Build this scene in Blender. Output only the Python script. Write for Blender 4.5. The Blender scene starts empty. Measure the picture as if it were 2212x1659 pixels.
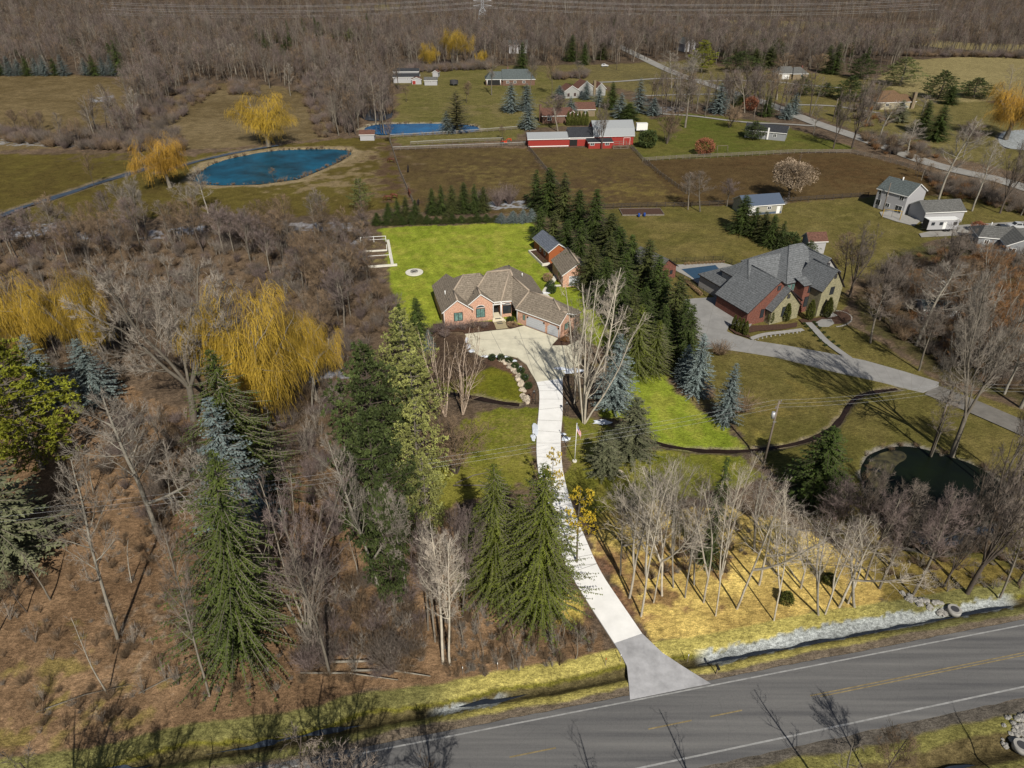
import bpy, bmesh, math, random
import numpy as np
from mathutils import Vector, Matrix
R = math.radians
S = bpy.context.scene
COL = S.collection

# ---------------------------------------------------------------- camera, sky, sun, exposure
CAM_H = 66.0; PITCH = R(32.4); FPX = 1495.0; PCX, PCY = 1106.0, 829.5
cd = bpy.data.cameras.new('camera'); cam = bpy.data.objects.new('camera', cd); COL.objects.link(cam)
cam.location = (0, 0, CAM_H); cam.rotation_euler = (math.pi/2 - PITCH, 0, 0)
cd.sensor_width = 36; cd.lens = 36*FPX/2212; cd.clip_start = 1; cd.clip_end = 9000
S.camera = cam
SUN_EL, SUN_AZ = R(41), R(166.5)      # azimuth measured clockwise from +Y
w = bpy.data.worlds.new('World'); S.world = w; w.use_nodes = True
nt = w.node_tree; sky = nt.nodes.new('ShaderNodeTexSky'); sky.sky_type = 'NISHITA'; sky.sun_disc = False
sky.sun_elevation = SUN_EL; sky.sun_rotation = SUN_AZ; sky.dust_density = 1.2
nt.links.new(sky.outputs[0], nt.nodes['Background'].inputs[0]); nt.nodes['Background'].inputs[1].default_value = 0.053
ld = bpy.data.lights.new('sun', 'SUN'); ld.energy = 5.0; ld.angle = R(0.5); ld.color = (1, .94, .84)
sun = bpy.data.objects.new('sun', ld); COL.objects.link(sun)
sv = Vector((math.sin(SUN_AZ)*math.cos(SUN_EL), math.cos(SUN_AZ)*math.cos(SUN_EL), math.sin(SUN_EL)))
sun.rotation_euler = sv.to_track_quat('Z', 'Y').to_euler(); sun.location = (0, 0, 120)
S.view_settings.view_transform = 'Standard'; S.view_settings.look = 'None'
S.view_settings.exposure = 0.08; S.view_settings.gamma = 1; S.view_settings.use_curve_mapping = False
S.cycles.max_bounces = 5; S.cycles.diffuse_bounces = 2; S.cycles.glossy_bounces = 2; S.cycles.transparent_max_bounces = 4

# survey measurements: a sight line (x, y) of the photograph met with the plane at height z gives a point of the place
def G(x, y, z=0.0):
    u = (x-PCX)/FPX; v = (y-PCY)/FPX
    dy = math.cos(PITCH)-v*math.sin(PITCH); dz = -math.sin(PITCH)-v*math.cos(PITCH)
    t = (z-CAM_H)/dz
    return Vector((u*t, dy*t, z))
def depth(p): return p.y*math.cos(PITCH)+(CAM_H-p.z)*math.sin(PITCH)
def height_to(p, ty):
    v = (ty-PCY)/FPX
    dy = math.cos(PITCH)-v*math.sin(PITCH); dz = -math.sin(PITCH)-v*math.cos(PITCH)
    return CAM_H + dz/dy*p.y - p.z

# ---------------------------------------------------------------- helpers
def tag(o, label=None, cat=None, group=None, kind=None):
    if label: o['label'] = label
    if cat: o['category'] = cat
    if group: o['group'] = group
    if kind: o['kind'] = kind
    return o
def empty(name, loc, rz=0, label=None, cat=None, group=None):
    o = bpy.data.objects.new(name, None); COL.objects.link(o); o.location = loc; o.rotation_euler = (0, 0, rz)
    o.empty_display_size = .5
    return tag(o, label, cat, group)
def link(name, me, parent=None):
    o = bpy.data.objects.new(name, me); COL.objects.link(o)
    if parent: o.parent = parent
    return o
def copy_tree(o, parent=None):
    c = o.copy(); COL.objects.link(c); c.parent = parent
    for ch in [k for k in KIDS.get(o, [])]: copy_tree(ch, c)
    return c
KIDS = {}
class MB:
    def __init__(s): s.v = []; s.f = []; s.m = []; s.sm = []; s.mats = []; s.a = []
    def mi(s, m):
        if m not in s.mats: s.mats.append(m)
        return s.mats.index(m)
    def poly(s, pts, m, smooth=False):
        b = len(s.v); s.v += [tuple(p) for p in pts]; s.f.append(tuple(range(b, b+len(pts)))); s.m.append(s.mi(m)); s.sm.append(smooth)
    def box(s, x0, x1, y0, y1, z0, z1, m, rot=0, org=(0, 0, 0)):
        c, sn = math.cos(rot), math.sin(rot)
        P = []
        for z in (z0, z1):
            for x, y in ((x0, y0), (x1, y0), (x1, y1), (x0, y1)):
                P.append((org[0]+x*c-y*sn, org[1]+x*sn+y*c, org[2]+z))
        b = len(s.v); s.v += P
        for q in ((0, 3, 2, 1), (4, 5, 6, 7), (0, 1, 5, 4), (1, 2, 6, 5), (2, 3, 7, 6), (3, 0, 4, 7)):
            s.f.append(tuple(b+i for i in q)); s.m.append(s.mi(m)); s.sm.append(False)
    def tube(s, pts, rad, n, m, cap=True, smooth=True):
        pts = [Vector(p) for p in pts]; b = len(s.v); k = len(pts)
        for i, p in enumerate(pts):
            d = (pts[min(i+1, k-1)]-pts[max(i-1, 0)])
            d = d.normalized() if d.length > 1e-9 else Vector((0, 0, 1))
            a = d.cross(Vector((0, 0, 1)) if abs(d.z) < .9 else Vector((1, 0, 0))).normalized(); c = d.cross(a)
            r = rad[i] if hasattr(rad, '__len__') else rad
            for j in range(n):
                t = 2*math.pi*j/n; q = p+a*(math.cos(t)*r)+c*(math.sin(t)*r); s.v.append((q.x, q.y, q.z))
        mi = s.mi(m)
        for i in range(k-1):
            for j in range(n):
                s.f.append((b+i*n+j, b+i*n+(j+1) % n, b+(i+1)*n+(j+1) % n, b+(i+1)*n+j)); s.m.append(mi); s.sm.append(smooth)
        if cap:
            s.f.append(tuple(b+j for j in range(n))[::-1]); s.m.append(mi); s.sm.append(False)
            s.f.append(tuple(b+(k-1)*n+j for j in range(n))); s.m.append(mi); s.sm.append(False)
    def ball(s, c, rx, ry, rz, m, rnd=None, jit=0, nu=8, nv=6):
        b = len(s.v); mi = s.mi(m)
        for i in range(nv+1):
            ph = math.pi*i/nv
            for j in range(nu):
                th = 2*math.pi*j/nu; k = 1+(rnd.uniform(-jit, jit) if rnd and 0 < i < nv else 0)
                s.v.append((c[0]+rx*k*math.sin(ph)*math.cos(th), c[1]+ry*k*math.sin(ph)*math.sin(th), c[2]+rz*k*math.cos(ph)))
        for i in range(nv):
            for j in range(nu):
                s.f.append((b+i*nu+j, b+(i+1)*nu+j, b+(i+1)*nu+(j+1) % nu, b+i*nu+(j+1) % nu)); s.m.append(mi); s.sm.append(jit < .1)
    def mesh(s, name):
        me = bpy.data.meshes.new(name); me.from_pydata(s.v, [], s.f)
        for m in s.mats: me.materials.append(m)
        me.polygons.foreach_set('material_index', s.m); me.polygons.foreach_set('use_smooth', s.sm); me.update()
        return me
    def build(s, name, parent=None):
        o = link(name, s.mesh(name), parent)
        if parent: KIDS.setdefault(parent, []).append(o)
        return o

# ---------------------------------------------------------------- materials
def lin(r, g, b): return tuple((c/255/12.92 if c/255 <= .04045 else ((c/255+.055)/1.055)**2.4) for c in (r, g, b))
def mat(name, col, rough=.85, var=.25, scale=3.0, col2=None, spec=.25, bump=0, metal=0, objvar=0, stretch=(1, 1, 1), detail=5, attr=None, transl=0):
    """principled surface whose colour wanders between col*(1-var) and col*(1+var) (or towards col2) with noise in object space"""
    m = bpy.data.materials.new(name); m.use_nodes = True; N = m.node_tree.nodes; L = m.node_tree.links
    p = N['Principled BSDF']; p.inputs['Roughness'].default_value = rough; p.inputs['Specular IOR Level'].default_value = spec
    p.inputs['Metallic'].default_value = metal
    tc = N.new('ShaderNodeTexCoord'); mp = N.new('ShaderNodeMapping'); mp.inputs['Scale'].default_value = stretch
    L.new(tc.outputs['Object'], mp.inputs[0])
    ns = N.new('ShaderNodeTexNoise'); ns.inputs['Scale'].default_value = scale; ns.inputs['Detail'].default_value = detail; ns.inputs['Roughness'].default_value = .65
    L.new(mp.outputs[0], ns.inputs['Vector'])
    rp = N.new('ShaderNodeValToRGB'); e = rp.color_ramp.elements
    a = tuple(c*(1-var) for c in col)+(1,); b = (tuple(c*(1+var) for c in col) if col2 is None else col2)+(1,) if col2 is None else tuple(col2)+(1,)
    e[0].position = .32; e[0].color = a; e[1].position = .68; e[1].color = b
    L.new(ns.outputs['Fac'], rp.inputs[0]); out = rp.outputs[0]
    if attr:
        at = N.new('ShaderNodeAttribute'); at.attribute_name = attr
        mr = N.new('ShaderNodeMapRange'); mr.inputs[3].default_value = .6; mr.inputs[4].default_value = 1.45
        L.new(at.outputs['Fac'], mr.inputs[0])
        mx = N.new('ShaderNodeVectorMath'); mx.operation = 'SCALE'; L.new(out, mx.inputs[0]); L.new(mr.outputs[0], mx.inputs['Scale']); out = mx.outputs[0]
    if objvar:
        oi = N.new('ShaderNodeObjectInfo'); mr = N.new('ShaderNodeMapRange'); mr.inputs[3].default_value = 1-objvar; mr.inputs[4].default_value = 1+objvar
        L.new(oi.outputs['Random'], mr.inputs[0])
        mx = N.new('ShaderNodeVectorMath'); mx.operation = 'SCALE'; L.new(out, mx.inputs[0]); L.new(mr.outputs[0], mx.inputs['Scale']); out = mx.outputs[0]
    L.new(out, p.inputs['Base Color'])
    if bump:
        bp = N.new('ShaderNodeBump'); bp.inputs['Strength'].default_value = bump; bp.inputs['Distance'].default_value = .05
        L.new(ns.outputs['Fac'], bp.inputs['Height']); L.new(bp.outputs[0], p.inputs['Normal'])
    return m
def shingle(name, col, var=.22, sx=3.2, sy=7.0):
    m = mat(name, col, rough=.95, var=var, scale=2.2, spec=.1)
    N = m.node_tree.nodes; L = m.node_tree.links
    p = N['Principled BSDF']; tc = N.new('ShaderNodeTexCoord'); src = p.inputs['Base Color'].links[0].from_socket
    vo = N.new('ShaderNodeTexVoronoi'); vo.inputs['Scale'].default_value = 6.5
    L.new(tc.outputs['Object'], vo.inputs['Vector'])
    sp = N.new('ShaderNodeSeparateColor'); L.new(vo.outputs['Color'], sp.inputs[0])
    mr = N.new('ShaderNodeMapRange'); mr.inputs[3].default_value = .74; mr.inputs[4].default_value = 1.26; L.new(sp.outputs[0], mr.inputs[0])
    wv = N.new('ShaderNodeTexWave'); wv.bands_direction = 'Z'; wv.inputs['Scale'].default_value = 1.1; wv.inputs['Distortion'].default_value = .6
    L.new(tc.outputs['Object'], wv.inputs['Vector'])
    m2 = N.new('ShaderNodeMapRange'); m2.inputs[3].default_value = .85; m2.inputs[4].default_value = 1.1; L.new(wv.outputs['Fac'], m2.inputs[0])
    mm = N.new('ShaderNodeMath'); mm.operation = 'MULTIPLY'; L.new(mr.outputs[0], mm.inputs[0]); L.new(m2.outputs[0], mm.inputs[1])
    mx = N.new('ShaderNodeVectorMath'); mx.operation = 'SCALE'; L.new(src, mx.inputs[0]); L.new(mm.outputs[0], mx.inputs['Scale'])
    L.new(mx.outputs[0], p.inputs['Base Color']); return m
def brick(name, c1, c2, mortar, scale=2.2):
    m = mat(name, c1, rough=.9); N = m.node_tree.nodes; L = m.node_tree.links; p = N['Principled BSDF']
    tc = N.new('ShaderNodeTexCoord'); sx = N.new('ShaderNodeSeparateXYZ'); L.new(tc.outputs['Object'], sx.inputs[0])
    ad = N.new('ShaderNodeMath'); ad.operation = 'ADD'; L.new(sx.outputs[0], ad.inputs[0]); L.new(sx.outputs[1], ad.inputs[1])
    cb = N.new('ShaderNodeCombineXYZ'); L.new(ad.outputs[0], cb.inputs[0]); L.new(sx.outputs[2], cb.inputs[1])
    bt = N.new('ShaderNodeTexBrick'); bt.inputs['Scale'].default_value = scale; bt.inputs['Color1'].default_value = c1+(1,); bt.inputs['Color2'].default_value = c2+(1,)
    bt.inputs['Mortar'].default_value = mortar+(1,); bt.inputs['Mortar Size'].default_value = .012; bt.inputs['Bias'].default_value = 0
    L.new(cb.outputs[0], bt.inputs['Vector'])
    ns = N.new('ShaderNodeTexNoise'); ns.inputs['Scale'].default_value = 4.5; ns.inputs['Detail'].default_value = 6; L.new(tc.outputs['Object'], ns.inputs['Vector'])
    mr = N.new('ShaderNodeMapRange'); mr.inputs[1].default_value = .3; mr.inputs[2].default_value = .7; mr.inputs[3].default_value = .7; mr.inputs[4].default_value = 1.3; L.new(ns.outputs['Fac'], mr.inputs[0])
    mx = N.new('ShaderNodeVectorMath'); mx.operation = 'SCALE'; L.new(bt.outputs['Color'], mx.inputs[0]); L.new(mr.outputs[0], mx.inputs['Scale'])
    L.new(mx.outputs[0], p.inputs['Base Color']); return m
def siding(name, col, axis='Z', scale=2.2, depthv=.8):
    m = mat(name, col, rough=.7, var=.06); N = m.node_tree.nodes; L = m.node_tree.links; p = N['Principled BSDF']
    src = p.inputs['Base Color'].links[0].from_socket
    tc = N.new('ShaderNodeTexCoord'); wv = N.new('ShaderNodeTexWave'); wv.wave_profile = 'SAW'; wv.bands_direction = axis; wv.inputs['Scale'].default_value = scale
    L.new(tc.outputs['Object'], wv.inputs['Vector'])
    mr = N.new('ShaderNodeMapRange'); mr.inputs[3].default_value = depthv; mr.inputs[4].default_value = 1.05; L.new(wv.outputs['Fac'], mr.inputs[0])
    mx = N.new('ShaderNodeVectorMath'); mx.operation = 'SCALE'; L.new(src, mx.inputs[0]); L.new(mr.outputs[0], mx.inputs['Scale'])
    L.new(mx.outputs[0], p.inputs['Base Color']); return m
def watermat(name, col, rough=.12, rip=2.0, strength=.12, col2=None, scale=.08):
    m = mat(name, col, rough=rough, var=.3, scale=scale, col2=col2, spec=.1); N = m.node_tree.nodes; L = m.node_tree.links; p = N['Principled BSDF']
    tc = N.new('ShaderNodeTexCoord'); n2 = N.new('ShaderNodeTexNoise'); n2.inputs['Scale'].default_value = rip; n2.inputs['Detail'].default_value = 4
    L.new(tc.outputs['Object'], n2.inputs['Vector']); bp = N.new('ShaderNodeBump'); bp.inputs['Strength'].default_value = strength; bp.inputs['Distance'].default_value = .1
    L.new(n2.outputs['Fac'], bp.inputs['Height']); L.new(bp.outputs[0], p.inputs['Normal']); return m

M = {}
M['asphalt'] = mat('asphalt', (.125, .123, .125), rough=.9, var=.18, scale=.35, stretch=(1, 1, 1))
M['concrete'] = mat('brightened_concrete', (.76, .755, .73), rough=.85, var=.08, scale=.5, detail=9)  # pale drive concrete, lifted further: the lot's brightening is in the colour
M['tan_concrete'] = mat('tan_concrete', (.56, .53, .41), rough=.85, var=.14, scale=.4, detail=9)
M['grey_concrete'] = mat('grey_concrete', (.245, .24, .23), rough=.85, var=.14, scale=.4, detail=9)
M['apron'] = mat('worn_asphalt', (.36, .36, .37), rough=.9, var=.25, scale=.5)
M['gravel_road'] = mat('pale_gravel', (.25, .24, .22), rough=.95, var=.15, scale=.25)
M['old_drive'] = mat('old_asphalt', (.15, .14, .125), rough=.95, var=.2, scale=.5)
M['path_n'] = mat('grey_flagstone', (.29, .28, .26), rough=.9, var=.15, scale=1.5)
M['path'] = mat('pale_path', (.6, .58, .5), rough=.9, var=.1, scale=1.5)
M['aggregate'] = mat('brown_aggregate', (.33, .28, .17), rough=.95, var=.2, scale=4)
M['joint'] = mat('joint_line', (.2, .19, .17), rough=.9)
M['white_paint'] = mat('road_white', (.27, .27, .265), rough=.7, var=.25, scale=1.2)
M['yellow_paint'] = mat('road_yellow', (.21, .165, .085), rough=.8, var=.35, scale=1.6)
M['white'] = mat('white_trim', (.72, .72, .70), rough=.5, var=.05)
M['black'] = mat('black_metal', (.02, .02, .02), rough=.4, var=.1)
M['darkgrey'] = mat('dark_grey', (.05, .05, .055), rough=.6, var=.1)
M['grey'] = mat('mid_grey', (.2, .2, .2), rough=.6, var=.1)
M['metal'] = mat('galvanised', (.42, .43, .45), rough=.4, var=.1, metal=.3)
M['wood_grey'] = mat('weathered_wood', (.16, .14, .115), rough=.9, var=.3, scale=2)
M['wood_dark'] = mat('dark_wood', (.05, .042, .035), rough=.9, var=.3, scale=2)
M['wood_white'] = mat('whitened_wood', (.32, .32, .31), rough=.9, var=.2, scale=2)
M['pole_wood'] = mat('pole_wood', (.17, .14, .115), rough=.9, var=.25, scale=1, stretch=(1, 1, .2))
M['stone'] = mat('field_stone', (.42, .36, .28), rough=.9, var=.35, scale=2.5, objvar=.3)
M['riprap'] = mat('grey_stone', (.25, .24, .22), rough=.9, var=.4, scale=2)
M['mulch'] = mat('mulch', (.065, .036, .024), rough=1, var=.5, scale=6)
M['snow'] = mat('old_snow', (.60, .64, .70), rough=.6, var=.08, scale=3, bump=.4)
M['glass'] = mat('window_glass', (.03, .035, .04), rough=.08, var=.2, spec=.6)
M['teal_glass'] = mat('teal_glass', (.12, .21, .19), rough=.08, var=.55, scale=1.8, spec=.7)
M['pond'] = watermat('pond_water', (.002, .030, .050), col2=(.004, .085, .15), scale=.11, rough=.3)
M['pond2'] = watermat('pond_water_bright', (.012, .075, .19), col2=(.01, .11, .26), scale=.1)
M['pond3'] = watermat('pond_water_dark', (.004, .006, .007), col2=(.007, .011, .005), rip=4, strength=.03, scale=.12, rough=.35)
M['ice'] = mat('grey_ice', (.16, .17, .13), rough=.5, scale=1.6, col2=(.44, .47, .50), detail=8, spec=.4)
M['darkice'] = mat('dark_ice', (.035, .045, .06), rough=.3, var=.5, scale=.5, spec=.5)
M['ditch'] = watermat('ditch_water', (.02, .025, .035), rip=5, strength=.1, scale=1.0)
M['creek'] = watermat('creek_water', (.022, .014, .011), rip=4, strength=.1, scale=1.0)
M['pool_cover'] = mat('pool_cover', (.03, .065, .11), rough=.6, var=.12, scale=1)
M['pool_water'] = mat('pool_blue', (.01, .06, .26), rough=.3, var=.1, scale=1)
# ---------------------------------------------------------------- numpy noise and masks
rng = np.random.RandomState(7)
_tab = rng.rand(256, 256)
def vnoise(x, y):
    xi = np.floor(x).astype(int); yi = np.floor(y).astype(int); fx = x-xi; fy = y-yi
    fx = fx*fx*(3-2*fx); fy = fy*fy*(3-2*fy)
    a = _tab[xi & 255, yi & 255]; b = _tab[(xi+1) & 255, yi & 255]; c = _tab[xi & 255, (yi+1) & 255]; d = _tab[(xi+1) & 255, (yi+1) & 255]
    return (a*(1-fx)+b*fx)*(1-fy)+(c*(1-fx)+d*fx)*fy
def fbm(x, y, o=4, s=0):
    r = 0; a = .5; t = 0
    for i in range(o):
        r = r+a*vnoise(x*2**i+37.1*(i+s), y*2**i+11.7*(i+2*s)); t += a; a *= .55
    return r/t
def W(pts, z=0): return [tuple(G(x, y, z))[:2] for x, y in pts]
def inpoly(px, py, poly):
    r = np.zeros(px.shape, bool); n = len(poly)
    for i in range(n):
        x0, y0 = poly[i]; x1, y1 = poly[(i+1) % n]
        if y0 == y1: continue
        c = ((y0 > py) != (y1 > py)) & (px < (x1-x0)*(py-y0)/(y1-y0)+x0); r ^= c
    return r
def dline(px, py, line, closed=False):
    d = np.full(px.shape, 1e9); n = len(line)
    for i in range(n if closed else n-1):
        x0, y0 = line[i]; x1, y1 = line[(i+1) % n]; dx, dy = x1-x0, y1-y0
        t = np.clip(((px-x0)*dx+(py-y0)*dy)/(dx*dx+dy*dy+1e-9), 0, 1)
        d = np.minimum(d, np.hypot(px-x0-t*dx, py-y0-t*dy))
    return d
def sdf(px, py, poly, lim=60):
    """signed distance, positive inside; only evaluated near the polygon"""
    P = np.array(poly); x0, y0 = P.min(0)-lim; x1, y1 = P.max(0)+lim
    r = np.full(px.shape, -1e6); k = (px > x0) & (px < x1) & (py > y0) & (py < y1)
    if k.any():
        qx, qy = px[k], py[k]; d = dline(qx, qy, poly, True); r[k] = np.where(inpoly(qx, qy, poly), d, -d)
    return r

ROAD_A, ROAD_K = 40.3, .204                       # y of the road's upper white line, slope
def roff(x, y): return (y-ROAD_A-ROAD_K*x)*.98      # distance beyond that line

# outlines on the ground
POND = W([(415,388),(425,375),(460,350),(520,335),(590,323),(680,320),(745,321),(760,328),(735,345),(690,365),(640,385),(560,395),(480,397),(430,395)])
POND2 = W([(785,278),(800,269),(830,266),(960,265),(1020,269),(1042,278),(1005,285),(900,289),(820,290)])
POND3 = W([(1861,1019),(1880,979),(1915,966),(1968,961),(2058,982),(2135,1012),(2185,1059),(2175,1142),(2108,1179),(2025,1189),(1951,1176),(1908,1126),(1885,1072)])
POND4 = W([(2155,300),(2165,284),(2212,278),(2290,290),(2290,330),(2212,322),(2170,318)])
MARSH = W([(770,240),(800,225),(835,230),(850,245),(840,258),(790,262)])
CREEKS = [(W([(-60,480),(0,466),(40,448),(100,430),(200,396),(270,376),(330,358)]), 1.6),
          (W([(340,372),(430,345),(520,325),(600,312)]), 1.2),
          (W([(905,828),(925,835),(960,845),(1010,853),(1060,862),(1105,869),(1122,871)]), .6),
          (W([(1395,946),(1420,955),(1460,964),(1520,971),(1580,972),(1640,968),(1700,960),(1760,945),(1800,922),(1822,895),(1838,868),(1862,850),(1900,842),(1940,838)]), .48)]
Z_MEAD = W([(-80,185),(0,165),(140,160),(290,172),(300,195),(262,245),(200,285),(120,320),(-80,325)])
Z_MEAD2 = W([(385,205),(480,180),(600,185),(660,200),(720,240),(690,300),(560,312),(450,320),(300,325),(280,290),(330,245)])
Z_FLD0 = W([(740,12),(860,10),(860,22),(740,24)])
Z_PAST = W([(-150,335),(300,330),(420,335),(600,312),(760,296),(840,300),(860,380),(890,445),(760,462),(560,462),(380,462),(200,475),(0,485),(-150,490)])
Z_PADA = W([(845,322),(1138,318),(1180,370),(1215,405),(1290,445),(1290,462),(905,456),(870,385)])
Z_PADB = W([(1140,318),(1362,318),(1390,348),(1480,412),(1470,448),(1290,448),(1215,405)])
Z_PADC = W([(1392,347),(1565,338),(1716,330),(1837,330),(1898,343),(1989,370),(2085,412),(1990,424),(1875,424),(1700,437),(1570,442),(1475,446)])
Z_YARD = W([(842,296),(860,205),(880,185),(960,150),(1150,150),(1300,190),(1420,240),(1400,262),(1140,276),(1120,300),(870,315)])
Z_TANG = W([(860,160),(940,146),(1020,142),(1300,140),(1480,130),(1600,150),(1640,200),(1500,225),(1300,185),(1150,160),(860,185)])
Z_FARM = W([(1370,262),(1480,245),(1560,250),(1660,262),(1850,320),(1716,330),(1565,338),(1392,346),(1365,320)])
Z_NOR = W([(1475,165),(1640,150),(1800,160),(1960,175),(2100,215),(2290,240),(2290,390),(2150,362),(1930,310),(1840,280),(1674,217),(1536,177)])
Z_CORN = W([(1885,175),(1960,128),(2100,122),(2300,118),(2300,225),(2160,215),(2020,225),(1960,205)])
Z_CORN2 = W([(1620,75),(1700,78),(1850,86),(1990,98),(2120,112),(2300,120),(2300,98),(2212,96),(2090,92),(2000,85),(2040,60),(1900,62),(1820,48),(1560,42),(1560,60)])
Z_EAST = W([(1290,452),(1475,446),(1700,437),(1875,424),(1990,424),(2085,412),(2300,450),(2300,520),(2110,505),(2000,520),(1900,600),(1840,600),(1820,690),(1990,800),(2040,830),(2212,890),(2300,920),(2300,1100),(2290,1260),(1960,1310),(1860,1200),(1650,1000),(1480,770),(1430,600),(1330,500)])
Z_LAWN = W([(812,492),(860,488),(980,485),(1080,480),(1150,480),(1168,505),(1150,530),(1165,560),(1205,600),(1250,610),(1300,640),(1345,705),(1330,760),(1270,735),(1240,700),(940,700),(935,740),(890,745),(862,690),(842,600),(838,520)])
Z_LAWN2 = W([(1355,800),(1420,795),(1470,850),(1530,905),(1560,912),(1605,960),(1600,975),(1480,968),(1420,950),(1370,900),(1300,895),(1310,870),(1345,855)])
Z_LAWN3 = W([(920,830),(1000,812),(1060,790),(1090,795),(1115,820),(1140,860),(1125,870),(1000,850),(935,838)])
Z_LAWN4 = W([(1015,900),(1060,886),(1100,885),(1160,880),(1160,1000),(1165,1020),(1150,1045),(1010,1085),(930,1110),(920,1020),(950,980),(960,930)])
Z_LAWN5 = W([(1216,905),(1250,912),(1300,905),(1390,960),(1480,980),(1600,982),(1650,1030),(1560,1060),(1420,1080),(1300,1110),(1255,1120),(1222,1040)])
Z_GOLD = W([(1275,1150),(1330,1110),(1420,1090),(1600,1100),(1760,1140),(1850,1220),(1910,1305),(1780,1335),(1640,1355),(1500,1380),(1400,1385),(1350,1290)])
Z_GOLD2 = W([(1185,1290),(1225,1260),(1260,1300),(1250,1345),(1200,1350)])
Z_GOLD3 = W([(1700,1120),(1840,1180),(1905,1290),(2000,1310),(2212,1260),(2300,1240),(2300,1190),(2150,1220),(1960,1200),(1830,1090)])
Z_LITTER = W([(-400,900),(0,860),(240,830),(420,900),(560,1050),(740,950),(850,1120),(1010,1130),(1180,1240),(1290,1370),(1320,1420),(950,1480),(700,1530),(300,1610),(-300,1680)])
Z_THICKET = W([(1850,600),(1960,540),(2110,505),(2300,540),(2300,900),(2150,850),(2040,820),(1930,740),(1850,690)])
Z_BED = W([(1055,768),(1100,772),(1120,790),(1140,812),(1152,830),(1158,850),(1150,870),(1135,868),(1128,835),(1105,805),(1060,788),(1040,790)])
Z_WOODBED = W([(880,700),(1000,722),(1020,760),(1060,790),(1000,815),(920,832),(880,800)])
BEACH = [(POND, 4.5, (.21, .165, .095)), (POND2, 2.6, (.24, .21, .15))]

# zone name, outline, colour a, colour b, edge raggedness (m), object name
ZONES = [
 ('meadow', Z_MEAD, (.15, .112, .056), (.088, .064, .028), 4),
 ('meadow', Z_MEAD2, (.155, .118, .062), (.098, .072, .034), 4),
 ('meadow', Z_TANG, (.135, .112, .044), (.095, .08, .035), 5),
 ('meadow', Z_FLD0, (.15, .12, .055), (.12, .1, .05), 5),
 ('pasture', Z_PAST, (.098, .080, .020), (.072, .054, .016), 3),
 ('yard_grass', Z_YARD, (.135, .115, .042), (.095, .088, .026), 2.5),
 ('yard_grass', Z_NOR, (.135, .113, .042), (.095, .082, .028), 2.5),
 ('yard_grass', Z_FARM, (.075, .085, .016), (.10, .09, .025), 1.5),
 ('stubble_field', Z_CORN, (.215, .178, .082), (.175, .145, .065), 3),
 ('stubble_field', Z_CORN2, (.195, .16, .076), (.16, .13, .06), 4),
 ('paddock', Z_PADA, (.098, .072, .028), (.066, .045, .022), 1),
 ('paddock', Z_PADB, (.070, .047, .024), (.095, .068, .026), 1),
 ('paddock', Z_PADC, (.088, .060, .026), (.066, .043, .019), .6),
 ('neighbour_lawn', Z_EAST, (.128, .104, .036), (.088, .079, .022), 1.2),
 ('woodland_floor', Z_THICKET, (.07, .05, .03), (.06, .06, .02), 2),  # darker floor colours for the right-hand thicket
 ('woodland_floor', Z_LITTER, (.205, .132, .075), (.12, .075, .042), 1.5),
 ('dry_grass', Z_GOLD3, (.20, .15, .045), (.13, .10, .028), 2),
 ('lawn', Z_LAWN, (.235, .26, .034), (.145, .185, .018), .8),  # lot lawns: greens raised to hold the lot's brightening
 ('lawn', Z_LAWN2, (.215, .25, .032), (.135, .175, .017), 1.3),
 ('lawn', Z_LAWN3, (.17, .15, .02), (.10, .105, .012), .6),
 ('lawn', Z_LAWN4, (.165, .155, .030), (.105, .12, .014), 1.4),
 ('lawn', Z_LAWN5, (.165, .155, .032), (.11, .12, .016), 1.6),
 ('dry_grass', Z_GOLD, (.68, .52, .16), (.33, .235, .075), 2),  # golden grass with the lot's brightening added to its colours
 ('dry_grass', Z_GOLD2, (.50, .40, .11), (.3, .22, .05), 1),
 ('planting_bed', Z_BED, (.13, .075, .045), (.08, .05, .035), .3),
 ('planting_bed', Z_WOODBED, (.075, .05, .035), (.05, .035, .025), .6),
]
BASE_A, BASE_B = (.130, .092, .060), (.075, .056, .040)

def ground_z(x, y):
    z = -(fbm(x*.05, y*.05, 3, 5))*.32
    o = roff(x, y)
    z = np.where(np.abs(o+3.3) < 8, 0, z)*np.clip((np.abs(o+3.3)-5)/6, 0, 1)
    z = z-.75*np.exp(-((o-3.4)/.95)**2)-.7*np.exp(-((o+11.8)/1.1)**2)*(o > -16)
    for P_, dp in ((POND, 1.0), (POND2, .9), (POND3, .9), (POND4, .6), (MARSH, .3)):
        s = sdf(x, y, P_, 20); z = z-dp*np.clip((s+1.2)/2.4, 0, 1)
    for L_, wd in CREEKS:
        d = dline(x, y, L_); z = z-.55*np.exp(-(d/(wd*1.15))**2)
    return z

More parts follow.
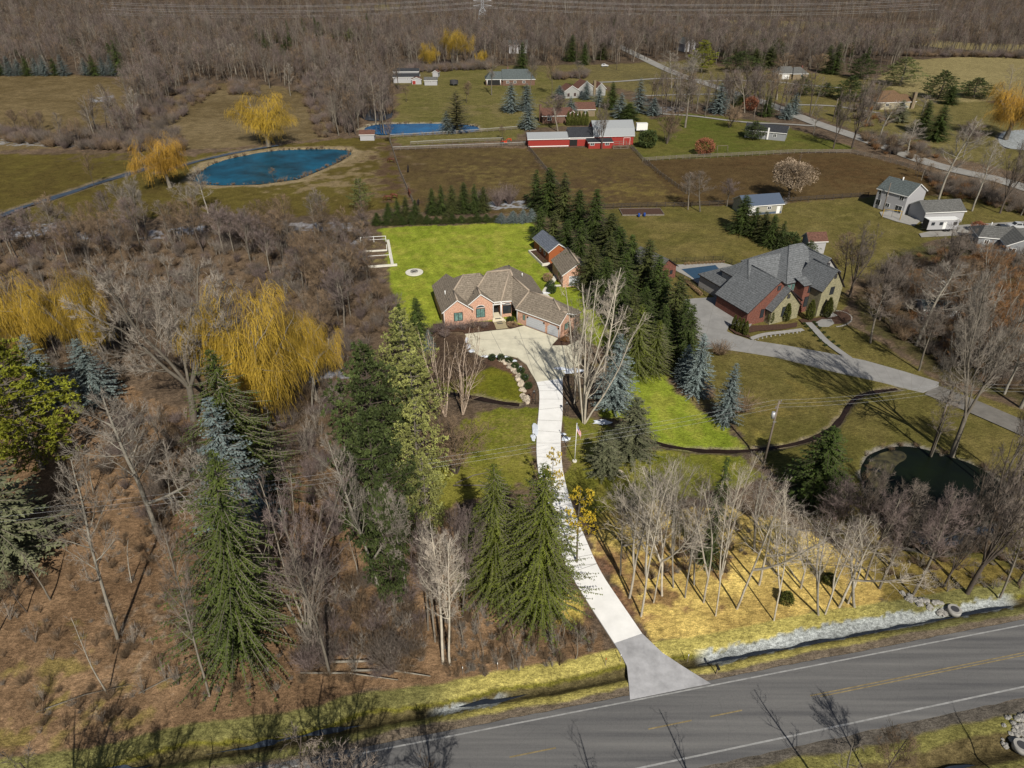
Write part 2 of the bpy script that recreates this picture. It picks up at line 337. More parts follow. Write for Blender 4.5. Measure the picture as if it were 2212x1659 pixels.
def ground_col(x, y):
    n = x.shape[0]; C = np.zeros((n, 3)); zone = np.zeros(n, int)
    big = fbm(x*.035, y*.035, 4, 1)[:, None]; mid = fbm(x*.22, y*.22, 4, 2)[:, None]; fine = fbm(x*1.1, y*1.1, 3, 3)[:, None]
    mixv = np.clip((big*.45+mid*.4+fine*.15-.5)*3.2+.5, 0, 1)
    far = np.clip((y-330)/200, 0, 1)[:, None]
    C[:] = np.array(BASE_A)*(1-mixv)+np.array(BASE_B)*mixv
    C[:] = C*(1-far*.25)
    e1 = fbm(x*.5, y*.5, 4, 8)-.5; e2 = fbm(x*.09, y*.09, 3, 9)-.5
    for i, (nm, P_, a, b, rag) in enumerate(ZONES):
        s = sdf(x, y, P_)+(e1*1.6+e2*1.2)*rag*1.6
        k = np.clip(s/(rag*.35+.12)+.5, 0, 1)[:, None]
        c = np.array(a)*(1-mixv)+np.array(b)*mixv
        C = C*(1-k)+c*k; zone[s > 0] = i+1
    # mown stripes of the back lawn, tyre-like arcs in paddocks
    s = sdf(x, y, Z_LAWN); a = R(112); q = x*math.cos(a+math.pi/2)+y*math.sin(a+math.pi/2)
    C *= (1+.09*np.sin(q*2.0+e2*3)*(s > 0)*(1))[:, None]
    s = sdf(x, y, Z_LAWN2)
    # sandy and muddy wear
    def blot(poly, col, rag, st, sc=.3, th=.5):
        nonlocal C
        s = sdf(x, y, W(poly)); m = np.clip((fbm(x*sc, y*sc, 4, 4)-th)*7+np.clip(s/rag, -3, 1)*.8, 0, 1)*st*(s > -rag*2)
        C = C*(1-m[:, None])+np.array(col)*m[:, None]
    blot([(760,330),(840,305),(865,385),(885,440),(770,400),(700,410),(600,405),(700,375)], (.185, .14, .078), 6, .85)
    blot([(840,300),(870,380),(900,440),(840,430),(800,380)], (.06, .035, .022), 4, .8)
    blot([(100,332),(300,328),(380,350),(230,352)], (.09, .065, .04), 4, .8)
    blot([(960,360),(1100,345),(1180,400),(1020,400)], (.14, .108, .038), 8, .6, .5, .55)
    blot([(1250,390),(1420,385),(1440,430),(1290,430)], (.15, .115, .035), 8, .6, .5, .55)
    blot([(1180,340),(1280,335),(1280,370),(1200,370)], (.12, .09, .03), 8, .5, .5, .58)
    blot([(1600,345),(1850,338),(1980,385),(1850,400)], (.072, .042, .018), 8, .5)
    blot([(1850,210),(2090,260),(2210,275),(2100,330),(1980,320)], (.16, .135, .055), 8, .6)
    blot([(920,225),(1200,225),(1170,250),(900,245)], (.15, .12, .055), 8, .6, .2)
    blot([(1580,860),(1760,810),(1800,880),(1650,930)], (.16, .125, .036), 5, .55, .35, .55)
    blot([(1360,465),(1600,480),(1700,560),(1600,600),(1450,560)], (.15, .118, .042), 8, .6, .12, .5)
    blot([(1700,460),(1900,455),(1950,520),(1800,530)], (.15, .125, .045), 8, .5, .15, .5)
    blot([(250,1350),(330,1300),(350,1420),(270,1500)], (.22, .19, .15), 3, .45, 1.2, .58)
    blot([(0,1480),(150,1440),(200,1560),(0,1620)], (.17, .15, .03), 4, .5, .5, .5)
    blot([(850,600),(900,590),(930,680),(880,700)], (.27, .26, .04), 2, .35, .6, .5)
    blot([(1250,920),(1320,900),(1330,990),(1250,1000)], (.17, .13, .07), 2, .5, 2.2, .55)
    blot([(1060,890),(1150,890),(1150,1000),(1060,1000)], (.21, .17, .06), 2, .45, 2.6, .56)
    blot([(1230,1060),(1300,1040),(1380,1150),(1300,1200)], (.13, .11, .025), 2, .6, .6, .45)
    blot([(1320,1180),(1500,1150),(1560,1230),(1440,1290),(1360,1290)], (.16, .085, .05), 3, .75, .5, .5)
    blot([(1500,470),(1800,560),(1700,640),(1500,620)], (.13, .11, .03), 8, .4, .2, .5)
    blot([(860,500),(1140,490),(1150,560),(1000,580),(870,560)], (.30, .26, .06), 10, .35, .4, .52)
    blot([(1340,800),(1500,850),(1580,960),(1400,940)], (.30, .26, .06), 8, .3, .5, .52)
    # road verge bands
    o = roff(x, y)+e2*1.4+e1*.5; rx = (x > -90)
    def band(a, b, col, soft=.25, st=1):
        nonlocal C
        m = (np.clip((o-a)/soft+.5, 0, 1)*np.clip((b-o)/soft+.5, 0, 1)*st)[:, None]; C = C*(1-m)+np.array(col)*m; return m[:, 0]
    g = .8+.45*mid; inlot = np.clip(np.minimum((x+9)/6, (46-x)/8), 0, 1)[:, None]
    vc = np.array((.135, .128, .046))*(1-inlot)+np.array((.33, .285, .085))*inlot  # verge painted brighter inside the lot, as if better lit
    band(1.0, 6.3, vc*g); band(-.6, 1.5, np.array((.135, .108, .078))*(.8+.4*fine))
    m1 = band(2.5, 4.3, np.array((.075, .062, .028))*(.6+.9*fine)); band(3.9, 4.25, np.array((.12, .115, .012)), .15, .7)
    for a_, b_, x0, x1, sg in ((2.9, 4.35, 20, 61, 1), (2.9, 4.6, 64, 120, 1), (-12.9, -11.0, 24, 100, 1), (2.8, 3.5, -9, 0, 1)):
        q_ = fbm(x*.6, y*.6, 4, 12)-.5+(fbm(x*2.2, y*2.2, 2, 13)-.5)*.5; m = np.clip((np.minimum(o-a_, b_-o)/.5+.45+q_*3.4)*2.2, 0, 1)*np.clip(np.minimum(x-x0, x1-x)/2, 0, 1)*(o > a_-.5)*(o < b_+.4); C = C*(1-m[:, None])+np.array((.26, .28, .28))*(.85+.3*mid)*m[:, None]*.9+C*m[:, None]*.1
    band(-9.2, -7.6, np.array((.085, .075, .062))*(.8+.4*fine)); band(-14, -9.2, np.array((.135, .125, .04))*g); band(-13.3, -10.6, np.array((.07, .055, .025))*(.6+.9*fine))
    band(-60, -14.2, np.array((.11, .10, .035))*g)
    # damp and stony margins of the water
    for P_, wd, cc in BEACH:
        s = sdf(x, y, P_, 30)+(e1+e2)*3; m = np.clip((wd+s)/1.2, 0, 1)*(s < 2); C = C*(1-m[:, None])+np.array(cc)*(.85+.3*mid)*m[:, None]
    for P_, wd in ((POND3, .8), (POND4, 1.0)):
        s = sdf(x, y, P_, 20)+e1*1.5; m = np.clip((wd+s)/.4, 0, 1)*(s < 1); C = C*(1-.8*m[:, None])+np.array((.16, .15, .14))*.8*m[:, None]
    for L_, wd in CREEKS:
        d = dline(x, y, L_)+e1*1.2; m = np.clip((wd*1.9-d)/.5, 0, 1)*.75; C = C*(1-m[:, None])+np.array((.14, .115, .085))*(.55+.9*fine)*m[:, None]
    # last patches of snow
    for poly, st in SNOW:
        s = sdf(x, y, W(poly), 30); m = np.clip((fbm(x*.9, y*.9, 4, 6)-.53+np.clip(s/4, -.3, .12))*14, 0, 1)*st*(s > -3)
        C = C*(1-m[:, None]*.8)+np.array((.30, .32, .36))*m[:, None]*.8
    # litter speckle in the woods
    sp = fbm(x*2.4, y*2.4, 2, 11)[:, None]; isw = np.isin(zone, [0, 16]+[i+1 for i, z_ in enumerate(ZONES) if z_[0] in ('woodland_floor', 'dry_grass')])[:, None]
    C *= np.where(isw, .62+.78*sp, .9+.2*sp)
    return np.clip(C, .005, .9), zone
SNOW = [([(0,490),(120,480),(150,500),(0,520)], .9), ([(150,505),(200,500),(200,515),(140,520)], .9), ([(300,500),(440,485),(440,500),(310,520)], .8),
        ([(600,480),(760,480),(760,500),(640,495)], .5), ([(735,525),(775,515),(780,535),(740,540)], .9), ([(90,830),(180,800),(200,830),(120,850)], .5),
        ([(620,808),(760,798),(760,812),(630,822)], .8), ([(470,830),(560,815),(560,830),(480,840)], .6), ([(1055,435),(1135,432),(1140,450),(1050,452)], .9),
        ([(1950,590),(2080,600),(2120,640),(1980,640)], .6), ([(1600,430),(1700,428),(1700,438),(1600,440)], .5), ([(1400,232),(1480,228),(1480,240),(1400,245)], .4),
        ([(0,290),(30,285),(20,300),(0,302)], .9), ([(190,212),(245,205),(240,218),(195,220)], .9), ([(0,300),(160,312),(160,318),(0,312)], .6), ([(700,1100),(760,1090),(760,1110),(700,1120)],.4)]

# ---------------------------------------------------------------- ground
ys = [14.0]
while ys[-1] < 5200: ys.append(ys[-1]+max(.27, .0042*ys[-1]*(1 if ys[-1] < 900 else 6)))
ys = np.array(ys); NC = 560
half = .86*ys+34
sx_ = np.linspace(-1, 1, NC)
X = (half[:, None]*sx_[None, :]).ravel(); Y = np.repeat(ys, NC)
Cg, zone = ground_col(X, Y); Zg = ground_z(X, Y)
NR = len(ys)
idx = np.arange(NR*NC).reshape(NR, NC)
F = np.stack([idx[:-1, :-1], idx[:-1, 1:], idx[1:, 1:], idx[1:, :-1]], -1).reshape(-1, 4)
fz = zone[F[:, 0]]
mg = bpy.data.materials.new('ground'); mg.use_nodes = True
N = mg.node_tree.nodes; L = mg.node_tree.links; p = N['Principled BSDF']; p.inputs['Roughness'].default_value = 1; p.inputs['Specular IOR Level'].default_value = .05
at = N.new('ShaderNodeAttribute'); at.attribute_name = 'albedo'; tc = N.new('ShaderNodeTexCoord')
n1 = N.new('ShaderNodeTexNoise'); n1.inputs['Scale'].default_value = 3.2; n1.inputs['Detail'].default_value = 4; n1.inputs['Roughness'].default_value = .75
mp = N.new('ShaderNodeMapping'); mp.inputs['Scale'].default_value = (.6, 1.3, 1); L.new(tc.outputs['Object'], mp.inputs[0]); L.new(mp.outputs[0], n1.inputs['Vector'])
mr = N.new('ShaderNodeMapRange'); mr.inputs[1].default_value = .28; mr.inputs[2].default_value = .72; mr.inputs[3].default_value = .45; mr.inputs[4].default_value = 1.65; L.new(n1.outputs['Fac'], mr.inputs[0])
n2 = N.new('ShaderNodeTexNoise'); n2.inputs['Scale'].default_value = .35; n2.inputs['Detail'].default_value = 5; L.new(tc.outputs['Object'], n2.inputs['Vector'])
m2 = N.new('ShaderNodeMapRange'); m2.inputs[1].default_value = .3; m2.inputs[2].default_value = .7; m2.inputs[3].default_value = .82; m2.inputs[4].default_value = 1.18; L.new(n2.outputs['Fac'], m2.inputs[0])
n3 = N.new('ShaderNodeTexNoise'); n3.inputs['Scale'].default_value = 7.5; n3.inputs['Detail'].default_value = 3; n3.inputs['Roughness'].default_value = .8; L.new(tc.outputs['Object'], n3.inputs['Vector'])
m3 = N.new('ShaderNodeMapRange'); m3.inputs[1].default_value = .3; m3.inputs[2].default_value = .7; m3.inputs[3].default_value = .45; m3.inputs[4].default_value = 1.6; L.new(n3.outputs['Fac'], m3.inputs[0])
m4 = N.new('ShaderNodeMath'); m4.operation = 'MULTIPLY'; L.new(m3.outputs[0], m4.inputs[0]); L.new(m2.outputs[0], m4.inputs[1])
mm = N.new('ShaderNodeMath'); mm.operation = 'MULTIPLY'; L.new(mr.outputs[0], mm.inputs[0]); L.new(m4.outputs[0], mm.inputs[1])
vs = N.new('ShaderNodeVectorMath'); vs.operation = 'SCALE'; L.new(at.outputs['Color'], vs.inputs[0]); L.new(mm.outputs[0], vs.inputs['Scale']); L.new(vs.outputs[0], p.inputs['Base Color'])
bp = N.new('ShaderNodeBump'); bp.inputs['Strength'].default_value = .55; bp.inputs['Distance'].default_value = .12; L.new(n1.outputs['Fac'], bp.inputs['Height']); L.new(bp.outputs[0], p.inputs['Normal'])
names = ['ground']+[z[0] for z in ZONES]
def ground_obj(name, faces):
    u, inv = np.unique(faces.ravel(), return_inverse=True)
    me = bpy.data.meshes.new(name); me.vertices.add(len(u)); me.vertices.foreach_set('co', np.stack([X[u], Y[u], Zg[u]], -1).astype(np.float32).ravel())
    nf = len(faces); me.loops.add(nf*4); me.loops.foreach_set('vertex_index', inv.astype(np.int32)); me.polygons.add(nf)
    me.polygons.foreach_set('loop_start', (np.arange(nf)*4).astype(np.int32)); me.polygons.foreach_set('loop_total', np.full(nf, 4, np.int32))
    me.polygons.foreach_set('use_smooth', np.ones(nf, bool))
    me.update(calc_edges=True); a = me.attributes.new('albedo', 'FLOAT_COLOR', 'POINT')
    a.data.foreach_set('color', np.concatenate([Cg[u], np.ones((len(u), 1))], 1).astype(np.float32).ravel())
    me.materials.append(mg); return tag(link(name, me), kind='structure')
for nm in dict.fromkeys(names):
    ids = [i for i, q in enumerate(names) if q == nm]; k = np.isin(fz, ids)
    if k.any(): ground_obj(nm, F[k])

# ---------------------------------------------------------------- sheets: road, drives, water
def sheet(name, pts, z, m, kind='structure', th=None):
    """flat outlined slab triangulated from its outline"""
    bm = bmesh.new(); vs_ = [bm.verts.new((q[0], q[1], z)) for q in pts]; f = bm.faces.new(vs_)
    if f.normal.z < 0 or f.calc_area() == 0: pass
    bmesh.ops.triangulate(bm, faces=[f]); bmesh.ops.recalc_face_normals(bm, faces=bm.faces)
    if th:
        r = bmesh.ops.extrude_face_region(bm, geom=bm.faces[:]); bmesh.ops.translate(bm, verts=[v for v in r['geom'] if isinstance(v, bmesh.types.BMVert)], vec=(0, 0, -th)); bmesh.ops.recalc_face_normals(bm, faces=bm.faces)
    me = bpy.data.meshes.new(name); bm.to_mesh(me); bm.free(); me.materials.append(m)
    o = link(name, me)
    if kind: tag(o, kind=kind)
    return o
def smooth(pts, it=2, closed=True):
    for _ in range(it):
        q = []; n = len(pts)
        rg = range(n) if closed else range(n-1)
        if not closed: q.append(pts[0])
        for i in rg:
            a = pts[i]; b = pts[(i+1) % n]; q += [(a[0]*.75+b[0]*.25, a[1]*.75+b[1]*.25), (a[0]*.25+b[0]*.75, a[1]*.25+b[1]*.75)]
        if not closed: q.append(pts[-1])
        pts = q
    return pts
def grow(pts, d):
    c = np.mean(np.array(pts), 0); a = sum(pts[i][0]*pts[(i+1) % len(pts)][1]-pts[(i+1) % len(pts)][0]*pts[i][1] for i in range(len(pts)))
    sg = 1 if a > 0 else -1; out = []
    for i in range(len(pts)):
        p0, p1, p2 = pts[i-1], pts[i], pts[(i+1) % len(pts)]; t = Vector((p2[0]-p0[0], p2[1]-p0[1])).normalized(); out.append((p1[0]+t.y*d*sg, p1[1]-t.x*d*sg))
    return out
def strip(name, line, wl, wr, z, m, kind='structure', zf=None, th=.0):
    n = len(line); mb = MB(); prev = None
    for i, q in enumerate(line):
        a = Vector(line[max(i-1, 0)]); b = Vector(line[min(i+1, n-1)]); t = (b-a).normalized(); nn = Vector((-t.y, t.x))
        l = wl(i) if callable(wl) else wl; r = wr(i) if callable(wr) else wr
        zz = z if zf is None else zf(q[0], q[1]); cur = ((q[0]+nn.x*l, q[1]+nn.y*l, zz), (q[0]-nn.x*r, q[1]-nn.y*r, zz))
        if prev:
            mb.poly([prev[1], cur[1], cur[0], prev[0]], m)
            if th:
                for k_, (u_, v_) in enumerate(((prev[0], cur[0]), (cur[1], prev[1]))): mb.poly([u_, v_, (v_[0], v_[1], v_[2]-th), (u_[0], u_[1], u_[2]-th)][::-1], m)
        prev = cur
    o = mb.build(name); 
    if kind: tag(o, kind=kind)
    return o
def resamp(line, step):
    out = [line[0]]
    for a, b in zip(line, line[1:]):
        L_ = math.hypot(b[0]-a[0], b[1]-a[1]); k = max(1, int(L_/step))
        out += [(a[0]+(b[0]-a[0])*i/k, a[1]+(b[1]-a[1])*i/k) for i in range(1, k+1)]
    return out
RD = Vector((1, ROAD_K)).normalized(); RN = Vector((-RD.y, RD.x))
def rp_(s, o): q = Vector((0, ROAD_A))+RD*s+RN*o; return (q.x, q.y)
# asphalt with long wear streaks along the lanes
ma = M['road'] = bpy.data.materials.new('road_asphalt'); ma.use_nodes = True; N = ma.node_tree.nodes; L = ma.node_tree.links
p = N['Principled BSDF']; p.inputs['Roughness'].default_value = .9; p.inputs['Specular IOR Level'].default_value = .2
tc = N.new('ShaderNodeTexCoord'); mp = N.new('ShaderNodeMapping'); mp.inputs['Rotation'].default_value = (0, 0, -math.atan(ROAD_K)); mp.inputs['Scale'].default_value = (.035, 1.1, 1)
L.new(tc.outputs['Object'], mp.inputs[0]); n1 = N.new('ShaderNodeTexNoise'); n1.inputs['Scale'].default_value = 1.2; n1.inputs['Detail'].default_value = 6; L.new(mp.outputs[0], n1.inputs['Vector'])
n2 = N.new('ShaderNodeTexNoise'); n2.inputs['Scale'].default_value = 9; n2.inputs['Detail'].default_value = 3; L.new(tc.outputs['Object'], n2.inputs['Vector'])
ad = N.new('ShaderNodeMath'); ad.operation = 'MULTIPLY_ADD'; L.new(n2.outputs['Fac'], ad.inputs[0]); ad.inputs[1].default_value = .3; L.new(n1.outputs['Fac'], ad.inputs[2])
rr = N.new('ShaderNodeValToRGB'); rr.color_ramp.elements[0].position = .42; rr.color_ramp.elements[0].color = (.082, .082, .085, 1); rr.color_ramp.elements[1].position = .88; rr.color_ramp.elements[1].color = (.16, .157, .152, 1)
L.new(ad.outputs[0], rr.inputs[0])
vo = N.new('ShaderNodeTexVoronoi'); vo.feature = 'DISTANCE_TO_EDGE'; vo.inputs['Scale'].default_value = .3; n4 = N.new('ShaderNodeTexNoise'); n4.inputs['Scale'].default_value = .5; n4.inputs['Detail'].default_value = 6
L.new(tc.outputs['Object'], n4.inputs['Vector']); va = N.new('ShaderNodeMixRGB'); va.inputs[0].default_value = .12; L.new(tc.outputs['Object'], va.inputs[1]); va.blend_type = 'LINEAR_LIGHT'; L.new(n4.outputs['Color'], va.inputs[2]); L.new(va.outputs[0], vo.inputs['Vector'])
mr = N.new('ShaderNodeMapRange'); mr.inputs[1].default_value = .0; mr.inputs[2].default_value = .008; mr.inputs[3].default_value = .86; mr.inputs[4].default_value = 1.0; L.new(vo.outputs['Distance'], mr.inputs[0])
sc_ = N.new('ShaderNodeVectorMath'); sc_.operation = 'SCALE'; L.new(rr.outputs[0], sc_.inputs[0]); L.new(mr.outputs[0], sc_.inputs['Scale']); L.new(sc_.outputs[0], p.inputs['Base Color'])
mb = MB(); edge = random.Random(3)
ss = np.arange(-120, 170, 1.2)
lo = [rp_(s, -7.75+edge.uniform(-.09, .09)) for s in ss]; up = [rp_(s, .62+edge.uniform(-.07, .07)) for s in ss]
for i in range(len(ss)-1): mb.poly([(*lo[i], .05), (*lo[i+1], .05), (*up[i+1], .05), (*up[i], .05)], M['road'])
for ring in (lo, up):
    for i in range(len(ss)-1): mb.poly([(*ring[i], .05), (*ring[i+1], .05), (*ring[i+1], -.2), (*ring[i], -.2)], M['road'])
tag(mb.build('road'), kind='structure')
def mark(name, o0, o1, s0, s1, m):
    mb = MB()
    for a in np.arange(s0, s1, 4.0):
        b = min(a+4, s1); mb.poly([(*rp_(a, o0), .056), (*rp_(b, o0), .056), (*rp_(b, o1), .056), (*rp_(a, o1), .056)], m)
    return tag(mb.build(name), kind='structure')
mark('edge_line', -.08, .08, -110, 160, M['white_paint']); mark('edge_line', -6.8, -6.62, -110, 160, M['white_paint'])
mark('centre_line', -3.22, -3.1, 31, 160, M['yellow_paint']); mark('centre_line', -3.5, -3.38, 32, 160, M['yellow_paint'])
for s0 in (-88, -74, -60, -46, -32, -18, -.9, 13.2): mark('lane_dash', -3.3, -3.16, s0, s0+4.6, M['yellow_paint'])
for s0 in (16.8,): mark('lane_dash', -3.3, -3.16, s0+3, s0+6.5, M['yellow_paint'])

DRIVE_L = [(1159,826),(1166,846),(1164,892),(1159,936),(1159,996),(1168,1050),(1185,1110),(1203,1165),(1221,1219),(1231,1239),(1262,1290),(1327,1390)]
DRIVE_R = [(1215,818),(1216,892),(1211,942),(1212,986),(1217,1026),(1231,1079),(1257,1146),(1294,1232),(1335,1293),(1387,1369)]
dl = smooth(W(DRIVE_L), 2, False); dr = smooth(W(DRIVE_R), 2, False)
sheet('driveway', dl+dr[::-1], .075, M['concrete'], th=.2)
sheet('driveway_apron', W([(1327,1390),(1340,1412),(1354,1439),(1358,1475),(1361,1512),(1535,1477),(1475,1440),(1430,1410),(1387,1369)]), .066, M['apron'], th=.2)
PAD = W([(1004,722),(1069,714),(1104,711),(1132,704),(1205,731),(1192,746),(1225,747),(1250,735),(1258,745),(1256,785),(1222,803),(1215,818),(1159,826),(1153,815),(1147,806),(1137,787),(1117,772),(1092,766),(1038,769),(1017,757)])
sheet('parking_pad', PAD, .07, M['tan_concrete'], th=.2)
# control joints
mb = MB()
def seg(a, b, w_=.035, z=.079):
    a = Vector(a); b = Vector(b); t = (b-a).normalized(); n_ = Vector((-t.y, t.x))*w_; mb.poly([(a.x-n_.x, a.y-n_.y, z), (b.x-n_.x, b.y-n_.y, z), (b.x+n_.x, b.y+n_.y, z), (a.x+n_.x, a.y+n_.y, z)], M['joint'])
for i in range(3, min(len(dl), len(dr))-1, 2):
    seg(dl[int(i/len(dl)*len(dl))], min(dr, key=lambda q: (q[0]-dl[i][0])**2+(q[1]-dl[i][1])**2), .03)
for a, b in (((1010,735),(1215,730)),((1120,712),(1155,812)),((1195,748),(1150,790)),((1060,716),(1085,765))): seg(G(*a).xy, G(*b).xy, .03, .074)
tag(mb.build('concrete_joints'), kind='structure')
NPAD = W([(1475,648),(1500,645),(1550,642),(1625,697),(1620,706),(1575,702),(1570,716),(1583,722),(1622,735),(1700,747),(1784,762),(1868,779),(1950,802),(2028,826),(2027,836),(1994,848),(1900,825),(1779,797),(1678,771),(1603,759),(1523,748),(1495,720),(1478,685)])
sheet('neighbour_driveway', NPAD, .07, M['grey_concrete'], th=.2)
mb = MB()
for k in range(1, 16):
    t = k/16; a = Vector(G(1583+t*440, 720+t*106).xy)
    top = [(1583,722),(1622,735),(1700,747),(1784,762),(1868,779),(1950,802),(2028,826)]; bot = [(1523,748),(1603,759),(1678,771),(1779,797),(1900,825),(1960,840),(1994,848)]
    def at_(l, t): f = t*(len(l)-1); i = min(int(f), len(l)-2); f -= i; return (l[i][0]*(1-f)+l[i+1][0]*f, l[i][1]*(1-f)+l[i+1][1]*f)
    seg(G(*at_(top, t)).xy, G(*at_(bot, t)).xy, .025, .075)
for a, b in (((1490,665),(1610,700)),((1545,645),(1520,745)),((1500,700),(1570,716))): seg(G(*a).xy, G(*b).xy, .025, .075)
tag(mb.build('concrete_joints'), kind='structure')
strip('gravel_lane', smooth(W([(2008,842),(2080,870),(2150,900),(2230,935),(2330,985)]), 2, False), 2.6, 2.2, .05, M['old_drive'])
FOOT = [(1746,697),(1760,711),(1780,734),(1803,752),(1834,774)]
strip('footpath', smooth(W(FOOT), 2, False), .7, .7, .078, M['grey_concrete'])
strip('stone_path', smooth(W([(1622,732),(1650,722),(1690,718),(1735,712)]), 2, False), .55, .55, .06, M['path_n'])
strip('country_road', smooth(W([(1300,80),(1405,134),(1475,165),(1545,187),(1665,225),(1750,262),(1835,290),(1925,321),(1995,349),(2080,372),(2150,385),(2260,420),(2400,470)]), 2, False), 3.6, 3.6, .05, M['gravel_road'])
strip('lane', smooth(W([(1290,178),(1340,176),(1420,169),(1475,170),(1515,172)]), 2, False), 1.6, 1.6, .045, M['gravel_road'])
strip('lane', smooth(W([(1395,207),(1470,204),(1560,203)]), 2, False), 1.3, 1.3, .045, M['gravel_road'])
strip('lane', smooth(W([(1510,175),(1600,174),(1660,174),(1720,182),(1820,190)]), 2, False), 1.4, 1.4, .045, M['gravel_road'])
strip('lane', smooth(W([(1720,226),(1800,228),(1840,235),(1900,244)]), 2, False), 1.3, 1.3, .045, M['gravel_road'])
strip('lane', smooth(W([(1360,240),(1430,246),(1500,250),(1600,264),(1700,268),(1760,272)]), 2, False), 1.2, 1.2, .045, M['gravel_road'])
sheet('gravel_yard', W([(2060,487),(2110,484),(2212,478),(2320,474),(2320,498),(2212,500),(2100,507),(1990,512),(1985,505)]), .05, M['gravel_road'], th=.1)
sheet('patio', W([(1900,458),(1930,456),(1990,476),(1975,488),(1935,478),(1905,468)]), .06, M['path_n'], th=.1)
strip('garden_path', smooth(W([(1205,590),(1190,615),(1178,625),(1176,634),(1186,645),(1196,655)]), 2, False), .55, .55, .05, M['path'])
strip('garden_path', smooth(W([(1212,617),(1195,618),(1186,622)]), 2, False), .5, .5, .055, M['path'])
strip('entry_walk', W([(1085,711),(1078,694),(1071,682)]), 1.2, 1.2, .074, M['aggregate'])
sheet('pool_deck', W([(1462,572),(1560,568),(1590,575),(1590,640),(1545,640),(1490,600),(1455,582)]), .06, M['path_n'], th=.12)
sheet('pool_cover', W([(1472,582),(1545,573),(1562,590),(1560,598),(1500,603)]), .09, M['pool_cover'])
# water
def zc(P_):
    q = resamp(smooth(grow(P_, .3), 2)+[smooth(grow(P_, .3), 2)[0]], 1.5)[:-1]; c = np.array(q); k = 1+(fbm(c[:, 0]*.35, c[:, 1]*.35, 3, 4)-.5)*.07; m_ = c.mean(0); return [tuple(v) for v in m_+(c-m_)*k[:, None]]
sheet('pond', zc(POND), -.42, M['pond']); sheet('pond', zc(POND2), -.38, M['pond2']); sheet('pond', zc(POND3), -.4, M['pond3']); sheet('pond', zc(POND4), -.25, M['ice'])
sheet('pond', zc(MARSH), -.1, M['darkice'])
sheet('pond_ice', smooth(W([(1868,1015),(1885,983),(1915,970),(1950,968),(1965,985),(1935,1000),(1925,1030),(1905,1060),(1888,1050)]), 2), -.39, mat('thin_ice', (.05, .055, .06), rough=.4, var=.9, scale=.5, col2=(.11, .095, .04), spec=.5))
sheet('pond_ice', smooth(W([(1950,1120),(1975,1140),(2030,1150),(2100,1140),(2160,1120),(2150,1150),(2050,1180),(1965,1165)]), 2), -.39, M['darkice'])
for L_, wd in CREEKS:
    ln = resamp(smooth(L_, 2, False), 1.5); rnd = random.Random(5)
    q_ = np.arange(len(ln))*1.5; jl = list(wd*(.1+1.5*fbm(q_*.3, q_*0+2, 3))); jr = list(wd*(.1+1.5*fbm(q_*.3, q_*0+7, 3)))
    strip('creek', ln, lambda i: jl[i], lambda i: jr[i], -.30, M['creek'] if wd < 1.1 else M['darkice'])
def ditch(name, s0, s1, o0, o1, z, m, seed, j=.5):
    rnd = random.Random(seed); ln = [rp_(s, (o0+o1)/2) for s in np.arange(s0, s1, .5)]; h = (o1-o0)/2
    n = len(ln); q = np.arange(n)*.5; nz = lambda k_: (fbm(q*.35+seed*7, q*0+k_, 4)-.5)*j*4; a = [max(.03, h+v_) for v_ in nz(1.3)]; b = [max(.03, h+v_) for v_ in nz(9.1)]
    for k in range(n):
        tp = min(1, k/6, (n-1-k)/6); a[k] *= tp; b[k] *= tp
    strip(name, ln, lambda i: a[i], lambda i: b[i], z, m)
ditch('ditch_water', 21, 62, 2.7, 3.1, -.52, M['ditch'], 3, .25); ditch('ditch_water', 63, 110, 2.7, 3.1, -.52, M['ditch'], 3, .25)
ditch('ditch_water', -60, -34, 3.0, 3.5, -.60, M['darkice'], 4); ditch('ditch_water', -30, -14, 3.1, 3.5, -.62, M['darkice'], 9); ditch('ditch_water', -5, 3, 3.1, 3.5, -.62, M['ditch'], 5, .3)
ditch('ditch_water', 24, 90, -12.9, -12.6, -.50, M['ditch'], 8)
